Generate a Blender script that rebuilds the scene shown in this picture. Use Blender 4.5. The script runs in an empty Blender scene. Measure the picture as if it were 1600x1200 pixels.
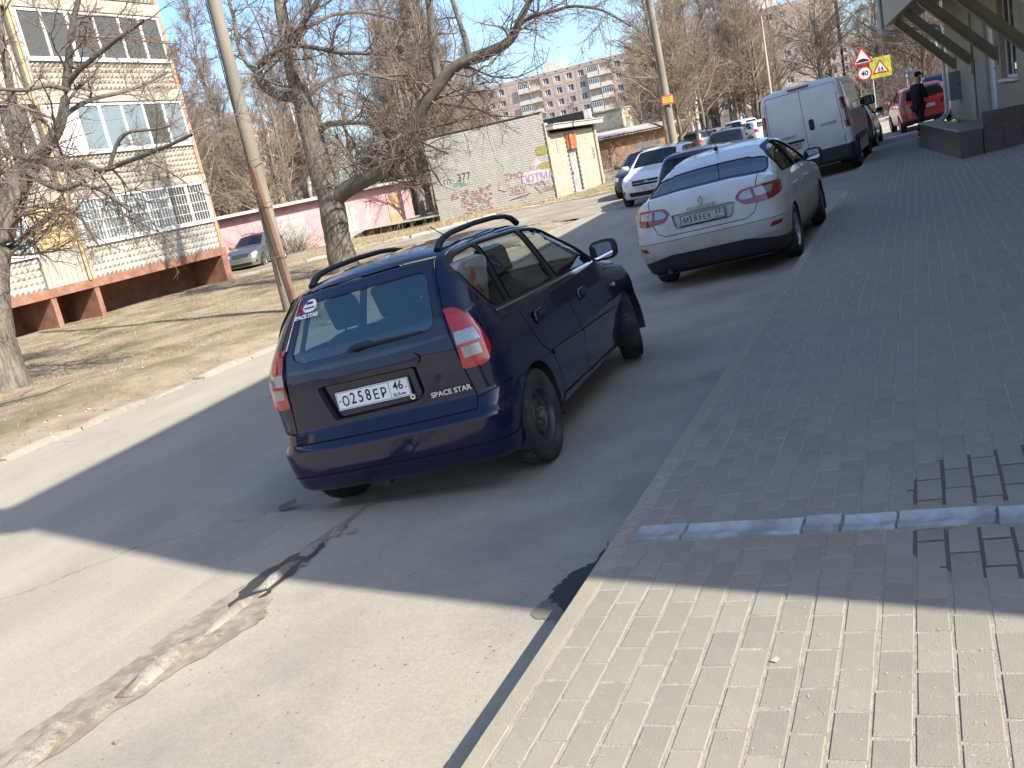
import bpy, bmesh, math, random
import numpy as np
from mathutils import Vector, Matrix
from mathutils import noise as mnoise

sc = bpy.context.scene
COL = sc.collection
rnd = random.Random(7)

# ------------------------------------------------------------------ camera, world, sun, exposure
cam_d = bpy.data.cameras.new('camera'); cam = bpy.data.objects.new('camera', cam_d); COL.objects.link(cam)
cam_d.lens = 32.02; cam_d.sensor_width = 36.0; cam_d.clip_start = 0.05; cam_d.clip_end = 3000
_r = Vector((0.89776, 0.39236, -0.20020)); _u = Vector((0.08401, 0.29362, 0.95222)); _f = Vector((-0.43240, 0.87169, -0.23064))
cam.matrix_world = Matrix(((_r.x, _u.x, -_f.x, -0.1105), (_r.y, _u.y, -_f.y, 0.0), (_r.z, _u.z, -_f.z, 1.6495), (0, 0, 0, 1)))
sc.camera = cam

SUN_EL = math.radians(40.0)
SUN_AZ = math.atan2(0.967, -0.255)          # clockwise from +Y
world = bpy.data.worlds.new('World'); sc.world = world; world.use_nodes = True
wn = world.node_tree; wn.nodes.clear()
w_out = wn.nodes.new('ShaderNodeOutputWorld'); w_bg = wn.nodes.new('ShaderNodeBackground')
w_sky = wn.nodes.new('ShaderNodeTexSky'); w_sky.sky_type = 'NISHITA'; w_sky.sun_disc = False
w_sky.sun_elevation = SUN_EL; w_sky.sun_rotation = SUN_AZ
w_sky.air_density = 1.0; w_sky.dust_density = 1.9; w_sky.ozone_density = 5.0; w_sky.altitude = 0
w_bg.inputs['Strength'].default_value = 0.140
wn.links.new(w_sky.outputs[0], w_bg.inputs[0]); wn.links.new(w_bg.outputs[0], w_out.inputs[0])
sun_d = bpy.data.lights.new('sun', 'SUN'); sun = bpy.data.objects.new('sun', sun_d); COL.objects.link(sun)
sun_d.energy = 4.8; sun_d.angle = math.radians(0.53); sun_d.color = (1.0, 0.93, 0.82)
_sd = Vector((math.sin(SUN_AZ) * math.cos(SUN_EL), math.cos(SUN_AZ) * math.cos(SUN_EL), math.sin(SUN_EL)))
sun.rotation_euler = _sd.to_track_quat('Z', 'Y').to_euler(); sun.location = (60, -30, 60)
sc.view_settings.view_transform = 'Standard'; sc.view_settings.look = 'None'
sc.view_settings.exposure = 1.15; sc.view_settings.gamma = 1.0; sc.view_settings.use_curve_mapping = False
sc.cycles.max_bounces = 8; sc.cycles.transparent_max_bounces = 24; sc.cycles.caustics_reflective = False; sc.cycles.caustics_refractive = False

# ------------------------------------------------------------------ helpers
TILT = math.atan(0.067)                                # the parking strip and pavement fall towards the road
STRIP = Matrix.Rotation(-TILT, 4, 'Y')
RZ = -0.27                                             # level of the road

def tag(o, label=None, cat=None, group=None, kind=None):
    if label: o['label'] = label
    if cat: o['category'] = cat
    if group: o['group'] = group
    if kind: o['kind'] = kind
    return o
def empty(name, M=None, label=None, cat=None, group=None, kind=None):
    o = bpy.data.objects.new(name, None); COL.objects.link(o); o.empty_display_size = 0.2
    if M is not None: o.matrix_world = M if isinstance(M, Matrix) else Matrix.Translation(M)
    return tag(o, label, cat, group, kind)
def link(name, me, parent=None, M=None):
    o = bpy.data.objects.new(name, me); COL.objects.link(o)
    if parent is not None: o.parent = parent
    if M is not None: o.matrix_local = M
    return o
def copy_tree(o, parent=None):
    c = o.copy(); COL.objects.link(c)
    if parent is not None: c.parent = parent
    for ch in list(o.children): copy_tree(ch, c)
    return c

class MB:
    def __init__(s): s.v = []; s.f = []; s.m = []
    def add(s, vs, fs, m=0, M=None):
        b = len(s.v)
        if M is not None: vs = [tuple(M @ Vector(p)) for p in vs]
        s.v.extend(vs)
        for f in fs: s.f.append(tuple(b + i for i in f)); s.m.append(m)
    def face(s, pts, m=0): s.add(pts, [tuple(range(len(pts)))], m)
    def box(s, x0, x1, y0, y1, z0, z1, m=0, M=None, skip=()):
        vs = [(x0,y0,z0),(x1,y0,z0),(x1,y1,z0),(x0,y1,z0),(x0,y0,z1),(x1,y0,z1),(x1,y1,z1),(x0,y1,z1)]
        F = dict(b=(0,3,2,1), t=(4,5,6,7), f=(0,1,5,4), r=(1,2,6,5), k=(2,3,7,6), l=(3,0,4,7))
        s.add(vs, [F[k] for k in F if k not in skip], m, M)
    def bbox(s, x0, x1, y0, y1, z0, z1, b=0.01, m=0, M=None):
        # box with a chamfered top (paver, stone)
        vs = [(x0,y0,z0),(x1,y0,z0),(x1,y1,z0),(x0,y1,z0),(x0,y0,z1-b),(x1,y0,z1-b),(x1,y1,z1-b),(x0,y1,z1-b),
              (x0+b,y0+b,z1),(x1-b,y0+b,z1),(x1-b,y1-b,z1),(x0+b,y1-b,z1)]
        s.add(vs, [(0,1,5,4),(1,2,6,5),(2,3,7,6),(3,0,4,7),(4,5,9,8),(5,6,10,9),(6,7,11,10),(7,4,8,11),(8,9,10,11)], m, M)
    def prism(s, poly, fn0, fn1, m=0, caps=True):
        n = len(poly); a = [fn0(p) for p in poly]; b = [fn1(p) for p in poly]
        fs = [(i, (i+1) % n, n + (i+1) % n, n + i) for i in range(n)]
        if caps: fs += [tuple(range(n-1, -1, -1)), tuple(range(n, 2*n))]
        s.add(a + b, fs, m)
    def tube(s, pts, radii, n=6, m=0, cap=True):
        P = [Vector(p) for p in pts]
        if not hasattr(radii, '__len__'): radii = [radii] * len(P)
        t = (P[1] - P[0]).normalized()
        u = t.orthogonal().normalized(); vs = []
        for i, p in enumerate(P):
            t2 = ((P[min(i+1, len(P)-1)] - P[max(i-1, 0)])).normalized()
            u = (u - t2 * u.dot(t2)); u = u.normalized() if u.length > 1e-6 else t2.orthogonal().normalized()
            w = t2.cross(u)
            for k in range(n):
                a = 2 * math.pi * k / n
                vs.append(tuple(p + (u * math.cos(a) + w * math.sin(a)) * radii[i]))
        fs = [(i*n+k, i*n+(k+1) % n, (i+1)*n+(k+1) % n, (i+1)*n+k) for i in range(len(P)-1) for k in range(n)]
        if cap: fs += [tuple(range(n-1, -1, -1)), tuple(range((len(P)-1)*n, len(P)*n))]
        s.add(vs, fs, m)
    def lathe(s, prof, n=32, m=0, axis='X', c=(0,0,0), closed=False):
        vs = []
        for (r, h) in prof:
            for k in range(n):
                a = 2 * math.pi * k / n
                p = (h, r*math.cos(a), r*math.sin(a)) if axis == 'X' else ((r*math.cos(a), h, r*math.sin(a)) if axis == 'Y' else (r*math.cos(a), r*math.sin(a), h))
                vs.append((p[0]+c[0], p[1]+c[1], p[2]+c[2]))
        L = len(prof); R = range(L if closed else L-1)
        s.add(vs, [(i*n+k, i*n+(k+1) % n, ((i+1) % L)*n+(k+1) % n, ((i+1) % L)*n+k) for i in R for k in range(n)], m)
    def disc(s, c, r, d, n=16, m=0, M=None):
        d = Vector(d).normalized(); u = d.orthogonal().normalized(); w = d.cross(u); c = Vector(c)
        s.add([tuple(c + (u*math.cos(2*math.pi*k/n) + w*math.sin(2*math.pi*k/n))*r) for k in range(n)], [tuple(range(n))], m, M)
    def mesh(s, name, mats=(), smooth=None):
        me = bpy.data.meshes.new(name); me.from_pydata(s.v, [], s.f)
        for mm in (mats if isinstance(mats, (list, tuple)) else [mats]): me.materials.append(mm)
        if len(me.materials) > 1: me.polygons.foreach_set('material_index', s.m)
        if smooth:
            me.polygons.foreach_set('use_smooth', [True]*len(me.polygons))
            if smooth < 179: me.set_sharp_from_angle(angle=math.radians(smooth))
        me.update(); return me
    def build(s, name, mats=(), parent=None, M=None, smooth=None):
        return link(name, s.mesh(name, mats, smooth), parent, M)

# ------------------------------------------------------------------ materials
def pm(name, col, rough=0.8, metal=0.0, var=0.0, vs=4.0, col2=None, c2s=1.0, c2t=0.5, c2w=0.12, bump=0.0, bs=60.0, spec=0.4, coat=0.0, per=0.0, stretch=None, detail=6, space='Object'):
    m = bpy.data.materials.new(name); m.use_nodes = True; nt = m.node_tree; N = nt.nodes; L = nt.links
    b = N['Principled BSDF']; b.inputs['Roughness'].default_value = rough; b.inputs['Metallic'].default_value = metal
    b.inputs['Specular IOR Level'].default_value = spec
    if coat: b.inputs['Coat Weight'].default_value = coat; b.inputs['Coat Roughness'].default_value = 0.04
    tc = N.new('ShaderNodeTexCoord'); vec = tc.outputs[space]
    if stretch:
        mp = N.new('ShaderNodeMapping'); mp.inputs['Scale'].default_value = stretch; L.new(vec, mp.inputs['Vector']); vec = mp.outputs[0]
    def noise(scale, det=detail, rgh=0.6):
        n = N.new('ShaderNodeTexNoise'); n.inputs['Scale'].default_value = scale; n.inputs['Detail'].default_value = det; n.inputs['Roughness'].default_value = rgh
        L.new(vec, n.inputs['Vector']); return n
    src = None
    rgb = N.new('ShaderNodeRGB'); rgb.outputs[0].default_value = (*col, 1); src = rgb.outputs[0]
    if col2 is not None:
        n = noise(c2s); r = N.new('ShaderNodeMapRange'); r.inputs['From Min'].default_value = c2t - c2w; r.inputs['From Max'].default_value = c2t + c2w
        L.new(n.outputs['Fac'], r.inputs['Value']); mx = N.new('ShaderNodeMix'); mx.data_type = 'RGBA'
        L.new(r.outputs[0], mx.inputs[0]); L.new(src, mx.inputs[6]); mx.inputs[7].default_value = (*col2, 1); src = mx.outputs[2]
    if var or per:
        hv = N.new('ShaderNodeHueSaturation'); L.new(src, hv.inputs['Color'])
        ad = None
        if var:
            n = noise(vs); r = N.new('ShaderNodeMapRange'); r.inputs['From Min'].default_value = 0.25; r.inputs['From Max'].default_value = 0.75
            r.inputs['To Min'].default_value = 1 - var; r.inputs['To Max'].default_value = 1 + var; L.new(n.outputs['Fac'], r.inputs['Value']); ad = r.outputs[0]
        if per:
            oi = N.new('ShaderNodeObjectInfo'); r2 = N.new('ShaderNodeMapRange'); r2.inputs['To Min'].default_value = 1 - per; r2.inputs['To Max'].default_value = 1 + per
            L.new(oi.outputs['Random'], r2.inputs['Value'])
            if ad is None: ad = r2.outputs[0]
            else:
                mu = N.new('ShaderNodeMath'); mu.operation = 'MULTIPLY'; L.new(ad, mu.inputs[0]); L.new(r2.outputs[0], mu.inputs[1]); ad = mu.outputs[0]
        L.new(ad, hv.inputs['Value']); src = hv.outputs[0]
    L.new(src, b.inputs['Base Color'])
    if bump:
        n = noise(bs, 8, 0.7); bp = N.new('ShaderNodeBump'); bp.inputs['Strength'].default_value = min(1.0, bump); bp.inputs['Distance'].default_value = 0.01 * max(1.0, bump)
        L.new(n.outputs['Fac'], bp.inputs['Height']); L.new(bp.outputs[0], b.inputs['Normal'])
    m.diffuse_color = (*col, 1)
    return m
def nodes_of(m): return m.node_tree.nodes, m.node_tree.links, m.node_tree.nodes['Principled BSDF']
def glass_mat(name, tint, refl=(0.9, 0.9, 0.9), ior=1.5, rough=0.0, opaque=0.0, ocol=(0.01, 0.012, 0.015)):
    m = bpy.data.materials.new(name); m.use_nodes = True; nt = m.node_tree; N = nt.nodes; L = nt.links; N.clear()
    out = N.new('ShaderNodeOutputMaterial'); t = N.new('ShaderNodeBsdfTransparent'); t.inputs[0].default_value = (*tint, 1)
    g = N.new('ShaderNodeBsdfGlossy'); g.inputs['Roughness'].default_value = rough; g.inputs[0].default_value = (*refl, 1)
    fr = N.new('ShaderNodeFresnel'); fr.inputs[0].default_value = ior; mx = N.new('ShaderNodeMixShader')
    src = t.outputs[0]
    if opaque:
        d = N.new('ShaderNodeBsdfDiffuse'); d.inputs[0].default_value = (*ocol, 1); m2 = N.new('ShaderNodeMixShader'); m2.inputs[0].default_value = opaque
        L.new(t.outputs[0], m2.inputs[1]); L.new(d.outputs[0], m2.inputs[2]); src = m2.outputs[0]
    geo = N.new('ShaderNodeNewGeometry'); mi = N.new('ShaderNodeMath'); mi.operation = 'MULTIPLY_ADD'    # thin sheet: same reflection from both sides
    L.new(geo.outputs['Backfacing'], mi.inputs[0]); mi.inputs[1].default_value = 1 / ior - ior; mi.inputs[2].default_value = ior; L.new(mi.outputs[0], fr.inputs[0])
    L.new(fr.outputs[0], mx.inputs[0]); L.new(src, mx.inputs[1]); L.new(g.outputs[0], mx.inputs[2]); L.new(mx.outputs[0], out.inputs[0])
    return m
def text_mesh(name, body, size, mat, parent=None, M=None, extrude=0.001, bold=0.0, align='CENTER', sx=1.0, shear=0.0):
    cu = bpy.data.curves.new(name, 'FONT'); cu.body = body; cu.size = size; cu.extrude = extrude; cu.offset = bold; cu.align_x = align; cu.align_y = 'CENTER'; cu.shear = shear
    cu.resolution_u = 3
    t = bpy.data.objects.new(name + '_curve', cu); COL.objects.link(t)
    bpy.context.view_layer.update()
    dg = bpy.context.evaluated_depsgraph_get(); me = bpy.data.meshes.new_from_object(t.evaluated_get(dg))
    bpy.data.objects.remove(t); bpy.data.curves.remove(cu)
    me.name = name; me.materials.clear(); me.materials.append(mat)
    if sx != 1.0: me.transform(Matrix.Diagonal((sx, 1, 1, 1)))
    return link(name, me, parent, M)
def smooth(t): t = max(0.0, min(1.0, t)); return t * t * (3 - 2 * t)

# ------------------------------------------------------------------ ground, road, pavement
def dip(x, y): return -0.42 * smooth((-x - 18) / 10) * smooth((y - 22) / 10)
def drive_mask(x, y):
    # 1 on the side drive that branches off to the garages
    if x > -9.1: return 0.0
    lo = 26.3 if x < -12 else 26.3 - (x + 12) * 0.5
    hi = 35.3 if x > -16.6 else (35.3 + (x + 16.6) * 3.2 if x > -18.4 else 29.6 + (x + 18.4) * 0.22)
    a = smooth((y - lo) / 1.2 + 0.5) * smooth((hi - y) / 0.25 + 0.5)
    return a
def sag(x, y):
    # hollow in the worn surface under the blue car
    return -0.0685 * smooth((y - 4.40) / .40) * smooth((11 - y) / 2.5) * max(0.0, min(1.0, (-1.56 - x) / 2.24)) * smooth((x + 5.6) / 1.5)
def base_z(x, y):
    if x > -4.03: return math.tan(TILT) * x + sag(x, y)
    return RZ + dip(x, y) + sag(x, y)
def lawn_z(x, y):
    n = mnoise.noise((x * 0.35, y * 0.35, 1.7)) * 0.07 + mnoise.noise((x * 1.3, y * 1.3, 4.1)) * 0.025
    k = smooth((-9.1 - x) / 1.2)
    return RZ + dip(x, y) + (0.07 + n) * k * (1 - drive_mask(x, y)) - 0.05 * drive_mask(x, y) - 0.02 * (1 - k)

m_asphalt = pm('dusty_asphalt', (0.325, 0.295, 0.24), 0.9, var=0.12, vs=1.1, col2=(0.28, 0.255, 0.21), c2s=0.5, c2w=0.2, bump=0.5, bs=160, spec=0.25, stretch=(1.6, 0.45, 1))
def dress_asphalt(m, crack=0.62):
    N, L, b = nodes_of(m)
    tc = N.new('ShaderNodeTexCoord')
    # aggregate speckle
    n1 = N.new('ShaderNodeTexNoise'); n1.inputs['Scale'].default_value = 55; n1.inputs['Detail'].default_value = 5; n1.inputs['Roughness'].default_value = 0.8
    L.new(tc.outputs['Object'], n1.inputs['Vector'])
    r1 = N.new('ShaderNodeMapRange'); r1.inputs['From Min'].default_value = 0.3; r1.inputs['From Max'].default_value = 0.7; r1.inputs['To Min'].default_value = 0.84; r1.inputs['To Max'].default_value = 1.14
    L.new(n1.outputs['Fac'], r1.inputs['Value'])
    # cracks
    wv = N.new('ShaderNodeTexNoise'); wv.inputs['Scale'].default_value = 1.7; wv.inputs['Detail'].default_value = 4; L.new(tc.outputs['Object'], wv.inputs['Vector'])
    vm = N.new('ShaderNodeVectorMath'); vm.operation = 'MULTIPLY_ADD'; vm.inputs[1].default_value = (0.9, 0.9, 0.9); L.new(wv.outputs['Color'], vm.inputs[0]); L.new(tc.outputs['Object'], vm.inputs[2])
    vo = N.new('ShaderNodeTexVoronoi'); vo.feature = 'DISTANCE_TO_EDGE'; vo.inputs['Scale'].default_value = 0.22; L.new(vm.outputs[0], vo.inputs['Vector'])
    r2 = N.new('ShaderNodeMapRange'); r2.inputs['From Min'].default_value = 0.0; r2.inputs['From Max'].default_value = 0.0035; r2.inputs['To Min'].default_value = crack; r2.inputs['To Max'].default_value = 1.0
    L.new(vo.outputs['Distance'], r2.inputs['Value'])
    mu = N.new('ShaderNodeMath'); mu.operation = 'MULTIPLY'; L.new(r1.outputs[0], mu.inputs[0]); L.new(r2.outputs[0], mu.inputs[1])
    hv = N.new('ShaderNodeHueSaturation'); L.new(mu.outputs[0], hv.inputs['Value'])
    old = b.inputs['Base Color'].links[0].from_socket; L.new(old, hv.inputs['Color']); L.new(hv.outputs[0], b.inputs['Base Color'])
dress_asphalt(m_asphalt)
m_lot = pm('worn_concrete_lot', (0.335, 0.306, 0.248), 0.9, var=0.13, vs=1.3, col2=(0.265, 0.243, 0.205), c2s=0.9, c2t=0.54, c2w=0.1, bump=0.5, bs=170, spec=0.25)
dress_asphalt(m_lot, 0.93)
m_soil = pm('dry_soil', (0.235, 0.195, 0.145), 0.95, var=0.28, vs=1.6, col2=(0.15, 0.125, 0.085), c2s=0.9, c2w=0.1, bump=1.6, bs=35, spec=0.15)
m_earth = pm('far_ground', (0.20, 0.17, 0.125), 0.95, var=0.25, vs=0.2, col2=(0.13, 0.12, 0.07), c2s=0.12, spec=0.1)

b = MB(); b.face([(-900, -400, -1.2), (900, -400, -1.2), (900, 1600, -1.2), (-900, 1600, -1.2)])
tag(b.build('ground', m_earth), kind='structure')
# road: level carriageway on the left, rising strip on the right
b = MB(); ys = [-30 + 2 * i for i in range(17)] + [4 + .25 * i for i in range(1, 32)] + [12 + 2 * i for i in range(75)]
def strips(b, xs, zf):
    for i in range(len(ys) - 1):
        for a, c in zip(xs[:-1], xs[1:]): b.face([(a, ys[i], zf(a, ys[i])), (c, ys[i], zf(c, ys[i])), (c, ys[i+1], zf(c, ys[i+1])), (a, ys[i+1], zf(a, ys[i+1]))], 0)
strips(b, [-9.32, -7.5, -5.8, -5.3, -4.9, -4.5, -4.25, -4.03], lambda x, y: RZ + sag(x, y))
b.face([(-9.32, 160, RZ), (-9.32, 44, RZ), (-30, 44.5, RZ - 0.02), (-30, 160, RZ - 0.02)], 0)
tag(b.build('road', [m_asphalt], smooth=60), kind='structure')
b = MB(); t = math.tan(TILT)
strips(b, [-4.03, -3.8, -3.5, -3.2, -2.9, -2.6, -2.3, -2.0, -1.75, -1.5, -1.30], lambda x, y: t * x + sag(x, y))
b.face([(-1.30, 34, -1.30 * t), (26, 34, 26 * t), (26, 162, 26 * t), (-1.30, 162, -1.30 * t)], 0)
tag(b.build('parking_strip', [m_lot], smooth=60), kind='structure')
# lawn
def gridmesh(name, xs, ys, fn, mat):
    b = MB(); n = len(xs)
    b.v = [(x, y, fn(x, y)) for y in ys for x in xs]
    b.f = [(j*n+i, j*n+i+1, (j+1)*n+i+1, (j+1)*n+i) for j in range(len(ys)-1) for i in range(n-1)]; b.m = [0]*len(b.f)
    return b.build(name, mat, smooth=180)
xs = [-9.12 - 0.22 * i for i in range(75)] + [-26 - 1.2 * i for i in range(60)]
yy = [-14 + 1.0 * i for i in range(16)] + [2 + 0.3 * i for i in range(150)] + [47.5 + 2.5 * i for i in range(45)]
m_lawn = pm('dry_lawn', (0.275, 0.225, 0.165), 0.95, var=0.25, vs=3.0, col2=(0.185, 0.15, 0.10), c2s=0.8, c2t=0.52, c2w=0.09, bump=1.5, bs=40, spec=0.12)
N, L, bs_ = nodes_of(m_lawn)
tc = N.new('ShaderNodeTexCoord'); n2 = N.new('ShaderNodeTexNoise'); n2.inputs['Scale'].default_value = 0.7; n2.inputs['Detail'].default_value = 7
mp = N.new('ShaderNodeMapping'); mp.inputs['Location'].default_value = (13, 5, 2); L.new(tc.outputs['Object'], mp.inputs[0]); L.new(mp.outputs[0], n2.inputs['Vector'])
r = N.new('ShaderNodeMapRange'); r.inputs['From Min'].default_value = 0.56; r.inputs['From Max'].default_value = 0.68; r.inputs['To Max'].default_value = 0.55; L.new(n2.outputs['Fac'], r.inputs['Value'])
mx = N.new('ShaderNodeMix'); mx.data_type = 'RGBA'; old = bs_.inputs['Base Color'].links[0].from_socket
L.new(r.outputs[0], mx.inputs[0]); L.new(old, mx.inputs[6]); mx.inputs[7].default_value = (0.085, 0.10, 0.035, 1); L.new(mx.outputs[2], bs_.inputs['Base Color'])
lawn = tag(gridmesh('lawn', xs, yy, lawn_z, m_lawn), kind='structure')
# side drive to the garages
xs = [-9.1 - 0.4 * i for i in range(48)]; yy = [25.2 + 0.3 * i for i in range(37)]
b = MB(); idx = {}
for x in xs:
    for y in yy:
        if drive_mask(x, y) > 0.5: idx[(x, y)] = len(b.v); b.v.append((x, y, RZ + dip(x, y) + 0.004))
for i in range(len(xs)-1):
    for j in range(len(yy)-1):
        q = [(xs[i], yy[j]), (xs[i], yy[j+1]), (xs[i+1], yy[j+1]), (xs[i+1], yy[j])]
        if all(k in idx for k in q): b.f.append(tuple(idx[k] for k in q)); b.m.append(0)
m_drive = pm('sandy_drive', (0.29, 0.25, 0.19), 0.95, var=0.2, vs=1.5, col2=(0.21, 0.185, 0.145), c2s=0.6, bump=1.0, bs=60, spec=0.15)
tag(b.build('side_drive', m_drive, smooth=60), kind='structure')

# kerbs (each stone an object)
m_kerb = pm('weathered_kerb', (0.33, 0.29, 0.235), 0.92, var=0.22, vs=6, col2=(0.27, 0.235, 0.19), c2s=4, c2w=0.15, bump=1.5, bs=45, per=0.12)
m_kerbw = pm('whitewashed_kerb', (0.34, 0.31, 0.26), 0.9, var=0.2, vs=5, col2=(0.34, 0.31, 0.26), c2s=3, c2w=0.15, bump=1.2, bs=45, per=0.1)
def rough_stone(L_, W_, H_, seed, amp=0.018, nx=7, ny=3, nz=3, round_=0.03):
    b = MB(); r = random.Random(seed); bm = bmesh.new()
    bmesh.ops.create_cube(bm, size=1.0)
    bmesh.ops.subdivide_edges(bm, edges=bm.edges[:], cuts=2, use_grid_fill=True)
    for v in bm.verts:
        p = Vector((v.co.x * L_, v.co.y * W_, v.co.z * H_))
        for k, h in ((0, L_), (1, W_), (2, H_)):
            pass
        # soften the long edges
        ey = abs(v.co.y) > 0.45; ez = v.co.z > 0.45; ex = abs(v.co.x) > 0.45
        if (ey and ez) or (ex and ez): p.z -= round_; p.y *= 1 - round_ / W_ * (0.6 if ey else 0)
        p += Vector((mnoise.noise(p * 5 + Vector((seed, 0, 0))), mnoise.noise(p * 6 + Vector((0, seed, 3))), mnoise.noise(p * 5 + Vector((0, 7, seed))))) * amp
        v.co = p
    me = bpy.data.meshes.new('kerb_stone'); bm.to_mesh(me); bm.free(); me.polygons.foreach_set('use_smooth', [True]*len(me.polygons)); me.set_sharp_from_angle(angle=math.radians(50))
    return me
def kerb_run(label, path, mat, group, W=0.17, H=0.34, top=0.07, seedo=0, gaps=(), jitter=0.012):
    root = empty('kerb', Vector((path[0][0], path[0][1], 0)), kind='structure')
    o0 = root.location
    mes = [rough_stone(0.97, W, H, seedo + i, 0.022) for i in range(5)]
    for me in mes: me.materials.append(mat)
    # resample at one metre
    P = [Vector((p[0], p[1], 0)) for p in path]; pts = [P[0]]; cur = P[0]; i = 1; k = 0
    while i < len(P):
        d = (P[i] - cur)
        if d.length < 1.0: i += 1; continue
        nx = cur + d.normalized() * 1.0
        if k not in gaps:
            mid = (cur + nx) / 2; ang = math.atan2(d.y, d.x)
            zz = RZ + dip(mid.x, mid.y) + top - H / 2 + rnd.uniform(-jitter, jitter) * 1.5
            M = Matrix.Translation((mid.x - o0.x + rnd.uniform(-jitter, jitter), mid.y - o0.y, zz)) @ Matrix.Rotation(ang + rnd.uniform(-0.02, 0.02), 4, 'Z') @ Matrix.Rotation(rnd.uniform(-0.02, 0.02), 4, 'Y')
            link('kerb_stone', mes[rnd.randrange(5)], root, M)
        cur = nx; k += 1
    return root
kerb_run('', [(-9.17, -3), (-9.15, 10), (-9.17, 22.5), (-9.6, 24.6), (-10.8, 25.6)], m_kerb, '', W=0.22, top=0.045, jitter=0.03)
kerb_run('', [(-24.6, 28.0), (-21, 28.45), (-19.2, 29.8), (-18.0, 30.4), (-17.2, 32.4), (-16.6, 35.2), (-14.2, 35.35), (-11.0, 35.7), (-10.1, 36.6), (-9.9, 40), (-9.9, 45)], m_kerbw, '', W=0.16, top=0.10, seedo=20)

# pavement: a kerb's height above the strip, pavers, edging kerb, drainage channel
PZ = 0.185
WALK = STRIP @ Matrix.Rotation(-0.0045, 4, 'X') @ Matrix.Rotation(0.0065, 4, 'Z')
walk = empty('pavement', WALK, kind='structure')
m_bed = pm('joint_sand', (0.43, 0.395, 0.325), 0.95, var=0.25, vs=30, bump=1.6, bs=150, spec=0.1)
b = MB(); b.box(-1.40, 4.2, -3, 34.0, -0.3, PZ - 0.0022)
b.build('paving_bed', m_bed, walk)
m_paver = pm('grey_paver', (0.258, 0.237, 0.195), 0.9, var=0.06, vs=5, col2=(0.30, 0.276, 0.228), c2s=26, c2t=0.62, c2w=0.06, bump=0.5, bs=180, per=0.07, spec=0.2)
m_paver_far = pm('grey_paver_far', (0.258, 0.237, 0.195), 0.9, var=0.10, vs=5, bump=0.3, bs=120, spec=0.2)
PW, PL, PX, PY = 0.0872, 0.1825, 0.0986, 0.1942
def paver_me(seed, L_=PL):
    r = random.Random(seed); b = MB()
    j = lambda: r.uniform(-0.0025, 0.0025)
    b.bbox(-PW/2 + j(), PW/2 + j(), -L_/2 + j(), L_/2 + j(), -0.05, 0, 0.0022)
    return b.mesh('paver', m_paver)
pav = [paver_me(i) for i in range(8)]
CH0, CH1 = 3.245, 3.385                     # the drainage channel crosses the pavement here (slightly skewed)
cells = []
for c in range(40):
    x = -1.268 + PX * c
    # rows towards the camera start at the channel, rows beyond it start on its far side
    for k in range(28):
        y = CH0 - 0.012 - 0.06 * (x + 1.32) - PL/2 - k * PY - (PY/2 if c % 2 else 0)
        if y > -2.2: cells.append((x, y))
        if k == 0 and c % 2: cells.append((x, y + PL/2 + 0.004 + 0.05, 0.085))
    for k in range(156):
        y = CH1 + 0.012 - 0.06 * (x + 1.32) + PL/2 + k * PY + (PY/2 if c % 2 else 0)
        if y < 33.5: cells.append((x, y))
        if k == 0 and c % 2: cells.append((x, y - PL/2 - 0.004 - 0.05, 0.085))
def in_view(x, y):
    # inside the photograph's field (measured on the ground)
    if y < 1.9: return False
    if x < -1.35: return False
    return x < 0.05 + 0.062 * (y - 2.6) + 0.55
near = sorted([c for c in cells if in_view(c[0], c[1])], key=lambda c: c[0]**2 + c[1]**2)[:292]
ns = set(near)
half = paver_me(50, 0.085)
for c in near:
    M = Matrix.Translation((c[0] + rnd.uniform(-.0015, .0015), c[1], PZ + rnd.uniform(-0.001, 0.0015))) @ Matrix.Rotation(rnd.uniform(-0.008, 0.008), 4, 'Z') @ Matrix.Rotation(rnd.uniform(-0.005, 0.005), 4, 'X')
    link('paver', half if len(c) == 3 else pav[rnd.randrange(8)], walk, M)
b = MB()
for c in cells:
    if c in ns or not (-1.35 < c[0] < 2.6): continue
    L_ = 0.085 if len(c) == 3 else PL
    dz = rnd.uniform(-0.0015, 0.0015); j = rnd.uniform(-0.002, 0.002)
    b.bbox(c[0]-PW/2+j, c[0]+PW/2+j, c[1]-L_/2, c[1]+L_/2, PZ-0.02, PZ+dz, 0.0022)
tag(b.build('paver_field', m_paver_far, walk), kind='stuff')
# edging stones
m_edge = pm('edging_stone', (0.285, 0.256, 0.198), 0.9, var=0.1, vs=5, bump=0.5, bs=120, per=0.06)
b = MB(); b.bbox(-0.039, 0.039, -0.4975, 0.4975, -0.25, 0, 0.006); em = b.mesh('edging_stone', m_edge)
for k in range(36):
    y = -2.3 + k * 1.0
    if y + 0.5 > CH0 - 0.02 and y - 0.5 < CH1 + 0.06: continue
    link('edging_stone', em, walk, Matrix.Translation((-1.365, y + (0.0 if y > 3.4 else -0.16), PZ + rnd.uniform(-.004, .004))) @ Matrix.Rotation(rnd.uniform(-.004, .004), 4, 'Z'))
b = MB(); b.bbox(-0.039, 0.039, -0.09, 0.09, -0.25, 0, 0.006)
link('edging_stone', b.mesh('edging_stone', m_edge), walk, Matrix.Translation((-1.365, 3.10, PZ)))
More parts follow.
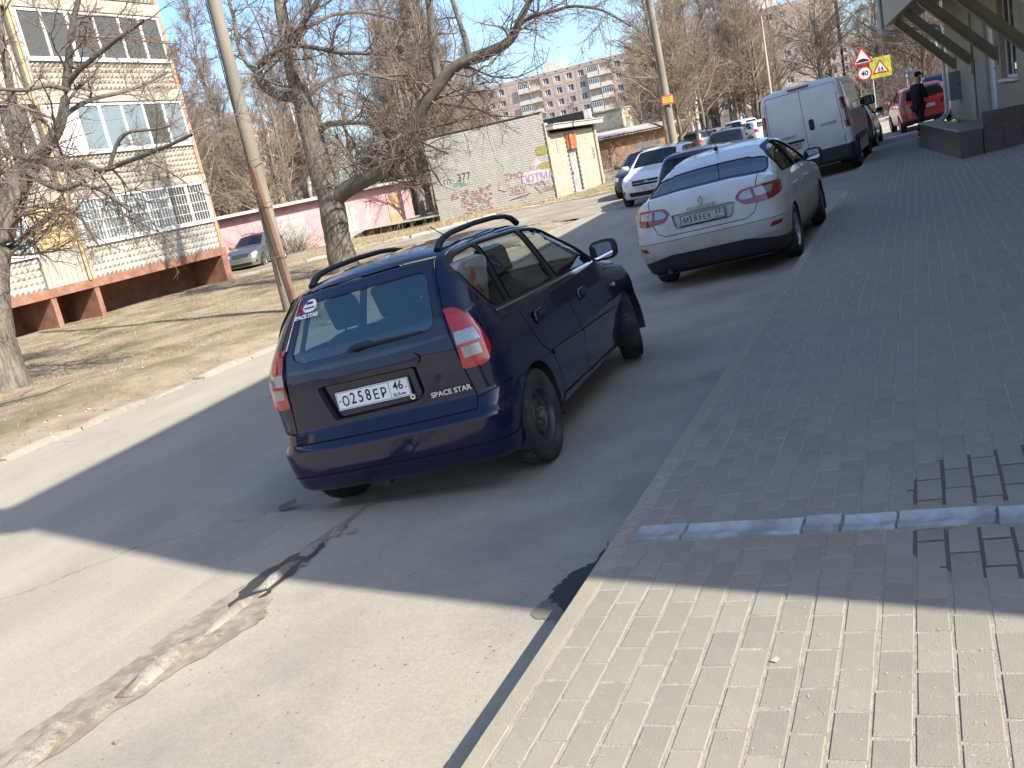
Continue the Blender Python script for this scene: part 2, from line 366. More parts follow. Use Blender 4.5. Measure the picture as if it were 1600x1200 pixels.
# channel trays
m_tray = pm('channel_concrete', (0.42, 0.43, 0.44), 0.75, var=0.22, vs=7, col2=(0.24, 0.245, 0.25), c2s=5, c2w=0.12, bump=0.6, bs=120, per=0.12)
chn = empty('drainage_channel', WALK, kind='structure')
x = -1.30; r = random.Random(3)
for L_ in (0.21, 0.47, 0.14, 0.19, 0.32, 0.35, 0.44, 0.5, 0.5, 0.5, 0.5):
    b = MB(); n = 9; w = 0.132
    pr = [(-w/2, -0.09), (-w/2, 0.0), (-w/2 + 0.018, 0.003)] + [((-w/2 + 0.02) + (w - 0.04) * i / n, 0.002 - 0.0065 * math.sin(math.pi * i / n)) for i in range(n + 1)] + [(w/2 - 0.018, 0.003), (w/2, 0.0), (w/2, -0.09)]
    b.prism(pr, lambda p: (0.004, p[0], p[1]), lambda p: (L_ - 0.004 - r.uniform(0, .006), p[0], p[1]))
    yc = (CH0 + CH1) / 2 - 0.06 * (x + 1.32)
    b.build('channel_tray', m_tray, chn, Matrix.Translation((x, yc + r.uniform(-.008, .008), PZ + 0.008 + r.uniform(-.002, .003))) @ Matrix.Rotation(-0.06 + r.uniform(-.015, .015), 4, 'Z') @ Matrix.Rotation(r.uniform(-.012, .012), 4, 'X'), smooth=40)
    x += L_
for i, (px, py, l, w) in enumerate([(-1.36, 3.37, .10, .06), (-1.37, 3.30, .12, .05), (-1.31, 3.25, .07, .03)]):
    me = rough_stone(l, w, 0.06, 70 + i, 0.012); me.materials.append(m_kerb); link('broken_stone', me, chn, Matrix.Translation((px, py, PZ - 0.02)) @ Matrix.Rotation(rnd.uniform(-.3, .3), 4, 'Z'))

# flat marks on the ground: damp patches, bare soil, old repairs
def blob(cx, cy, pts, amp, seed, n=48):
    out = []; r = random.Random(seed); P = [Vector((p[0], p[1])) for p in pts]; m = len(P)
    for i in range(n):
        t = i / n * m; k = int(t); f = t - k
        p0, p1, p2, p3 = P[(k-1) % m], P[k % m], P[(k+1) % m], P[(k+2) % m]
        q = 0.5 * ((2*p1) + (p2-p0)*f + (2*p0-5*p1+4*p2-p3)*f*f + (3*p1-p0-3*p2+p3)*f**3)
        q = q + Vector((r.uniform(-amp, amp), r.uniform(-amp, amp)))
        out.append((q.x, q.y))
    return out
def sheet(name, poly, mat, parent=None, z=0.004, M=STRIP):
    b = MB(); b.face([(p[0], p[1], z) for p in poly])
    o = b.build(name, mat, None, M); o['kind'] = 'structure'; return o
m_damp = pm('damp_asphalt', (0.035, 0.033, 0.032), 0.5, var=0.25, vs=14, bump=0.3, bs=150, spec=0.4)
m_damp2 = pm('faint_damp', (0.155, 0.138, 0.115), 0.85, var=0.15, vs=10, bump=0.4, bs=160)
m_silt = pm('silt', (0.21, 0.18, 0.14), 0.95, var=0.25, vs=7, col2=(0.295, 0.262, 0.21), c2s=9, c2w=0.08, bump=0.8, bs=90)
sheet('damp_patch', blob(0, 0, [(-1.68, 3.10), (-1.52, 3.02), (-1.50, 3.62), (-1.55, 3.66), (-1.59, 3.56), (-1.605, 3.42), (-1.665, 3.33), (-1.70, 3.2)], 0.012, 2, 70), m_damp)
sheet('damp_patch', blob(0, 0, [(-1.72, 2.98), (-1.58, 2.94), (-1.58, 3.1), (-1.69, 3.13)], 0.012, 3), m_damp2, z=0.003)
m_dsoil = pm('dark_soil', (0.11, 0.094, 0.075), 0.95, var=0.3, vs=20, bump=1, bs=80)
sheet('soil_patch', blob(0, 0, [(-0.24, 3.395), (0.3, 3.365), (0.9, 3.33), (0.9, 3.96), (0.0, 3.85), (-0.18, 3.75)], 0.008, 4), m_dsoil, z=PZ - 0.0014, M=WALK)
sheet('soil_patch', blob(0, 0, [(-0.27, 3.15), (0.3, 3.12), (0.9, 3.08), (0.9, 2.70), (0.05, 2.78), (-0.17, 2.89)], 0.008, 5), m_dsoil, z=PZ - 0.0014, M=WALK)
# broken kerb between strip and road with silt on both sides
sheet('silt_patch', blob(0, 0, [(-3.54, 1.2), (-3.46, 1.9), (-3.36, 2.5), (-3.22, 2.95), (-3.26, 3.15), (-3.42, 3.4), (-3.46, 4.0), (-3.52, 4.5), (-3.56, 4.0), (-3.60, 3.2), (-3.60, 2.2)], 0.02, 5, 90), m_silt)
sheet('silt_patch', blob(0, 0, [(-3.60, 1.0), (-3.50, 2.4), (-3.50, 3.4), (-3.56, 3.75), (-3.66, 3.4), (-3.74, 2.6), (-3.80, 1.6)], 0.025, 6, 80), m_silt, z=0.0055)
sheet('damp_patch', blob(0, 0, [(-3.56, 3.2), (-3.40, 3.28), (-3.40, 3.7), (-3.47, 3.9), (-3.62, 3.6)], 0.02, 7), m_damp, z=0.0075)
bk = empty('broken_kerb', STRIP @ Matrix.Translation((-3.49, 0, 0)), kind='structure')
m_old = pm('crumbling_concrete', (0.42, 0.385, 0.32), 0.92, var=0.3, vs=14, col2=(0.25, 0.21, 0.16), c2s=10, c2w=0.1, bump=2.5, bs=60)
yk = 0.3
for i, (l, w, h, dx) in enumerate([(0.8, .17, .07, -.10), (.7, .16, .06, -.06), (.36, .15, .085, -.06), (.16, .10, .04, .0), (.48, .10, .065, .02), (.42, .09, .06, 0.03), (.34, .10, .055, .0), (.3, .12, .04, -.01), (.16, .09, .03, 0.02)]):
    me = rough_stone(l, w, h * 2, 90 + i, 0.03, round_=0.022); me.materials.append(m_old)
    link('kerb_stone', me, bk, Matrix.Translation((dx, yk + l/2, -h * 0.45)) @ Matrix.Rotation(math.pi/2 + rnd.uniform(-.08, .08), 4, 'Z') @ Matrix.Rotation(rnd.uniform(-.05, .05), 4, 'X'))
    yk += l + 0.02
for i, (px, py, s) in enumerate([(0.16, 4.02, .05), (0.06, 4.0, .06), (.1, 3.62, .04), (-.1, 2.7, .03), (.14, 2.9, .03), (.3, 2.1, .025)]):
    me = rough_stone(s, s * .8, s * .7, 120 + i, 0.01, round_=0.01); me.materials.append(m_old); link('stone_fragment', me, bk, Matrix.Translation((px, py, s * .15)))
for pts, sd in (([(-4.3, 4.55), (-4.22, 4.5), (-4.2, 4.62), (-4.27, 4.68)], 8), ([(-3.98, 4.86), (-3.93, 4.84), (-3.95, 4.93)], 9)):
    sheet('damp_patch', blob(0, 0, pts, 0.01, sd, 20), m_damp, z=0.005, M=Matrix.Translation((0, 0, RZ)) if pts[0][0] < -4.03 else STRIP)

# straw and grit scattered over the pavement
r = random.Random(77); b = MB()
for i in range(1500):
    x, y = r.uniform(-1.33, 1.0), 1.5 + 5.5 * r.random() ** 1.6; a = r.uniform(0, 6.28); l = r.uniform(.002, .008); w_ = r.uniform(.0005, .0011); c, d = math.cos(a), math.sin(a)
    if i % 3 == 0: l = w_ = r.uniform(.001, .0028)
    z = PZ + .0032; b.face([(x - c*l - d*w_, y - d*l + c*w_, z), (x - c*l + d*w_, y - d*l - c*w_, z), (x + c*l + d*w_, y + d*l - c*w_, z + r.uniform(0, .001)), (x + c*l - d*w_, y + d*l + c*w_, z)])
b.face([(-.62, 2.35, PZ + .004), (-.60, 2.34, PZ + .004), (-.59, 2.355, PZ + .006), (-.605, 2.375, PZ + .004)])
o = b.build('pavement_litter', pm('straw_bits', (0.42, 0.375, 0.28), 0.9, var=.3, vs=40), None, WALK); o['kind'] = 'stuff'
b = MB()
for i in range(1800):
    x, y = r.uniform(-9, -1.6), 1.5 + 9 * r.random() ** 1.4; s_ = r.uniform(.002, .008); a = r.uniform(0, 6.28); c, d = math.cos(a)*s_, math.sin(a)*s_
    z = base_z(x, y) + .003; b.face([(x - c, y - d, z), (x + d*.6, y - c*.6, z), (x + c, y + d, z + s_*.5), (x - d*.6, y + c*.6, z)])
o = b.build('road_grit', pm('grit', (0.16, 0.14, 0.11), 0.9, var=.5, vs=30), None, None); o['kind'] = 'stuff'


# ------------------------------------------------------------------ building on the right, canopy, porch
m_plaster = pm('beige_plaster', (0.46, 0.40, 0.285), 0.9, var=0.10, vs=1.6, col2=(0.40, 0.35, 0.25), c2s=0.9, c2w=0.2, bump=0.6, bs=120)
m_trimpl = pm('canopy_plaster', (0.43, 0.38, 0.28), 0.85, var=0.08, vs=3, bump=0.3, bs=100)
m_beam = pm('painted_steel_beam', (0.27, 0.225, 0.14), 0.6, var=0.12, vs=5)
m_dark = pm('dark_void', (0.012, 0.012, 0.013), 0.9)
m_white = pm('white_plastic', (0.74, 0.74, 0.72), 0.45, var=0.04, vs=3)
m_glass_b = glass_mat('building_glass', (0.25, 0.28, 0.30), opaque=0.75, ocol=(0.02, 0.022, 0.025))
RB = empty('shop_building', Matrix.Translation((1.39, 26, 0)) @ Matrix.Rotation(math.radians(6), 4, 'Z'),
           'beige plastered building with a canopy on slanted beams along the pavement', 'building')
def wall_grid(b, u0, u1, z0, z1, ops, P, m=0, mr=0, depth=0.22):
    """wall in the (u,z) plane with openings; P(u,z,d) gives the point, d inwards"""
    us = sorted({u0, u1, *[o[0] for o in ops], *[o[1] for o in ops]}); zs = sorted({z0, z1, *[o[2] for o in ops], *[o[3] for o in ops]})
    for a, c in zip(us[:-1], us[1:]):
        for e, f in zip(zs[:-1], zs[1:]):
            mu, mz = (a+c)/2, (e+f)/2
            if any(o[0] < mu < o[1] and o[2] < mz < o[3] for o in ops): continue
            b.face([P(a, e, 0), P(c, e, 0), P(c, f, 0), P(a, f, 0)], m)
    for o in ops:
        a, c, e, f = o[:4]
        b.face([P(a, e, 0), P(a, e, depth), P(c, e, depth), P(c, e, 0)], mr); b.face([P(a, f, 0), P(c, f, 0), P(c, f, depth), P(a, f, depth)], mr)
        b.face([P(a, e, 0), P(a, f, 0), P(a, f, depth), P(a, e, depth)], mr); b.face([P(c, e, 0), P(c, e, depth), P(c, f, depth), P(c, f, 0)], mr)
def window_me(w, h, mat, bars=(0.5,), fw=0.06, depth=0.06, tr=()):
    b = MB()
    for (a, c, e, f) in [(0, fw, 0, h), (w-fw, w, 0, h), (fw, w-fw, 0, fw), (fw, w-fw, h-fw, h)] + [(w*t-fw/2, w*t+fw/2, fw, h-fw) for t in bars]:
        b.box(-depth/2, depth/2, a, c, e, f)
    for t in tr: b.box(-depth/2+.004, depth/2-.004, fw, w-fw, h*t-fw/2, h*t+fw/2)
    return b.mesh('window', mat)
def pane_me(w, h, mat, fw=0.05):
    b = MB(); b.box(-0.006, 0.006, fw, w-fw, fw, h-fw); return b.mesh('pane', mat)
PW_ = lambda u, z, d: (d, u, z)
ops = [(-0.60, 0.60, 0.45, 2.70), (-3.05, -1.35, 1.25, 3.0)]
wins = []
for u in (-6.5, -9.9, -13.3, -16.7, -20.1, -23.2):
    ops.append((u-0.8, u+0.8, 1.25, 2.95)); wins.append((u-0.8, 1.25, 1.6, 1.7))
for u in (5.6, 2.2, -1.2, -4.6, -8.0, -11.4, -14.8, -18.2, -21.6):
    ops.append((u-0.75, u+0.75, 5.5, 7.2)); wins.append((u-0.75, 5.5, 1.5, 1.7))
b = MB()
wall_grid(b, -12.0, 7.2, 0.23, 8.55, [o for o in ops if o[0] > -12], PW_)
wall_grid(b, -24.62, -12.0, 0.23, 9.1, [o for o in ops if o[1] < -12], PW_)  # unseen near section, raised only to move its shadow edge on the road
b.face([(0.0, 7.2, 0.23), (6.2, 7.2, 0.23), (6.2, 7.2, 8.55), (0, 7.2, 8.55)]); b.face([(0, -24.62, 0.23), (6.2, -24.62, 0.23), (6.2, -24.62, 9.1), (0, -24.62, 9.1)])
b.face([(6.2, -24.62, 0.2), (6.2, 7.2, 0.2), (6.2, 7.2, 9.1), (6.2, -24.62, 9.1)])
b.face([(0, -12, 8.55), (6.2, -12, 8.55), (6.2, 7.2, 8.55), (0, 7.2, 8.55)]); b.face([(0, -24.62, 9.1), (6.2, -24.62, 9.1), (6.2, -12, 9.1), (0, -12, 9.1)])
b.face([(0, -12, 8.55), (6.2, -12, 8.55), (6.2, -12, 9.1), (0, -12, 9.1)])
# set-back base and floor slab edge
b.box(0.12, 6.1, -24.6, 7.05, -0.4, 0.229)
b.box(-0.03, 0.1, -24.62, 7.22, 0.20, 0.228, 1)
b.box(0.4, 0.42, -24.7, 7.1, 0.5, 8.4, 2)
b.build('wall', [m_plaster, m_beam, m_dark], RB)
b = MB(); b.box(-0.18, 0.3, -24.8, -11.9, 9.1, 9.35); b.box(-0.15, 0.3, -11.88, 7.35, 8.55, 8.75); b.build('cornice', m_trimpl, RB)
wcache = {}
for (u, z, w, h) in wins + [(-2.62, 1.25, 1.25, 1.75)]:
    if (w, h) not in wcache: wcache[(w, h)] = (window_me(w, h, m_white), pane_me(w, h, m_glass_b))
    o = link('window', wcache[(w, h)][0], RB, Matrix.Translation((0.14, u, z))); link('pane', wcache[(w, h)][1], o)
b = MB(); b.box(-0.09, 0.2, -3.12, -1.3, 1.19, 1.248); b.build('window_sill', m_white, RB)
# white door
b = MB(); b.box(0.10, 0.15, -0.48, 0.48, 0.45, 2.58); 
for z in (0.62, 1.55): b.box(0.085, 0.10, -0.36, 0.36, z, z + 0.8)
dr = b.build('door', m_white, RB)
b = MB(); b.tube([(0.10, -0.36, 1.5), (0.03, -0.36, 1.5), (0.03, -0.22, 1.5)], 0.012); b.box(0.09, 0.10, -0.39, -0.33, 1.38, 1.58); b.build('handle', pm('dark_metal', (0.03, 0.03, 0.032), 0.4, 0.8), dr)
b = MB(); b.box(0.08, 0.16, -0.60, -0.49, 0.45, 2.7); b.box(0.08, 0.16, 0.49, 0.60, 0.45, 2.7); b.box(0.08, 0.16, -0.488, 0.488, 2.59, 2.7); b.build('door_frame', m_white, dr)
# canopy
m_soff = pm('soffit_board', (0.33, 0.28, 0.19), 0.8, var=0.1, vs=4)
b = MB(); b.box(-1.66, -1.56, -8.6, 8.0, 3.42, 4.45); b.box(-1.558, 0.0, 7.9, 8.0, 3.70, 4.45); b.build('canopy_fascia', m_trimpl, RB)
b = MB(); 
for k in range(6): b.box(-1.558 + k * 0.135, -1.43 + k * 0.135, -8.6, 7.88, 3.44 + 0.003 * (k % 2), 3.47)
b.build('canopy_soffit', m_soff, RB)
b = MB(); b.face([(-1.72, -8.6, 4.46), (-1.72, 8.05, 4.46), (-0.004, 8.05, 4.95), (-0.004, -8.6, 4.95)]); b.face([(-1.72, -8.6, 4.43), (-0.004, -8.6, 4.92), (-0.004, 8.05, 4.92), (-1.72, 8.05, 4.43)])
b.box(-1.75, -1.67, -8.6, 8.06, 4.40, 4.459); b.build('canopy_roof', pm('roof_sheet', (0.12, 0.06, 0.045), 0.6), RB)
for u in (5.5, 2.5, -1.0, -4.4):
    b = MB(); D = Vector((-1.5, 0, 1.62)); n = D.normalized(); w = Vector((0.62, 0, 0.78))
    p0 = Vector((0.02, u, 1.77)); p1 = Vector((-1.50, u, 3.40))
    q = n.cross(Vector((0, 1, 0))).normalized() * 0.10
    for (a, c, s) in ((-0.085, 0.085, 1.0),):
        A = [p0 + q + Vector((0, a, 0)), p0 + q + Vector((0, c, 0)), p0 - q + Vector((0, c, 0)), p0 - q + Vector((0, a, 0))]
        Bq = [p + (p1 - p0) for p in A]
        b.add([tuple(v) for v in A + Bq], [(0,1,5,4),(1,2,6,5),(2,3,7,6),(3,0,4,7),(3,2,1,0),(4,5,6,7)])
    # flange
    A = [p0 + q*1.0 + Vector((0, -0.12, 0)), p0 + q*1.0 + Vector((0, 0.12, 0)), p0 + q*1.18 + Vector((0, 0.12, 0)), p0 + q*1.18 + Vector((0, -0.12, 0))]
    Bq = [p + (p1 - p0)*0.98 for p in A]; b.add([tuple(v) for v in A + Bq], [(0,1,5,4),(1,2,6,5),(2,3,7,6),(3,0,4,7),(3,2,1,0),(4,5,6,7)])
    b.box(-0.02, 0.06, u-0.16, u+0.16, 1.58, 1.98)
    b.build('canopy_beam', m_beam, RB)
b = MB(); b.prism([(0.0, 1.72), (-1.555, 3.41), (-1.555, 4.40), (0.0, 4.85)], lambda p: (p[0], -8.0, p[1]), lambda p: (p[0], -7.7, p[1])); b.build('wing_wall', pm('pale_plaster', (0.50, 0.48, 0.42), 0.9, var=0.08, vs=2), RB)
b = MB(); b.box(-1.3, 0.3, -24.61, -24.2, 9.0, 9.095); b.build('shadow_beam', m_trimpl, RB)  # added out of view, only to cast the shadow wedge at the corner
def RBM(v, u, z): return RB.matrix_world @ Matrix.Translation((v, u, z))
# down pipe
m_zinc = pm('zinc_pipe', (0.42, 0.43, 0.45), 0.45, 0.5, var=0.1, vs=5)
b = MB(); b.tube([(-1.74, 7.75, 4.5), (-1.74, 7.75, 3.42), (-1.68, 7.74, 3.27), (-1.5, 7.7, 3.2), (-0.25, 7.45, 3.12), (-0.12, 7.4, 3.05), (-0.09, 7.35, 2.85), (-0.09, 7.32, 0.62), (-0.12, 7.3, 0.42), (-0.28, 7.2, 0.24), (-0.45, 7.1, 0.16)], 0.072, 12)
for z in (1.2, 2.2): b.tube([(-0.09, 7.33, z), (-0.09, 7.33, z + 0.05)], 0.082, 12)
o = b.build('drain_pipe', m_zinc, None, RB.matrix_world.copy(), smooth=50); tag(o, 'grey zinc drainpipe bending from the canopy end down the wall', 'drainpipe')
# meter box, conduit
m_box = pm('grey_enamel', (0.22, 0.24, 0.25), 0.5, 0.1, var=0.05, vs=3)
eb = empty('meter_cabinet', RBM(0, 5.0, 0.82), 'grey metal cabinet hung on the wall beside the drainpipe', 'cabinet')
b = MB(); b.box(-0.30, -0.002, -0.2, 0.2, 0, 0.80); b.build('casing', m_box, eb)
b = MB(); b.box(-0.28, -0.02, -0.206, -0.2005, 0.03, 0.77); dd = b.build('door', m_box, eb); b = MB(); b.box(-0.06, -0.04, -0.215, -0.206, 0.36, 0.44); b.build('handle', m_dark, dd)
cd = empty('conduit', RBM(-0.03, 2.3, 0), 'thin brown cable conduit with a small box running up the wall', 'conduit')
b = MB(); b.box(-0.06, 0.027, -0.09, 0.09, 1.45, 1.75); b.build('junction_box', m_trimpl, cd)
b = MB(); b.tube([(0, 0.0, 1.75), (0, 0.0, 3.3)], 0.018); b.tube([(0, -0.12, 0.3), (0, -0.12, 1.8), (0, 0.0, 1.85)], 0.022); b.build('pipe', m_beam, cd)
# granite porch
m_gran = pm('red_brown_granite', (0.15, 0.112, 0.098), 0.28, var=0.12, vs=3, col2=(0.075, 0.055, 0.05), c2s=60, c2t=0.52, c2w=0.06, spec=0.5)
m_gran2 = pm('granite_slab', (0.25, 0.205, 0.18), 0.4, var=0.1, vs=3, col2=(0.16, 0.13, 0.115), c2s=60, c2t=0.52, c2w=0.06)
po = empty('granite_porch', RBM(0, -7.5, 0), 'polished red-brown granite porch wall with a low step at its foot', 'porch')
b = MB(); b.box(-1.79, -1.43, 0, 6.3, -0.12, 0.585)
b.build('pedestal', m_gran, po)
for k in range(5):
    b = MB(); b.bbox(-1.815, -1.405, -0.02 + k * 1.27, 1.245 + k * 1.27, 0.587, 0.625, 0.006); b.build('coping_slab', m_gran2, po)
for k in range(3):
    b = MB(); b.bbox(-1.40 + k * 0.305, -1.10 + k * 0.305, 0.06, 0.16, -0.1, 0.86, 0.004); b.build('side_panel', m_gran, po)
b = MB(); b.box(-1.40, -0.01, 0.165, 1.6, -0.1, 0.15); b.box(-1.40, -0.01, 1.6, 1.95, -0.1, 0.30); b.box(-1.40, -0.01, 1.95, 6.25, -0.1, 0.45); b.build('steps', m_gran2, po)
for k in range(5):
    b = MB(); b.bbox(-1.83 + k * 0.355, -1.48 + k * 0.355, -2.45, -0.03, -0.06, 0.135, 0.008); b.build('step_slab', m_gran2, po)
b = MB(); b.bbox(-1.83, -1.50, 6.32, 6.7, -0.06, 0.30, 0.01); b.build('end_block', m_gran2, po)

# ------------------------------------------------------------------ apartment building on the left
m_relief = pm('relief_panel', (0.345, 0.318, 0.268), 0.9, var=0.14, vs=2.5, col2=(0.29, 0.26, 0.20), c2s=2.0, bump=0.5, bs=60)
m_relief2 = pm('pale_relief_panel', (0.385, 0.365, 0.325), 0.9, var=0.14, vs=2.5, col2=(0.31, 0.29, 0.24), c2s=2.0, bump=0.5, bs=60)
m_slab = pm('balcony_slab', (0.33, 0.30, 0.245), 0.9, var=0.12, vs=2, bump=0.4, bs=50)
m_terra = pm('terracotta_paint', (0.235, 0.108, 0.068), 0.85, var=0.2, vs=3, col2=(0.26, 0.14, 0.10), c2s=3)
m_yel = pm('ochre_paint', (0.56, 0.40, 0.19), 0.8, var=0.1, vs=4)
m_greyp = pm('grey_cladding', (0.33, 0.315, 0.275), 0.7, var=0.12, vs=3, stretch=(1, 8, 0.6))
m_brick0 = pm('orange_edge_brick', (0.42, 0.235, 0.15), 0.9, var=0.15, vs=12, col2=(0.33, 0.2, 0.14), c2s=14, bump=0.5, bs=40)
m_glassA = glass_mat('loggia_glass', (0.34, 0.36, 0.36), opaque=0.55, ocol=(0.13, 0.125, 0.108))
m_glassB = glass_mat('pale_glass', (0.4, 0.45, 0.47), opaque=0.72, ocol=(0.22, 0.275, 0.29))
LB = empty('apartment_building', Vector((-22.1, 24.75, 0)), 'cream panel apartment building with glazed loggias and terracotta plinth behind the lawn tree', 'building')
FZ = [(0.9, 1.80, 1.88, 3.15), (3.42, 4.36, 4.46, 5.80), (6.20, 6.98, 7.10, 8.40), (8.85, 9.75, 9.85, 11.1), (11.5, 12.4, 12.5, 13.8)]
b = MB()
# core volume behind the loggias, slabs between floors
b.box(-13, -1.5, -32, 0, -0.6, 14.4, 0)
for (za, zb) in [(0.66, 0.895)]: b.box(-1.49, 0.06, -32, 0, za, zb, 1)
for (za, zb) in [(3.17, 3.40), (5.84, 6.18), (8.44, 8.80), (11.14, 11.46), (13.82, 14.4)]: b.box(-1.49, 0.03, -32, 0.0, za, zb, 0)
b.build('wall', [m_slab, m_terra], LB)
b = MB(); b.box(-1.47, 0.02, -0.16, -0.005, 0.897, 14.0); b.build('end_wall', m_brick0, LB)
b = MB(); b.box(-1.47, 0.045, -0.30, -0.004, -0.6, 0.655, 0); b.build('plinth_pier', m_terra, LB)
for y in (-5.65, -7.15, -10.6): b = MB(); b.box(-1.47, 0.03, y-0.10, y+0.07, -0.6, 0.655); b.build('plinth_pier', m_terra, LB)
b = MB(); b.box(-1.49, -1.42, -32, -0.3, -0.6, 0.65); b.build('plinth_wall', m_terra, LB)
def pyramids(y0, y1, z0, z1, mat, name, n=0.17, d=0.06):
    b = MB(); ny = max(1, round((y1-y0)/n)); nz = max(1, round((z1-z0)/n)); 
    for i in range(ny):
        for j in range(nz):
            a, c = y0 + (y1-y0)*i/ny, y0 + (y1-y0)*(i+1)/ny; e, f = z0 + (z1-z0)*j/nz, z0 + (z1-z0)*(j+1)/nz; g = 0.008
            vs = [(0, a+g, e+g), (0, c-g, e+g), (0, c-g, f-g), (0, a+g, f-g), (d, (a+c)/2, (e+f)/2)]
            b.add(vs, [(0,1,4),(1,2,4),(2,3,4),(3,0,4)])
    b.box(-0.08, 0.0, y0, y1, z0, z1)
    o = b.build(name, mat, LB); o['kind'] = 'stuff'; return o
loggias = [(-5.56, -0.18), (-12.6, -7.25), (-19.8, -14.4), (-27, -21.5)]
for li, (y0, y1) in enumerate(loggias):
    for fi, (za, zb, zc, zd) in enumerate(FZ):
        if fi > 3 and li > 0: continue
        pyramids(y0, y1, za, zb, m_relief2 if fi == 0 else m_relief, 'relief_panel')
        b = MB(); b.box(-0.06, 0.10, y0, y1, zb + 0.003, zb + 0.07); b.build('window_ledge', m_white, LB)
        # glazing
        W = y1 - y0
        cuts = [0, 0.155, 0.32, 0.50, 0.68, 0.84, 1.0] if fi != 1 else [0, 0.20, 0.36, 0.52, 0.68, 0.84, 1.0]
        b = MB(); zb2 = zb + 0.072
        for k, c in enumerate(cuts):
            t = 0.035 if k not in (2, 5) else 0.05
            yc = y0 + W * c; yc = min(max(yc, y0 + t), y1 - t)
            b.box(-0.05, 0.03, yc - t, yc + t, zb2, zd)
        for k in range(len(cuts) - 1):
            ta = 0.035 if k not in (2, 5) else 0.05; tb = 0.035 if k + 1 not in (2, 5) else 0.05
            ya = max(y0 + W * cuts[k], y0 + ta) + ta; yb = min(y0 + W * cuts[k+1], y1 - tb) - tb
            b.box(-0.045, 0.025, ya, yb, zd - 0.06, zd); b.box(-0.045, 0.025, ya, yb, zb2, zb2 + 0.06)
        fr = b.build('window_frame', m_white, LB)
        for k in range(len(cuts) - 1):
            b = MB(); b.box(-0.012, -0.004, y0 + W*cuts[k] + 0.02, y0 + W*cuts[k+1] - 0.02, zb2 + 0.02, zd - 0.02)
            solid = (fi == 1 and k == 0)
            b.build('pane', m_white if solid else (m_glassB if (fi + li) % 2 == 1 and k not in (4,) or (fi == 0 and k < 4) else m_glassA), fr)
        if fi == 0:    # white window grille
            b = MB(); n = int(W / 0.125)
            for i in range(n + 1): yy_ = y0 + 0.03 + (W - 0.06) * i / n; b.box(0.09, 0.10, yy_-0.006, yy_+0.006, zc, zd)
            for j in range(5): z_ = zc + (zd - zc - 0.02) * j / 4; b.box(0.10, 0.11, y0, y1, z_, z_ + 0.016)
            b.build('window_grille', m_white, LB)
# narrow bays between the loggias
for (y0, y1) in [(-7.22, -5.6), (-14.37, -12.63), (-21.4, -19.85)]:
    for fi, (za, zb, zc, zd) in enumerate(FZ[:4]):
        b = MB()
        if fi == 0:
            b.box(-0.05, -0.01, y0, y1, za, zb + 0.07, 1)
            for i in range(9): b.box(-0.01, 0.004, y0 + (y1-y0)*i/9 + .01, y0 + (y1-y0)*(i+1)/9 - .01, za, zb + 0.07, 1)
            b.box(-0.05, 0.02, y0, y1, zb + 0.075, zd, 2)
            n = 7
            for i in range(n):
                for j in range(8):
                    if (i + j) % 2: continue
                    yy_ = y0 + 0.12 + (y1 - y0 - .24) * i / (n-1); z_ = zb + 0.15 + (zd - zb - .25) * j / 7
                    b.box(0.022, 0.035, yy_-0.10, yy_+0.10, z_-0.012, z_+0.012, 3)
        else:
            b.box(-0.3, -0.22, y0, y1, za, zb, 1); b.box(-0.3, -0.22, y0, y1, zb, zd, 0)
        b.build('narrow_bay', [m_slab, m_greyp, m_yel, m_terra], LB)
        if fi > 0:
            o = link('window', window_me(1.0, zd - zc, m_white), LB, Matrix.Translation((-0.19, (y0+y1)/2 - 0.5, zc))); link('pane', pane_me(1.0, zd - zc, m_glassA), o)
    for y in (y0 - 0.005, y1 - 0.10):
        b = MB(); b.box(-0.2, 0.05, y, y + 0.10, 0.9, 14.0); b.build('pilaster', m_slab, LB)
    b = MB(); b.tube([(.085, y1 - .22, .9), (.085, y1 - .22, 14)], .04, 8); b.build('gas_pipe', m_yel, LB)

# ------------------------------------------------------------------ white brick garage
GX0, GX1, GY0, GY1 = -20.55, -14.78, 37.45, 44.25
GR = empty('brick_garage', Vector((GX1, GY0, RZ - 0.02)), 'white silicate brick garage with graffiti and a rusty topped door', 'garage')
m_wbrick = pm('white_silicate_brick', (0.70, 0.66, 0.57), 0.9, var=0.12, vs=3, col2=(0.60, 0.56, 0.48), c2s=2, c2w=0.2)
m_wbrick2 = pm('cream_silicate_brick', (0.42, 0.38, 0.30), 0.9, var=0.12, vs=3, col2=(0.35, 0.305, 0.225), c2s=2, c2w=0.2)
m_mort = pm('dark_mortar', (0.20, 0.185, 0.165), 0.95)
m_mort2 = pm('mortar', (0.17, 0.15, 0.12), 0.95)
m_bit = pm('bitumen', (0.03, 0.03, 0.032), 0.8, var=0.2, vs=5)
m_conc = pm('concrete', (0.40, 0.37, 0.31), 0.9, var=0.2, vs=4, bump=0.6, bs=60)
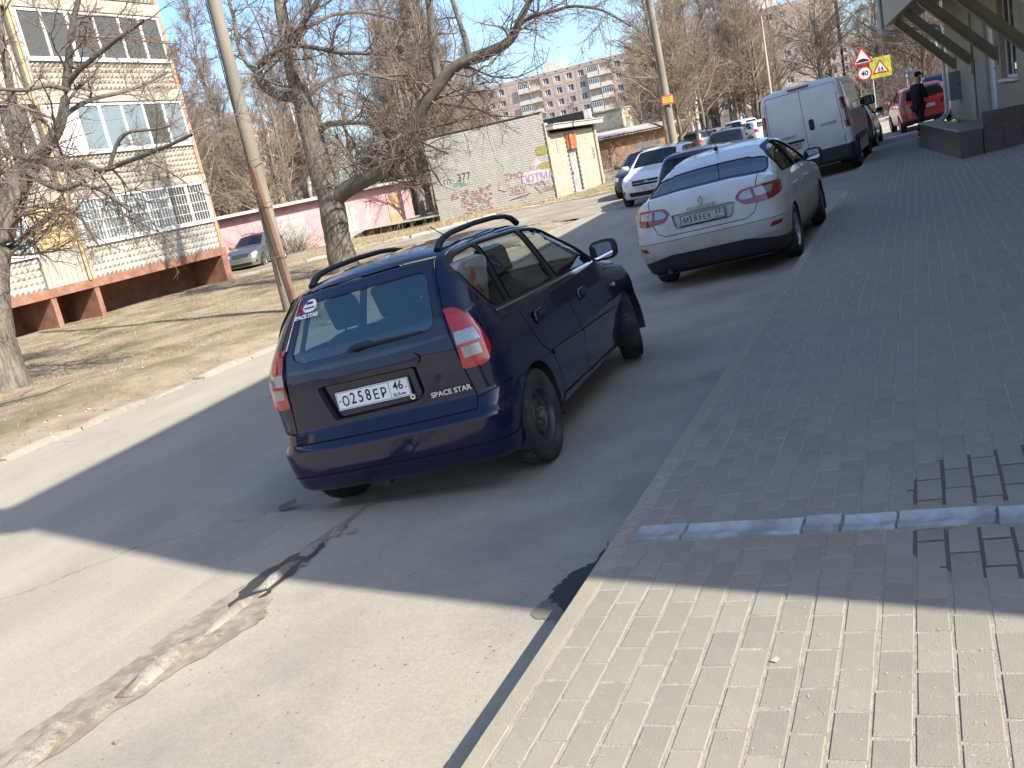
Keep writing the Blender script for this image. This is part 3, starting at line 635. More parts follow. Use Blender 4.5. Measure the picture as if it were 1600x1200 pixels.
def brickwall(name, L_, H, mat, mort, parent, M, openings=(), bl=0.25, bh=0.088, jt=0.012, thick=0.25):
    """L along local x, bricks proud on local -y"""
    b = MB(); r = random.Random(int(L_*100)); b.box(0, L_, 0.0, thick, 0, H, 1) if not openings else None
    if openings:
        u = sorted({0, L_, *[o[0] for o in openings], *[o[1] for o in openings]}); z = sorted({0, H, *[o[2] for o in openings], *[o[3] for o in openings]})
        for a, c in zip(u[:-1], u[1:]):
            for e, f in zip(z[:-1], z[1:]):
                if any(o[0] < (a+c)/2 < o[1] and o[2] < (e+f)/2 < o[3] for o in openings): continue
                b.box(a, c, 0, thick, e, f, 1)
    n = int(H / (bh + jt))
    for j in range(n):
        z0 = j * (bh + jt) + jt/2; x = -(bl/2) if j % 2 else 0
        while x < L_:
            a, c = max(x + jt/2, 0.0), min(x + bl - jt/2, L_); x += bl
            if c - a < 0.03: continue
            if any(o[0] - .02 < (a+c)/2 < o[1] + .02 and o[2] < z0 + bh/2 < o[3] for o in openings): continue
            d = -0.012 - r.uniform(0, 0.006)
            b.box(a, c, d, -0.0005, z0, z0 + bh, 0, skip=('k',))
    o = b.build(name, [mat, mort], parent, M); return o
LX = GX1 - GX0; LY = GY1 - GY0
w = brickwall('front_wall', LX, 3.75, m_wbrick, m_mort, GR, Matrix.Translation((-LX, 0, 0))); 
# side wall facing the road (rotate so that -y faces +x)
RS = Matrix.Rotation(math.pi/2, 4, 'Z')
w = brickwall('side_wall', LY - 0.52, 2.85, m_wbrick2, m_mort2, GR, Matrix.Translation((-0.0, 0.26, 0)) @ RS, openings=[(2.15, 3.55, 0.06, 2.72)])
brickwall('corner_pier', 0.40, 3.3, m_wbrick2, m_mort2, GR, Matrix.Translation((0.09, 0.002, 0)) @ RS); brickwall('corner_pier', 0.3, 3.3, m_wbrick2, m_mort2, GR, Matrix.Translation((0.09, LY - 0.34, 0)) @ RS)
b = MB(); b.box(-LX, 0, LY - 0.25, LY, 0, 3.72); b.box(-LX, -LX + .25, .27, LY - .27, 0, 3.3); b.build('back_wall', m_wbrick, GR)
b = MB(); b.face([(-0.28, .26, 3.2), (-0.28, LY - .26, 3.2), (-LX, LY - .26, 3.5), (-LX, .26, 3.5)]); b.box(-LX, -0.3, LY - 0.27, LY - 0.252, 3.2, 3.7); b.box(-LX, .02, -0.03, 0.26, 3.752, 3.79); b.build('roof', m_bit, GR)
b = MB(); b.box(-0.9, 0.45, 0.10, LY + 0.2, 2.98, 3.16); b.box(-0.9, 0.50, 0.08, LY + 0.24, 3.165, 3.2); b.build('roof_slab', m_conc, GR)
# the door in the side wall
m_doorp = pm('grey_painted_door', (0.36, 0.36, 0.35), 0.55, 0.2, var=0.25, vs=4, col2=(0.28, 0.285, 0.28), c2s=1.5)
m_rust = pm('rusty_sheet', (0.30, 0.11, 0.04), 0.8, 0.2, var=0.4, vs=5, col2=(0.44, 0.40, 0.34), c2s=2.2, c2t=0.6, c2w=0.05)
m_rust2 = pm('rust_paint', (0.42, 0.26, 0.15), 0.8, var=0.3, vs=6, col2=(0.32, 0.32, 0.30), c2s=1.6)
gd = MB(); gd.box(-0.12, -0.08, 2.43, 3.78, 0.06, 2.0, 0); gd.box(-0.079, -0.07, 2.5, 3.7, 0.07, 0.42, 1)
dr = gd.build('garage_door', [m_doorp, m_rust2], GR)
b = MB(); b.box(-0.07, 0.10, 2.45, 3.7, 2.02, 2.74); b.build('rusty_hood', m_rust, GR)
b = MB(); b.box(-0.07, -0.06, 2.9, 3.0, 0.9, 1.02); b.build('lock', m_dark, dr)
b = MB(); b.box(0.010, 0.016, 1.25, 1.31, 1.95, 2.55); b.box(0.010, 0.016, 5.2, 5.25, 1.95, 2.45); b.build('vent_slot', m_dark, GR)
for pts, c in (([(-0.06, .2), (.45, .1), (.9, 3.5), (1.1, LY + .3), (.1, LY), (-0.06, 3)], m_conc),):
    b = MB(); b.prism(blob(0, 0, pts, .02, 5, 40), lambda p: (p[0], p[1], -0.1), lambda p: (p[0], p[1], 0.05)); b.build('footing', c, GR)
# graffiti (flat paint on the bricks)
def gmat(n, c): return pm(n, c, 0.85, var=0.25, vs=9)
m_gb, m_gr, m_gw, m_gy, m_gg = gmat('black_spray', (0.09, 0.09, 0.10)), gmat('red_spray', (0.44, 0.26, 0.225)), gmat('white_spray', (0.72, 0.69, 0.69)), gmat('yellow_spray', (0.46, 0.42, 0.12)), gmat('green_spray', (0.25, 0.40, 0.30))
FR = lambda x, z: Matrix.Translation((x - GX1, -0.021, z - RZ + 0.02)) @ Matrix.Rotation(math.pi/2, 4, 'X')
text_mesh('graffiti', '377', 0.46, m_gb, GR, FR(-18.9, 1.5), 0.001); text_mesh('graffiti', 'ГП.', 0.3, m_gb, GR, FR(-19.75, 1.42), 0.001)
text_mesh('graffiti', 'ZMO', 0.40, m_gr, GR, FR(-16.5, 1.1), 0.001, 0.0); text_mesh('graffiti', 'ЗБУ', 0.48, m_gr, GR, FR(-16.45, 0.45), 0.001, 0.0)
text_mesh('graffiti', 'ВОР', 0.25, m_gr, GR, FR(-15.45, 1.25), 0.001); text_mesh('graffiti', 'ЗВА', 0.26, m_gr, GR, FR(-14.98, 0.28), 0.001, 0.006)
b = MB(); b.face([(p[0], -0.0205, p[1]) for p in blob(0, 0, [(-1.32, .75), (-.8, .62), (-.1, .72), (-.08, 1.15), (-.5, 1.62), (-.75, 1.45), (-.9, 1.25), (-1.3, 1.1)], .03, 3)]); o = b.build('graffiti', m_gw, GR, Matrix.Translation((0, 0, .27)))
text_mesh('graffiti', 'ПОТМА', 0.42, gmat('mauve_spray', (0.42, 0.33, 0.38)), GR, FR(-15.42, 0.85), 0.001, 0.004)
for (x, z, w_, h_) in ((-15.0, 1.96, .22, .15), (-15.0, 1.31, .19, .12)):
    b = MB(); b.face([(p[0] - GX1, -0.022, p[1] - RZ) for p in blob(0, 0, [(x-w_, z-h_), (x+w_*.9, z-h_), (x+w_, z+h_), (x-w_, z+h_*.9)], .015, 4)]); b.build('graffiti', m_gy, GR)
b = MB()
rr = random.Random(11)
for k in range(190):
    x0 = -19.35 + rr.uniform(0, 1.55); z0 = rr.uniform(-0.15, 0.95); 
    if (z0 - 0.95) > (x0 + 19.3) * 0.1: continue
    b.box(x0 - GX1, x0 - GX1 + rr.uniform(0.05, .16), -0.0205 - k*1e-5, -0.0195, z0 - RZ, z0 - RZ + rr.uniform(0.02, 0.05))
for k in range(12):
    x0 = -19.8 + rr.uniform(0, .35); z0 = rr.uniform(.55, .85); b.box(x0 - GX1, x0 - GX1 + .12, -0.0215 - k*2e-5, -0.02, z0 - RZ, z0 - RZ + 0.06)
b.build('graffiti', m_gr, GR)
b = MB()
for k in range(9): x0 = -19.5 + rr.uniform(0, .7); z0 = rr.uniform(1.12, 1.3); b.box(x0 - GX1, x0 - GX1 + .22, -0.0215 - k*2e-5, -0.02, z0 - RZ, z0 - RZ + 0.05)
b.build('graffiti', m_gg, GR)
def stroke(pts, w_, mat):
    b = MB(); b.tube([(x - GX1, -0.021, z - RZ) for x, z in pts], w_, 4); b.build('graffiti', mat, GR)
heart = [(-15.35, .2), (-15.6, .5), (-15.5, .68), (-15.35, .58), (-15.2, .7), (-15.08, .52), (-15.35, .2)]
stroke(heart, .012, m_gr); stroke([(-16.9, 0.15), (-15.85, 0.28)], .015, m_gr); stroke([(-17.2, 1.0), (-17.35, .7), (-17.0, .55), (-16.8, .8)], .012, m_gr); stroke([(-15.9, .9), (-15.8, .62), (-15.1, .72)], .01, m_gr)
for z in (.95, 1.25): text_mesh('graffiti', 'ЗУ', .36, m_gb, GR, Matrix.Translation((0.022, 43.45 - GY0, z - RZ + .25)) @ Matrix.Rotation(math.pi/2, 4, 'Z') @ Matrix.Rotation(math.pi/2, 4, 'X'), .001)

# ------------------------------------------------------------------ pink garages
PA, PB = Vector((-33.2, 36.9, 0)), Vector((-28.7, 49.3, 0)); pd = (PB - PA); pl = pd.length; ang = math.atan2(pd.y, pd.x)
PG = empty('pink_garages', Matrix.Translation((PB.x, PB.y, -0.72)) @ Matrix.Rotation(ang, 4, 'Z'), 'low pink plastered garage row with metal doors behind the big tree', 'garage')
m_pink = pm('pink_plaster', (0.43, 0.235, 0.245), 0.9, var=0.16, vs=2, col2=(0.44, 0.30, 0.30), c2s=1.6, c2t=0.58, c2w=0.1, bump=0.4, bs=60)
b = MB(); b.box(-pl, 0, 0, 5.5, -0.4, 2.62); b.build('wall', m_pink, PG)
b = MB(); b.box(-pl - .2, .25, -0.55, 5.7, 2.625, 2.78); b.build('roof', m_conc, PG)
m_gdoor = pm('faded_garage_door', (0.30, 0.31, 0.29), 0.7, 0.1, var=0.15, vs=3, col2=(0.36, 0.22, 0.11), c2s=1.3, c2t=0.63, c2w=0.05)
m_rdoor = pm('rusting_garage_door', (0.40, 0.32, 0.27), 0.75, 0.1, var=0.2, vs=3, col2=(0.40, 0.20, 0.07), c2s=1.5, c2t=0.5, c2w=0.1)
for (x0, x1, mm_) in ((-5.1, -4.35, m_gdoor), (-1.9, -0.9, m_rdoor), (-9.8, -7.8, m_gdoor)):
    b = MB(); mid = (x0 + x1) / 2; b.box(x0, mid - .008, -0.06, -0.002, 0.1, 2.1); b.box(mid + .008, x1, -0.06, -0.002, 0.1, 2.1); 
    for z in (.4, 1.2, 1.9): b.box(x0 + .05, x1 - .05, -.075, -.061, z, z + .05)
    b.build('garage_door', mm_, PG)
text_mesh('painted_number', '77', .6, m_gb, PG, Matrix.Translation((-3.3, -0.004, 1.75)) @ Matrix.Rotation(math.pi/2, 4, 'X'), .001); text_mesh('painted_number', '121', .5, m_gb, PG, Matrix.Translation((-10.9, -0.004, 1.15)) @ Matrix.Rotation(math.pi/2, 4, 'X'), .001)
# shed of dark brick between the pink and the white garages
SH = empty('brick_shed', Matrix.Translation((-22.6, 46.5, -0.5)), 'low brown brick shed between the pink row and the white garage', 'shed')
m_bbrick = pm('brown_brick', (0.27, 0.16, 0.105), 0.9, var=0.25, vs=9, bump=0.5, bs=30)
m_mort3 = pm('brown_mortar', (0.16, 0.125, 0.10), 0.95)
brickwall('front_wall', 4.5, 2.5, m_bbrick, m_mort3, SH, Matrix.Translation((-2.5, 0, 0)), openings=[(0.4, 1.5, 0.0, 1.9)])
b = MB(); b.box(-2.2, -.9, .1, .15, 0, 1.95); b.build('door', m_doorp, SH); b = MB(); b.box(-2.9, 2.2, -.4, 4, 2.55, 2.65); b.build('roof', m_conc, SH)
# brick garage with a corrugated roof, grey block behind it
QA, QB = Vector((-24.6, 69.5, 0)), Vector((-19.2, 78.0, 0)); qd = QB - QA; ql = qd.length
BG = empty('low_garage', Matrix.Translation((QB.x, QB.y, -0.4)) @ Matrix.Rotation(math.atan2(qd.y, qd.x), 4, 'Z'), 'long brown brick garage under a pale corrugated roof', 'garage')
m_ybrick = pm('yellow_brown_brick', (0.36, 0.245, 0.145), 0.9, var=0.22, vs=8)
brickwall('front_wall', ql, 2.55, m_bbrick, m_mort3, BG, Matrix.Translation((-ql, 0, 0)))
brickwall('end_wall', 1.6, 2.4, m_ybrick, m_mort2, BG, Matrix.Translation((-0.0, -0.02, 0)))
b = MB(); b.box(-ql, 0, .26, 5, -.3, 2.5); b.build('back_wall', m_bbrick, BG)
b = MB(); n = 52
for i in range(n):
    x0 = -ql - .4 + (ql + 2.6) * i / n; x1 = -ql - .4 + (ql + 2.6) * (i + .5) / n; x2 = -ql - .4 + (ql + 2.6) * (i + 1) / n
    for (a, c, za, zc) in ((x0, x1, 0, .10), (x1, x2, .10, 0)):
        b.face([(a, -1.1, 2.50 + za), (c, -1.1, 2.50 + zc), (c, 5.2, 2.95 + zc), (a, 5.2, 2.95 + za)])
b.box(-ql - .4, 2.2, -0.95, 5.2, 2.40, 2.45)
b.build('corrugated_roof', pm('asbestos_roof', (0.48, 0.45, 0.41), 0.9, var=0.15, vs=2), BG)
b = MB(); b.box(-4.6, -1.6, -.025, -.019, 1.15, 1.6); b.box(-3.2, -2.2, -.025, -.019, .6, 1.0); b.build('painted_patch', m_gb, BG)
GB = empty('grey_block', Vector((-27.2, 91.0, -0.4)), 'grey concrete block with one barred white window behind the low brick garage', 'building')
m_gconc = pm('grey_panel', (0.36, 0.335, 0.27), 0.9, var=0.1, vs=1); m_gconc2 = pm('cream_panel', (0.56, 0.50, 0.36), 0.9, var=0.08, vs=1)
for z in range(3):
    for k in range(2): b = MB(); b.box(-6 + 3.0*k + .012, -3.0 + 3.0 * k - .012, 0, .3, z * 1.7 + .012, z * 1.7 + 1.69); b.build('wall_panel', m_gconc, GB)
b = MB(); wall_grid(b, 0, 3.6, 0, 5.12, [(0.9, 2.5, 2.4, 4.2)], lambda u, z, d: (0.02 - d, u, z)); b.box(-5.9, -.3, .31, 3.5, 0, 5.0, 0); b.build('wall', m_gconc2, GB)
o = link('window', window_me(1.6, 1.8, m_white, (0.25, .5, .75)), GB, Matrix.Translation((-0.1, .9, 2.4))); link('pane', pane_me(1.6, 1.8, m_glassA), o)
b = MB(); b.box(-6.1, .1, -.08, 3.7, 5.13, 5.25); b.build('roof', m_conc, GB)

# ------------------------------------------------------------------ far blocks of flats
m_panelb = pm('brown_panel', (0.50, 0.385, 0.315), 0.9, var=0.10, vs=0.5, per=0.10)
m_seam = pm('panel_seam', (0.70, 0.62, 0.54), 0.9)
m_logw = pm('loggia_front', (0.62, 0.58, 0.52), 0.9, var=0.15, vs=1)
m_fg = glass_mat('far_glass', (0.2, 0.22, 0.25), opaque=0.8, ocol=(0.13, 0.15, 0.18))
me_win = window_me(1.5, 1.5, m_white, (0.38,), 0.09, 0.12); me_pane = pane_me(1.5, 1.5, m_fg)
me_lw = window_me(2.8, 1.35, m_white, (0.2, 0.4, 0.6, 0.8), 0.08, 0.1); me_lp = pane_me(2.8, 1.35, m_fg)
def flats(M, cols, nf, label, fh=2.8, bw=3.15, z0=-0.6, mat=m_panelb, seam=m_seam, depth=12.0, group=None, lowfloor=0, top=True):
    root = empty('apartment_block', M, label, 'building', group)
    W = bw * len(cols); H = nf * fh
    b = MB(); b.box(0, W, 0.35, depth, z0, z0 + H + 0.9, 0); b.face([(W, .34, z0), (W, depth, z0), (W, depth, z0 + H), (W, .34, z0 + H)], 0); b.build('wall', [mat, seam], root)
    b = MB()
    for i in range(len(cols) + 1): b.box(max(0, i*bw - .10), min(W, i*bw + .10), 0.05, .349, z0, z0 + H, 0)
    for j in range(nf + 1):
        for i in range(len(cols)): b.box(i*bw + .101, (i+1)*bw - .101, 0.06, .348, z0 + j*fh - .10, z0 + j*fh + .10, 0)
    b.build('panel_joint', seam, root)
    pcache = {}
    for j in range(nf):
        for i, c in enumerate(cols):
            if (j < lowfloor): continue
            x, z = i*bw, z0 + j*fh
            if c == 'W':
                if 'W' not in pcache:
                    b = MB(); wall_grid(b, .102, bw - .102, .102, fh - .102, [(.82, 2.33, .85, 2.36)], lambda u, zz, d: (u, d, zz), depth=.3); pcache['W'] = b.mesh('facade_panel', mat)
                link('facade_panel', pcache['W'], root, Matrix.Translation((x, 0, z)))
                o = link('window', me_win, root, Matrix.Translation((x + .825, .22, z + .855)) @ Matrix.Rotation(-math.pi/2, 4, 'Z')); link('pane', me_pane, o)
            elif c == 'L':
                if 'L' not in pcache:
                    b = MB(); b.box(.12, bw - .12, -0.6, -0.5, 0.0, 1.05); b.box(.12, bw - .12, -0.49, .3, -.08, -0.002); pcache['L'] = b.mesh('loggia_front', m_logw)
                link('loggia_front', pcache['L'], root, Matrix.Translation((x, 0, z)))
                if rnd.random() < .72:
                    o = link('window', me_lw, root, Matrix.Translation((x + .17, -.52, z + 1.06)) @ Matrix.Rotation(-math.pi/2, 4, 'Z')); link('pane', me_lp, o)
            else:
                if 'B' not in pcache: b = MB(); b.box(.102, bw - .102, 0.0, .3, .102, fh - .102); pcache['B'] = b.mesh('facade_panel', mat)
                link('facade_panel', pcache['B'], root, Matrix.Translation((x, 0, z)))
    b = MB(); b.box(-.05, W + .05, -.02, .34, z0 + H + .102, z0 + H + .95)
    b.build('parapet', mat, root)
    vb = MB(); vb.box(0, .6, -.03, -.021, 0, .2); vm_ = vb.mesh('attic_vent', m_dark)
    for i in range(len(cols)):
        if cols[i] != 'B': link('attic_vent', vm_, root, Matrix.Translation((i*bw + 1.2, 0, z0 + H + .45)))
    if top:
        for k in (W * .36, W * .7):
            b = MB(); b.box(k, k + 5, 3, 7, z0 + H, z0 + H + 3.2); b.box(k + 1, k + 1.8, 2.96, 2.998, z0 + H + 1.2, z0 + H + 2.4); b.build('stair_head', m_logw, root)
    return root
flats(Matrix.Translation((-109, 226, 0)), list('WWWWBLLWWWWLLWWBLLWW'), 8, 'long brown panel block of flats behind the white garage roof', z0=-1.6, lowfloor=1)
flats(Matrix.Translation((-43.3, 222, 0)), list('WLLWWWBWW'), 8, 'tall brown block of flats behind the far street lamps', z0=-0.2, lowfloor=1, bw=3.05)
flats(Matrix.Translation((-33.0, 330, 0)), list('WWWWB'), 7, 'pale end block of flats beyond the brown ones', z0=-0.6, lowfloor=1, mat=pm('pale_panel', (0.58, 0.48, 0.40), 0.9, var=.1, vs=.5), seam=pm('white_seam', (0.62, 0.58, 0.52), 0.9), top=False)
flats(Matrix.Translation((-150, 150, 0)) @ Matrix.Rotation(math.radians(25), 4, 'Z'), list('WLWWBWWLW'), 7, 'brown block of flats showing behind the corner of the cream building', z0=-1.0, lowfloor=1, top=False)

# ------------------------------------------------------------------ trees
m_bark = pm('grey_bark', (0.20, 0.175, 0.145), 0.95, var=0.3, vs=6, col2=(0.105, 0.09, 0.07), c2s=9, c2w=0.1, bump=2.5, bs=14, stretch=(2.2, 2.2, 0.35))
m_bark_d = pm('dark_limb_bark', (0.125, 0.11, 0.09), 0.95, var=0.3, vs=6, bump=1.5, bs=30, stretch=(2, 2, 0.6))
m_twig = pm('twigs', (0.165, 0.13, 0.105), 0.95, var=0.2, vs=0.6)
m_twig2 = pm('pale_twigs', (0.235, 0.185, 0.135), 0.95, var=0.25, vs=0.4)
m_twig3 = pm('reddish_twigs', (0.21, 0.15, 0.12), 0.95, var=0.25, vs=0.4)
m_trunk2 = pm('far_bark', (0.15, 0.125, 0.10), 0.95, var=0.3, vs=2, bump=1, bs=10)
m_birch = pm('birch_bark', (0.42, 0.40, 0.36), 0.9, var=0.25, vs=3, col2=(0.06, 0.055, 0.05), c2s=4, c2t=0.62, c2w=0.04)

def batch_tubes(P, R, n):
    """P (B,K,3), R (B,K) -> verts, quads (numpy)"""
    B_, K = R.shape
    T = np.empty_like(P); T[:, 1:-1] = P[:, 2:] - P[:, :-2]; T[:, 0] = P[:, 1] - P[:, 0]; T[:, -1] = P[:, -1] - P[:, -2]
    T /= np.linalg.norm(T, axis=2, keepdims=True) + 1e-9
    ref = np.where(np.abs(T[..., 2:3]) > 0.9, np.array([1.0, 0, 0]), np.array([0, 0, 1.0]))
    U = np.cross(T, ref); U /= np.linalg.norm(U, axis=2, keepdims=True) + 1e-9
    W = np.cross(T, U)
    a = np.arange(n) * 2 * np.pi / n
    V = P[:, :, None, :] + R[:, :, None, None] * (U[:, :, None, :] * np.cos(a)[:, None] + W[:, :, None, :] * np.sin(a)[:, None])
    V = V.reshape(-1, 3)
    i = np.arange(B_)[:, None, None] * K * n + np.arange(K - 1)[None, :, None] * n; k = np.arange(n)[None, None, :]; k2 = (k + 1) % n
    Q = np.stack([i + k, i + k2, i + n + k2, i + n + k], -1).reshape(-1, 4)
    return V, Q
def np_mesh(name, parts, mats, mi=None, smooth_=True):
    V = np.concatenate([p[0] for p in parts]); off = 0; Qs = []
    for v, q in parts: Qs.append(q + off); off += len(v)
    Q = np.concatenate(Qs); me = bpy.data.meshes.new(name)
    me.vertices.add(len(V)); me.vertices.foreach_set('co', V.astype(np.float32).ravel())
    me.loops.add(Q.size); me.loops.foreach_set('vertex_index', Q.astype(np.int32).ravel())
    me.polygons.add(len(Q)); me.polygons.foreach_set('loop_start', np.arange(0, Q.size, 4, dtype=np.int32))
    for m in mats: me.materials.append(m)
    if mi is not None: me.polygons.foreach_set('material_index', np.asarray(mi, dtype=np.int32))
    if smooth_: me.polygons.foreach_set('use_smooth', np.ones(len(Q), dtype=bool))
    me.update(calc_edges=True); return me
def resample(pts, rad, step):
    P = np.array(pts, float); R = np.array(rad, float); d = np.r_[0, np.cumsum(np.linalg.norm(np.diff(P, axis=0), axis=1))]
    n = max(4, int(d[-1] / step)); t = np.linspace(0, d[-1], n)
    # catmull smoothing through interpolation of a smoothed curve
    Q = np.stack([np.interp(t, d, P[:, k]) for k in range(3)], 1); RR = np.interp(t, d, R)
    for _ in range(2): Q[1:-1] = 0.25 * Q[:-2] + 0.5 * Q[1:-1] + 0.25 * Q[2:]
    return Q, RR
def spawn(P, R, L, rng, per, ang, ratio, rr, t0=0.25, minr=0.0035):
    """children of branches P (B,K,3): returns start, dir, len, rad"""
    B_, K, _ = P.shape
    cnt = np.maximum(0, rng.poisson(per * np.ones(B_))); bi = np.repeat(np.arange(B_), cnt); n = len(bi)
    t = t0 + (1 - t0) * rng.random(n); f = t * (K - 1); k = np.minimum(f.astype(int), K - 2); fr = (f - k)[:, None]
    S = P[bi, k] * (1 - fr) + P[bi, k + 1] * fr; T = P[bi, k + 1] - P[bi, k]; T /= np.linalg.norm(T, axis=1, keepdims=True) + 1e-9
    rp = R[bi, k] * (1 - fr[:, 0]) + R[bi, k + 1] * fr[:, 0]
    ref = rng.normal(size=(n, 3)); side = np.cross(T, ref); side /= np.linalg.norm(side, axis=1, keepdims=True) + 1e-9
    a = np.radians(rng.normal(ang, 13, n))[:, None]; D = T * np.cos(a) + side * np.sin(a)
    Ln = L[bi] * ratio * (1.15 - 0.65 * t) * rng.uniform(0.6, 1.3, n)
    Rn = np.maximum(minr, np.minimum(rp * 0.75, rp * rr * rng.uniform(0.75, 1.2, n)))
    return S, D, Ln, Rn
def grow(S, D, L, R0, K, rng, wig, trop, tip=0.35):
    n = len(S); P = np.empty((n, K, 3)); P[:, 0] = S; d = D.copy(); st = (L / (K - 1))[:, None]
    for k in range(1, K):
        d = d + rng.normal(size=(n, 3)) * wig + np.array([0, 0, 1.0]) * trop; d /= np.linalg.norm(d, axis=1, keepdims=True)
        P[:, k] = P[:, k - 1] + d * st
    R = R0[:, None] * np.linspace(1, tip, K)[None, :]
    return P, R
def limb_tubes(limbs, n=10, step=0.12, amp=0.06, seed=0, flare=None):
    out = []; lims = []
    for i, (p, r) in enumerate(limbs):
        Q, RR = resample(p, r, step)
        V, F = batch_tubes(Q[None], RR[None], n if i == 0 else max(6, n - 3))
        nz = np.array([mnoise.noise(Vector(v) * 1.6 + Vector((seed, 0, 0))) + 0.5 * mnoise.noise(Vector(v) * 5.0) for v in V])
        ctr = np.repeat(Q, len(V) // len(Q), axis=0); V = ctr + (V - ctr) * (1 + amp * 2.2 * nz)[:, None]
        out.append((V, F)); lims.append((Q, RR))
    return out, lims
def big_tree(name, limbs, label, seed, dens, cat='tree', n=20, tw=(m_twig,), l1=1.9, base=None):
    rng = np.random.default_rng(seed)
    o0 = np.array(base if base is not None else limbs[0][0][0]); limbs = [([(np.array(q) - o0) for q in p], r) for p, r in limbs]
    root = empty(name, Vector(o0), label, cat)
    tubes, lims = limb_tubes(limbs, n=n, seed=seed, step=0.14)
    link('trunk', np_mesh('trunk', tubes[:1], [m_bark]), root)
    link('limbs', np_mesh('limbs', tubes[1:], [m_bark_d]), root)
    # first order branches along the limbs
    Ss, Ds, Ls, Rs = [], [], [], []
    for i, (Q, RR) in enumerate(lims):
        K = len(Q); ln = np.sum(np.linalg.norm(np.diff(Q, axis=0), axis=1))
        a = 0.42 if i == 0 else 0.12
        S, D, L, R = spawn(Q[None], RR[None], np.array([ln]), rng, dens * ln * (1 - a), 58, 1.0, 0.38, a, 0.008)
        L = np.clip(l1 * rng.uniform(0.5, 1.35, len(S)) * (0.55 + 8 * np.minimum(0.08, R * 2)), 0.5, 3.6); R = np.clip(R, 0.007, 0.026)
        # tip continuation
        Ss.append(S); Ds.append(D); Ls.append(L); Rs.append(R)
    S, D, L, R = map(np.concatenate, (Ss, Ds, Ls, Rs))
    P1, R1 = grow(S, D, L, R, 8, rng, 0.20, 0.03); parts = [batch_tubes(P1, R1, 5)]
    S, D, L2, R2 = spawn(P1, R1, L, rng, 8.0, 48, 0.55, 0.6, 0.15, 0.0042); P2, R2 = grow(S, D, L2, R2, 6, rng, 0.22, -0.01); parts.append(batch_tubes(P2, R2, 4))
    S, D, L3, R3 = spawn(P2, R2, L2, rng, 8.0, 45, 0.62, 0.65, 0.12, 0.0032); P3, R3 = grow(S, D, L3, R3, 4, rng, 0.25, -0.04); parts.append(batch_tubes(P3, R3, 3))
    print(name, 'branches', len(P1), len(P2), len(P3))
    link('crown', np_mesh('crown', parts, list(tw)), root)
    return root
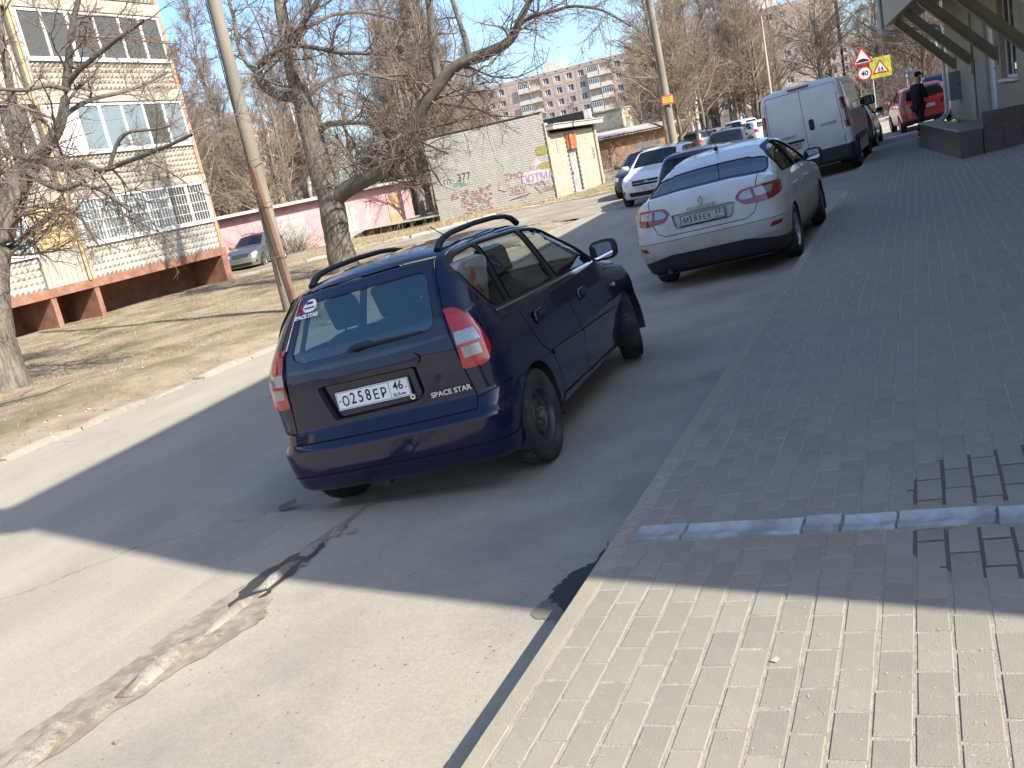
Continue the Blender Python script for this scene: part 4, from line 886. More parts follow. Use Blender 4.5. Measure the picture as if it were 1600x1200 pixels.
LIMBS_C = [([[-14.08, 19.93, -0.27], [-14.08, 19.92, 0.07], [-14.09, 19.92, 0.58], [-14.05, 19.95, 1.24], [-14.03, 19.96, 1.81], [-14.12, 20.02, 2.39], [-14.18, 20.1, 3.05], [-14.24, 20.18, 3.7], [-14.33, 20.24, 4.36], [-14.41, 20.31, 4.93], [-14.47, 20.39, 5.57], [-14.5, 20.48, 6.13], [-14.52, 20.59, 6.76], [-14.59, 20.79, 7.71], [-14.68, 20.97, 8.82], [-14.7, 21.2, 10.2]], [0.452, 0.367, 0.341, 0.33, 0.329, 0.312, 0.278, 0.269, 0.244, 0.219, 0.186, 0.162, 0.137, 0.113, 0.081, 0.048]),
 ([[-13.99, 19.99, 1.69], [-13.59, 20.03, 1.84], [-13.07, 20.02, 1.96], [-12.32, 19.94, 2.1], [-11.76, 19.85, 2.47], [-11.24, 19.84, 2.87], [-10.89, 19.84, 3.21], [-10.51, 19.86, 3.54], [-10.24, 19.93, 3.77], [-9.98, 19.99, 3.97], [-9.59, 20.02, 4.1], [-9.25, 20.14, 4.15], [-8.78, 20.22, 4.2], [-8.42, 20.23, 4.28], [-8.21, 20.26, 4.47], [-8.08, 20.22, 4.69], [-7.82, 20.28, 4.97], [-7.34, 20.26, 5.44], [-6.74, 20.19, 6.05]], [0.247, 0.212, 0.194, 0.182, 0.171, 0.161, 0.152, 0.143, 0.142, 0.134, 0.125, 0.118, 0.11, 0.101, 0.094, 0.079, 0.064, 0.049, 0.034]),
 ([[-10.24, 19.93, 3.77], [-10.24, 19.93, 4.06], [-10.26, 20.04, 4.57], [-10.25, 20.17, 5.07], [-10.24, 20.3, 5.65], [-10.21, 20.44, 6.5], [-10.14, 20.73, 7.63]], [0.112, 0.104, 0.098, 0.092, 0.089, 0.074, 0.052]),
 ([[-9.41, 20.03, 4.12], [-9.43, 20.13, 4.38], [-9.45, 20.12, 4.67], [-9.54, 20.18, 5.04], [-9.62, 20.24, 5.42], [-9.77, 20.5, 6.25]], [0.066, 0.062, 0.059, 0.053, 0.05, 0.038]),
 ([[-8.17, 20.29, 4.57], [-7.82, 20.29, 4.71], [-7.3, 20.04, 4.62], [-6.74, 19.94, 4.63], [-6.03, 19.71, 4.36], [-5.37, 19.32, 3.84]], [0.052, 0.043, 0.039, 0.033, 0.027, 0.018]),
 ([[-14.42, 20.17, 4.38], [-14.68, 20.11, 4.39], [-15.03, 20.11, 4.57], [-15.26, 20.07, 4.8], [-15.38, 20.11, 5.1], [-15.38, 20.11, 5.3], [-15.13, 20.17, 5.43], [-14.55, 20.08, 5.53], [-14.01, 19.98, 5.53], [-13.4, 19.92, 5.32], [-12.71, 19.91, 5.04], [-11.89, 19.99, 4.82], [-11.16, 20.02, 4.59], [-10.6, 19.92, 4.14]], [0.163, 0.139, 0.131, 0.131, 0.123, 0.106, 0.082, 0.072, 0.063, 0.056, 0.05, 0.043, 0.033, 0.022]),
 ([[-15.38, 20.12, 5.19], [-15.68, 20.15, 5.45], [-15.87, 20.26, 5.97], [-15.93, 20.46, 6.63], [-16.13, 20.69, 7.49], [-16.27, 20.83, 8.48]], [0.082, 0.066, 0.058, 0.05, 0.04, 0.03]),
 ([[-14.01, 20.22, 3.41], [-13.86, 20.2, 3.54], [-13.56, 20.05, 3.5], [-13.01, 19.94, 3.44], [-12.49, 19.82, 3.33], [-11.92, 19.73, 3.15], [-11.22, 19.74, 2.74], [-10.36, 19.85, 2.17]], [0.098, 0.089, 0.08, 0.063, 0.05, 0.043, 0.031, 0.02]),
 ([[-14.47, 20.38, 5.73], [-14.12, 20.38, 5.87], [-13.72, 20.43, 6.11], [-13.31, 20.47, 6.44], [-12.85, 20.55, 7.0], [-12.2, 20.63, 7.77]], [0.081, 0.077, 0.073, 0.066, 0.053, 0.037]),
 ([[-14.23, 20.19, 4.18], [-14.27, 20.77, 4.49], [-14.2, 21.68, 4.8], [-14.0, 22.67, 4.89], [-13.63, 23.66, 4.6], [-12.91, 24.9, 4.29]], [0.057, 0.05, 0.048, 0.044, 0.036, 0.026]),
 ([[-14.46, 20.39, 5.49], [-14.5, 21.34, 6.09], [-14.26, 22.49, 6.46], [-13.96, 23.67, 6.52], [-13.57, 24.68, 6.27]], [0.058, 0.054, 0.048, 0.043, 0.033]),
 ([[-11.27, 19.82, 2.73], [-11.02, 19.75, 2.49], [-10.87, 19.73, 2.13], [-10.74, 19.71, 1.77], [-10.61, 19.67, 1.48]], [0.052, 0.046, 0.04, 0.031, 0.018])]
LIMBS_L = [([[-13.98, 9.68, -0.55], [-13.95, 9.72, -0.24], [-13.93, 9.75, 0.19], [-13.9, 9.79, 0.61], [-13.84, 9.87, 1.12], [-13.75, 10.0, 1.6], [-13.63, 10.17, 2.08], [-13.5, 10.36, 2.5], [-13.36, 10.56, 2.86], [-13.18, 10.81, 3.21], [-12.96, 10.95, 3.37]], [0.483, 0.398, 0.302, 0.259, 0.237, 0.221, 0.205, 0.195, 0.185, 0.165, 0.134]),
 ([[-13.22, 10.76, 3.15], [-12.85, 10.94, 3.38], [-12.66, 11.03, 3.56], [-12.5, 11.09, 3.72], [-12.35, 11.13, 3.99], [-12.19, 11.17, 4.35], [-12.04, 11.22, 4.7], [-11.88, 11.27, 5.05], [-11.69, 11.36, 5.39], [-11.46, 11.51, 5.9]], [0.145, 0.113, 0.097, 0.082, 0.071, 0.065, 0.055, 0.048, 0.039, 0.029]),
 ([[-13.31, 10.63, 2.95], [-13.49, 10.9, 3.19], [-13.54, 10.99, 3.42], [-13.59, 11.1, 3.74], [-13.62, 11.23, 4.16], [-13.67, 11.33, 4.58], [-13.71, 11.45, 5.1], [-13.74, 11.58, 5.62], [-13.75, 11.74, 6.44]], [0.144, 0.094, 0.084, 0.079, 0.074, 0.064, 0.058, 0.053, 0.042]),
 ([[-13.08, 10.96, 3.29], [-12.57, 10.8, 3.03], [-12.12, 10.75, 2.99], [-11.79, 10.71, 2.97], [-11.5, 10.59, 2.78], [-11.09, 10.47, 2.79], [-10.66, 10.39, 2.81], [-10.13, 10.28, 2.82], [-9.54, 10.07, 2.83], [-8.93, 9.9, 2.87]], [0.104, 0.081, 0.07, 0.054, 0.044, 0.04, 0.038, 0.033, 0.027, 0.021]),
 ([[-11.2, 10.5, 2.78], [-11.05, 10.54, 2.98], [-10.88, 10.6, 3.25], [-10.62, 10.62, 3.24], [-10.32, 10.7, 3.16], [-10.03, 10.77, 3.18]], [0.035, 0.033, 0.032, 0.025, 0.021, 0.015]),
 ([[-12.19, 11.17, 4.27], [-11.95, 11.17, 4.39], [-11.67, 11.21, 4.47], [-11.4, 11.25, 4.56], [-11.13, 11.29, 4.66], [-10.79, 11.25, 4.69], [-10.43, 11.25, 4.77]], [0.05, 0.044, 0.04, 0.037, 0.035, 0.029, 0.023]),
 ([[-12.49, 11.09, 3.77], [-12.48, 11.46, 3.96], [-12.59, 12.0, 4.1], [-12.63, 12.63, 4.18], [-12.68, 13.26, 4.32], [-12.68, 13.95, 4.55]], [0.041, 0.037, 0.037, 0.033, 0.028, 0.021]),
 ([[-12.23, 11.12, 4.16], [-12.24, 10.76, 4.28], [-12.25, 10.56, 4.17], [-12.23, 10.25, 4.15], [-12.13, 9.87, 4.17], [-12.1, 9.23, 4.15]], [0.038, 0.035, 0.031, 0.029, 0.026, 0.018]),
 ([[-13.68, 10.11, 1.89], [-13.79, 10.65, 2.02], [-13.88, 11.2, 2.28], [-13.94, 11.81, 2.55], [-14.0, 12.25, 2.27], [-14.04, 12.37, 1.81], [-14.0, 12.42, 1.7]], [0.092, 0.053, 0.038, 0.034, 0.03, 0.024, 0.012]),
 ([[-13.22, 10.76, 3.15], [-12.69, 10.47, 2.88], [-12.05, 10.33, 2.61], [-11.6, 10.27, 2.68], [-11.05, 10.18, 2.45], [-10.54, 10.05, 2.09]], [0.062, 0.045, 0.035, 0.031, 0.026, 0.019]),
 ([[-13.37, 10.55, 2.81], [-14.08, 10.57, 3.14], [-14.65, 10.47, 3.67], [-15.3, 10.4, 4.43]], [0.082, 0.063, 0.053, 0.037])]

big_tree('old_tree', LIMBS_C, 'large bare tree with a thick limb reaching right over the driveway', 5, 4.6, l1=1.8)
big_tree('old_tree', LIMBS_L, 'bare forked tree on the lawn in front of the cream building', 8, 5.2, l1=1.5)

# woods behind: a few kinds, each tree an object
def wood_tree(kind, seed):
    rng = np.random.default_rng(seed); H = {'poplar': 15.0, 'lime': 13.0, 'birch': 14.0, 'maple': 10.0}[kind]
    z = np.linspace(0, H, 14); wob = np.cumsum(rng.normal(0, 0.10, (14, 2)), axis=0); wob -= wob[0]
    tp = np.c_[wob, z]; tr = np.interp(z / H, [0, 0.04, 0.4, 1], [0.24, 0.17, 0.12, 0.02]) * (0.85 if kind == 'birch' else 1.1)
    tubes, lims = limb_tubes([(tp, tr)], n=9, step=0.5, seed=seed)
    Q, RR = lims[0]
    S, D, L, R = spawn(Q[None], RR[None], np.array([H]), rng, {'poplar': 40, 'lime': 44, 'birch': 46, 'maple': 34}[kind], {'poplar': 34, 'lime': 52, 'birch': 48, 'maple': 50}[kind], 1, 0.45, 0.16 if kind != 'poplar' else 0.12, 0.02)
    hgt = S[:, 2] / H; L = {'poplar': 4.2, 'lime': 4.6, 'birch': 3.6, 'maple': 4.4}[kind] * np.clip(1.25 - hgt, 0.25, 1) * rng.uniform(0.6, 1.2, len(S)); R = np.clip(R, 0.02, 0.07)
    up = {'poplar': 0.10, 'lime': 0.05, 'birch': 0.02, 'maple': 0.08}[kind]
    P1, R1 = grow(S, D, L, R, 7, rng, 0.14, up); parts = [batch_tubes(P1, R1, 4)]
    S, D, L2, R2 = spawn(P1, R1, L, rng, 8.5, 42, 0.5, 0.5, 0.15, 0.011); P2, R2 = grow(S, D, L2, R2, 5, rng, 0.18, up * .7 if kind != 'birch' else -0.06); parts.append(batch_tubes(P2, R2, 3))
    S, D, L3, R3 = spawn(P2, R2, L2, rng, 9.5, 40, 0.62, 0.75, 0.12, 0.009); P3, R3 = grow(S, D, L3, R3, 3, rng, 0.22, 0.02 if kind != 'birch' else -0.12); parts.append(batch_tubes(P3, R3, 3))
    return np_mesh('trunk', tubes, [m_birch if kind == 'birch' else m_trunk2]), np_mesh('crown', parts, [{'poplar': m_twig2, 'lime': m_twig2, 'birch': m_twig3, 'maple': m_twig}[kind]])
kinds = [('poplar', 1), ('lime', 2), ('birch', 3), ('maple', 4), ('lime', 5), ('poplar', 6)]
protos = [wood_tree(k, s) for k, s in kinds]
KL = {'poplar': 'tall narrow bare tree in the wood behind the garages', 'lime': 'broad bare tree with dense pale twigs in the wood', 'birch': 'slender bare tree with a pale trunk in the wood', 'maple': 'low spreading bare tree in the wood'}
def place_tree(x, y, k, s, z=None, where=None):
    me_t, me_c = protos[k]; kind = kinds[k][0]
    M = Matrix.Translation((x, y, base_z(min(x, -4.1), y) - 0.25 if z is None else z)) @ Matrix.Rotation(rnd.uniform(0, 6.28), 4, 'Z') @ Matrix.Diagonal((s * rnd.uniform(.9, 1.15), s * rnd.uniform(.9, 1.15), s, 1))
    a_ = math.degrees(math.atan2(x, y))
    reg = 'behind the pink garages' if a_ < -27 else ('beyond the white garage' if a_ < -17 else ('behind the cars parked at an angle' if a_ < -4.2 else 'beyond the traffic signs'))
    lab = where or KL[kind].replace('in the wood behind the garages', 'in the wood').replace('in the wood', reg)
    root = empty('bare_tree', M, lab, 'tree', ('bare trees ' + reg + ', ' + kind) if where is None else 'bare trees beyond the canopy')
    link('trunk', me_t, root); link('crown', me_c, root)
    return root
R4 = random.Random(21)
def polar(az, D): a = math.radians(az); return (-0.11 + D * math.sin(a), D * math.cos(a))
def overlaps(x, y, r=1.2):
    for (x0, x1, y0, y1) in ((-36, -21.6, -8, 25.5), (-21.5, -14, 36.5, 45), (-25.5, -19, 45, 52), (-29, -17, 68, 86), (-35, -22, 89, 97), (-12, 3, 20, 75), (-13, -8.5, 20, 130)):
        if x0 - r < x < x1 + r and y0 - r < y < y1 + r: return True
    # pink garages strip
    t = ((x - PA.x) * pd.x + (y - PA.y) * pd.y) / (pl * pl)
    if -0.25 < t < 1.1:
        d = (x - PA.x) * (-pd.y) / pl + (y - PA.y) * pd.x / pl
        if -1.5 < d < 7: return True
    return False
cnt = 0
for (a0, a1, d0, d1, n, ks) in ((-44, -27, 50, 72, 24, (0, 1, 2, 4, 5, 3)), (-44, -20, 72, 125, 26, (0, 1, 2, 4, 5)), (-30, -20, 52, 70, 12, (1, 4, 3, 0)), (-21, -13.5, 92, 150, 22, (1, 2, 4, 0)), (-14.6, -6.6, 58, 115, 29, (1, 4, 0, 2, 1)), (-6.6, -4.2, 75, 120, 4, (3, 4)), (-3.7, 3.5, 72, 150, 34, (1, 4, 2, 0, 5))):
    for i in range(n):
        for _ in range(8):
            az, D = R4.uniform(a0, a1), R4.uniform(d0, d1); x, y = polar(az, D)
            if -25.2 < az < -15.2 and (D > 62 or R4.random() < .7): continue
            if not overlaps(x, y): break
        else: continue
        place_tree(x, y, R4.choice(ks), R4.uniform(0.85, 1.25) if D > 70 else R4.uniform(0.72, 1.05)); cnt += 1
print('wood trees', cnt)
for (az, D, k, s_) in ((-24.2, 95, 1, .5), (-22.6, 120, 2, .62), (-21, 100, 4, .5), (-19.4, 130, 2, .66), (-18.2, 115, 1, .5), (-16.8, 100, 4, .6), (-15.6, 88, 1, .75), (-23.4, 140, 3, .7)):
    x, y = polar(az, D); place_tree(x, y, k, s_)
# right behind the canopy
for (x, y, k, s) in ((5.5, 52, 4, .8), (2.6, 60, 3, .9), (7, 64, 1, .9)): place_tree(x, y, k, s, z=0.0, where='bare tree standing beyond the canopy of the beige building')
# dry shrubs
def shrub_me(seed, n=60, h=1.6, mat=m_twig2):
    rng = np.random.default_rng(seed); S = np.c_[rng.normal(0, .35, n), rng.normal(0, .3, n), np.zeros(n)]
    D = np.c_[rng.normal(0, .55, n), rng.normal(0, .55, n), np.ones(n)]; D /= np.linalg.norm(D, axis=1, keepdims=True)
    P1, R1 = grow(S, D, h * rng.uniform(.6, 1.2, n), np.full(n, .012), 7, rng, .22, -.05); parts = [batch_tubes(P1, R1, 3)]
    S, D, L2, R2 = spawn(P1, R1, np.full(n, h), rng, 6, 45, .4, .7, .1, .006); P2, R2 = grow(S, D, L2, R2, 4, rng, .25, -.05); parts.append(batch_tubes(P2, R2, 3))
    return np_mesh('dry_shrub', parts, [mat])
sh = [shrub_me(i, mat=(m_twig2, m_twig3)[i % 2]) for i in range(3)]
for (x, y, s, lab) in [(-13.6, 45.6, 1.1, 'tangle of dry brown stems beside the white garage'), (-13.2, 47.8, 1.2, 'tangle of dry brown stems beside the white garage'), (-14.6, 50, 1.2, 'tangle of dry brown stems beside the white garage'), (-14.2, 53.5, 1.2, 'tangle of dry brown stems beside the white garage'),
                       (-31.75, 38.5, 1.5, 'dense leafless shrub behind the silver grey crossover'), (-31.3, 40.6, 1.3, 'dense leafless shrub behind the silver grey crossover'),
                       (-22.6, 43.5, 1.0, 'dry shrub between the pink row and the white garage'), (-22.2, 41.5, .8, 'dry shrub between the pink row and the white garage'), (-1.9, 62, 1.5, 'brown shrub beyond the traffic signs'), (-3.1, 66, 1.7, 'brown shrub beyond the traffic signs'), (-0.5, 70, 1.6, 'brown shrub beyond the traffic signs')]:
    o = link('dry_shrub', sh[R4.randrange(3)], None, Matrix.Translation((x, y, base_z(min(x, -4.1), y) - .05)) @ Matrix.Rotation(R4.uniform(0, 6), 4, 'Z') @ Matrix.Scale(s, 4)); tag(o, lab, 'shrub', lab)
for i in range(16):
    x, y = polar(R4.uniform(-3.4, 2.2), R4.uniform(76, 100)); o = link('dry_shrub', sh[R4.randrange(3)], None, Matrix.Translation((x, y, base_z(min(x, -4.1), y) - .05)) @ Matrix.Rotation(R4.uniform(0, 6), 4, 'Z') @ Matrix.Scale(R4.uniform(2.2, 3.2), 4)); tag(o, 'tall tangled brush at the foot of the trees beyond the signs', 'shrub', 'brush beyond the signs')
# dry grass, litter
def blades(n, region, hmin, hmax, w, mat, name, seed, dens):
    r = random.Random(seed); V = []; F = []; 
    while len(F) < n:
        x, y = region(r)
        if r.random() > dens(x, y): continue
        z = lawn_z(x, y) - 0.005; h = r.uniform(hmin, hmax); a = r.uniform(0, 6.28); dx, dy = math.cos(a) * w, math.sin(a) * w; lx, ly = r.uniform(-1, 1) * h * .9, r.uniform(-1, 1) * h * .9
        b = len(V); V += [(x - dx, y - dy, z), (x + dx, y + dy, z), (x + lx, y + ly, z + h)]; F.append((b, b+1, b+2))
    me = bpy.data.meshes.new(name); me.from_pydata(V, [], F); me.materials.append(mat); o = link(name, me); o['kind'] = 'stuff'; return o
m_straw = pm('straw_grass', (0.34, 0.27, 0.155), 0.9, var=0.3, vs=1); m_green = pm('young_grass', (0.10, 0.125, 0.04), 0.9, var=0.3, vs=1)
def reg_lawn(r): return (-9.35 - 13.0 * r.random(), 3.5 + 23 * r.random() ** 1.2)
def reg_far(r): return (-10.2 - 14 * r.random(), 28.5 + 9.5 * r.random())
dn = lambda x, y: (0.25 + 0.75 * smooth((mnoise.noise((x * .5, y * .5, 2.2)) + .1) * 3)) * (1 - drive_mask(x, y)) * (0.12 + 0.88 * smooth((-x - 10.5) / 1.5)) 
dg = lambda x, y: smooth((mnoise.noise((x * .7, y * .7, 9.2)) - .18) * 6) * (1 - drive_mask(x, y)) * smooth((-x - 11) / 1.5)
blades(24000, reg_lawn, .02, .08, .004, m_straw, 'dry_grass', 1, dn); blades(9000, reg_lawn, .02, .06, .004, m_green, 'young_grass', 2, dg)
blades(14000, reg_far, .04, .16, .006, m_straw, 'dry_grass', 3, lambda x, y: 1 - drive_mask(x, y)); blades(260, reg_far, .4, .9, .006, m_straw, 'weed_stalks', 4, lambda x, y: 1 - drive_mask(x, y))
r = random.Random(31); V = []; F = []
for i in range(9000):
    x, y = -9.0 - 13 * r.random() ** 1.1, 3.5 + 24 * r.random(); z = lawn_z(x, y) + .008 if x < -9.12 else RZ + .004; s = r.uniform(.008, .026); a = r.uniform(0, 6.28); c, d = math.cos(a) * s, math.sin(a) * s
    b_ = len(V); V += [(x - c, y - d, z + r.uniform(0, .01)), (x + d * .6, y - c * .6, z), (x + c, y + d, z + r.uniform(0, .014)), (x - d * .6, y + c * .6, z)]; F.append((b_, b_+1, b_+2, b_+3))
me = bpy.data.meshes.new('leaf_litter'); me.from_pydata(V, [], F); me.materials.append(pm('dead_leaves', (0.20, 0.13, 0.075), 0.9, var=.4, vs=3)); me.materials.append(pm('pale_litter', (0.5, 0.47, 0.42), 0.8))
me.polygons.foreach_set('material_index', [1 if i % 9 == 0 else 0 for i in range(len(F))]); o = link('leaf_litter', me); o['kind'] = 'stuff'
# old timber by the shed
tb_ = empty('timber_pile', Vector((-21.9, 43.2, -.38)), 'heap of old orange brown planks in front of the brick shed', 'timber')
m_wood = pm('old_timber', (.30, .17, .09), .9, var=.25, vs=8, per=.2)
for i in range(11):
    b = MB(); l = R4.uniform(.9, 1.9); b.box(-l/2, l/2, -.06, .06, 0, .035); b.build('plank', m_wood, tb_, Matrix.Translation((R4.uniform(-.5, .5), R4.uniform(-.4, .4), .03 + .04*i)) @ Matrix.Rotation(R4.uniform(0, 3.1), 4, 'Z') @ Matrix.Rotation(R4.uniform(-.18, .18), 4, 'Y'))
# fallen branch
b = MB(); b.tube([(0, 0, .04), (.4, .1, .06), (.9, .05, .05), (1.3, .2, .08)], [.035, .03, .022, .01], 6); b.tube([(.5, .1, .06), (.8, .35, .12)], [.015, .006], 5)
tag(b.build('fallen_branch', m_bark_d, None, Matrix.Translation((-12.35, 8.0, lawn_z(-12.3, 8.0))) @ Matrix.Rotation(0.9, 4, 'Z'), smooth=60), 'dark fallen branch lying on the lawn by the kerb', 'branch')

RX = Matrix.Rotation(math.pi/2, 4, 'X')
# ------------------------------------------------------------------ vehicles
def smax(a, b, k):
    h = np.clip(1 - np.abs(a - b) / k, 0, None); return np.maximum(a, b) + h * h * k / 4
DIRS = {}
_s = math.sqrt(0.5)
for nm, d, A, Bv in (('R', (1,0,0), (0,1,0), (0,0,1)), ('L', (-1,0,0), (0,1,0), (0,0,1)), ('B', (0,-1,0), (1,0,0), (0,0,1)), ('F', (0,1,0), (1,0,0), (0,0,1)), ('T', (0,0,1), (1,0,0), (0,1,0)),
                     ('BR', (_s,-_s,0), (_s,_s,0), (0,0,1)), ('BL', (-_s,-_s,0), (-_s,_s,0), (0,0,1)), ('FR', (_s,_s,0), (_s,-_s,0), (0,0,1)), ('FL', (-_s,_s,0), (-_s,-_s,0), (0,0,1))):
    DIRS[nm] = (Vector(d), Vector(A), Vector(Bv))
def rpoly(pts, r=0.03, seg=4):
    """round the corners of a polygon; a point may carry its own radius"""
    out = []; n = len(pts)
    for i in range(n):
        p = Vector(pts[i][:2]); a = Vector(pts[i-1][:2]); c = Vector(pts[(i+1) % n][:2]); rr = pts[i][2] if len(pts[i]) > 2 else r
        u = (a - p); v = (c - p); q = min(rr, u.length * .45, v.length * .45)
        if q < 1e-4: out.append(tuple(p)); continue
        s, e = p + u.normalized() * q, p + v.normalized() * q
        for k in range(seg + 1):
            t = k / seg; w = s * (1-t)**2 + p * 2*t*(1-t) + e * t*t; out.append(tuple(w))
    return out
def stroke_poly(pts, w):
    P = [Vector(p) for p in pts]; n = len(P); Ls, Rs = [], []
    for i in range(n):
        t = (P[min(i+1, n-1)] - P[max(i-1, 0)]).normalized(); nn = Vector((-t.y, t.x)); Ls.append(tuple(P[i] + nn * w/2)); Rs.append(tuple(P[i] - nn * w/2))
    return Ls + Rs[::-1]
def in_poly(poly, x, y):
    c = False; j = len(poly) - 1
    for i in range(len(poly)):
        xi, yi = poly[i]; xj, yj = poly[j]
        if (yi > y) != (yj > y) and x < (xj - xi) * (y - yi) / (yj - yi) + xi: c = not c
        j = i
    return c
def I(x, tab):
    return np.interp(x, tab[0], tab[1])
class Body:
    def __init__(s, P, res):
        s.P = P
        y0, y1 = P['len']; nx, ny, nz = res
        O = (1.15, y0 - .25, y1 + .25, -0.1, P.get('ztop', 1.7) + .25); Cc = (P.get('cx', .35), y0 + P.get('cy0', .55), y1 - P.get('cy1', .7), P.get('cz0', .45), P.get('cz1', .6))
        bm = bmesh.new(); lat = {}
        def key(i, j, k):
            kk = (i, j, k)
            if kk not in lat: lat[kk] = len(lat)
            return lat[kk]
        faces = []
        for (i0) in (0, nx):
            for j in range(ny):
                for k in range(nz):
                    q = [(i0, j, k), (i0, j+1, k), (i0, j+1, k+1), (i0, j, k+1)]
                    faces.append([key(*p) for p in (q if i0 else q[::-1])])
        for j0 in (0, ny):
            for i in range(nx):
                for k in range(nz):
                    q = [(i, j0, k), (i+1, j0, k), (i+1, j0, k+1), (i, j0, k+1)]
                    faces.append([key(*p) for p in (q[::-1] if j0 else q)])
        for k0 in (0, nz):
            for i in range(nx):
                for j in range(ny):
                    q = [(i, j, k0), (i+1, j, k0), (i+1, j+1, k0), (i, j+1, k0)]
                    faces.append([key(*p) for p in (q if k0 else q[::-1])])
        ijk = np.array(list(lat.keys()), float); a = ijk[:, 0]/nx; b_ = ijk[:, 1]/ny; c = ijk[:, 2]/nz
        o = np.stack([-O[0] + 2*O[0]*a, O[1] + (O[2]-O[1])*b_, O[3] + (O[4]-O[3])*c], 1)
        q = np.stack([-Cc[0] + 2*Cc[0]*a, Cc[1] + (Cc[2]-Cc[1])*b_, Cc[3] + (Cc[4]-Cc[3])*c], 1)
        lo = np.zeros(len(o)); hi = np.ones(len(o))
        for _ in range(26):
            m = (lo + hi) / 2; f = s.f(o + (q - o) * m[:, None]); ins = f < 0
            hi = np.where(ins, m, hi); lo = np.where(ins, lo, m)
        V = o + (q - o) * hi[:, None]
        vs = [bm.verts.new(v) for v in V]
        for f in faces: bm.faces.new([vs[i] for i in f])
        s.bm = bm; s.tl = bm.faces.layers.int.new('t'); s.specs = {}; s.next = 1
        bm.normal_update()
        s.esz = max((e.calc_length() for e in bm.edges), default=.1)
    def f(s, p):
        P = s.P; x, y, z = np.abs(p[:, 0]), p[:, 1], p[:, 2]
        w = I(z, P['ws']) * I(y, P['wp'])
        if 'wg' in P: w = np.where(z > P['zb'], I(z, P['ws']) * I(y, P['wg']), w)
        side = (x - w)
        u = x / np.maximum(w, .2)
        zt = I(y, P['top']) - P['crown'] * u**2 - P.get('crown4', 0) * u**4
        e = 0.02; sl = (I(y + e, P['top']) - I(y - e, P['top'])) / (2*e)
        top = (z - zt) / np.sqrt(1 + np.minimum(sl**2, 4))
        yr = I(z, P['rear']) + P['rc'] * x**2 + P.get('rc4', 0) * x**4; sr = (I(z + e, P['rear']) - I(z - e, P['rear'])) / (2*e)
        rear = (yr - y) / np.sqrt(1 + np.minimum(sr**2, 4))
        yf = I(z, P['front']) - P['fc'] * x**2 - P.get('fc4', 0) * x**4; front = (y - yf)
        r = smax(side, top, P.get('k1', .12)); r = smax(r, rear, P.get('k2', .16)); r = smax(r, front, P.get('k3', .2)); r = smax(r, P['zbot'] - z, .05)
        if 'extra' in P: r = P['extra'](p, r)
        return r
    def normals(s, V):
        V = np.asarray(V, float); e = 0.004; g = np.stack([s.f(V + e*np.eye(3)[k]) - s.f(V - e*np.eye(3)[k]) for k in range(3)], 1)
        return g / (np.linalg.norm(g, axis=1, keepdims=True) + 1e-9)
    def cut(s, poly, pr, filt=None, tol=0.12):
        d, A, Bv = DIRS[pr]; ax = [p[0] for p in poly]; bx = [p[1] for p in poly]; m = s.esz
        lo = (min(ax) - m, min(bx) - m); hi = (max(ax) + m, max(bx) + m)
        if not hasattr(s, 'fc'):
            s.orig = list(s.bm.faces); s.fc = np.array([f.calc_center_median()[:] for f in s.orig]); s.fn = np.array([f.normal[:] for f in s.orig]); s.new = []
        a_, b_ = s.fc @ np.array(A), s.fc @ np.array(Bv); e = m
        k = np.nonzero((s.fn @ np.array(d) >= tol - .05) & (a_ > lo[0] - e) & (a_ < hi[0] + e) & (b_ > lo[1] - e) & (b_ < hi[1] + e))[0]
        s.new = [f for f in s.new if f.is_valid]; cand = {}
        def bb(f):
            xs = [v.co.dot(A) for v in f.verts]; zs = [v.co.dot(Bv) for v in f.verts]; return min(xs), max(xs), min(zs), max(zs)
        for f in [s.orig[i] for i in k] + s.new:
            if not f.is_valid or f.normal.dot(d) < tol: continue
            c = f.calc_center_median(); a, b2 = c.dot(A), c.dot(Bv)
            if lo[0] < a < hi[0] and lo[1] < b2 < hi[1] and (c.dot(d) > -0.1 or pr == 'T') and (filt is None or filt(c)): cand[f] = bb(f)
        n = len(poly)
        for i in range(n):
            p, q = Vector(poly[i]), Vector(poly[(i+1) % n]); t = q - p
            if t.length < 1e-5: continue
            no = A * (-t.y) + Bv * t.x; co = A * p.x + Bv * p.y; no.normalize()
            x0, z0, x1, z1 = min(p.x, q.x) - .004, min(p.y, q.y) - .004, max(p.x, q.x) + .004, max(p.y, q.y) + .004; sub = []
            for f, (fa, fb, fz, fw) in cand.items():
                if fa > x1 or fb < x0 or fz > z1 or fw < z0: continue
                dd = [(v.co - co).dot(no) for v in f.verts]
                if min(dd) < -1e-5 and max(dd) > 1e-5: sub.append(f)
            if not sub: continue
            ebs = {}
            for f in sub:
                for e in f.edges:
                    if e not in ebs: ebs[e] = None
            nv = set()
            for e in list(ebs):
                v0, v1 = e.verts; d0, d1 = (v0.co - co).dot(no), (v1.co - co).dot(no)
                if abs(d0) < 1e-5: nv.add(v0)
                if abs(d1) < 1e-5: nv.add(v1)
                if d0 * d1 < 0 and abs(d0) >= 1e-5 and abs(d1) >= 1e-5:
                    _, v = bmesh.utils.edge_split(e, v0, d0 / (d0 - d1)); nv.add(v)
            for f in sub:
                on = [v for v in f.verts if v in nv]
                if len(on) != 2: continue
                try: g, _l = bmesh.utils.face_split(f, on[0], on[1])
                except Exception: continue
                if g is None: continue
                for h in (f, g): h.normal_update(); cand[h] = bb(h)
                g[s.tl] = f[s.tl]; s.new.append(g)
        out = []
        for f in cand:
            if not f.is_valid: continue
            c = f.calc_center_median()
            if in_poly(poly, c.dot(A), c.dot(Bv)): out.append(f)
        return out
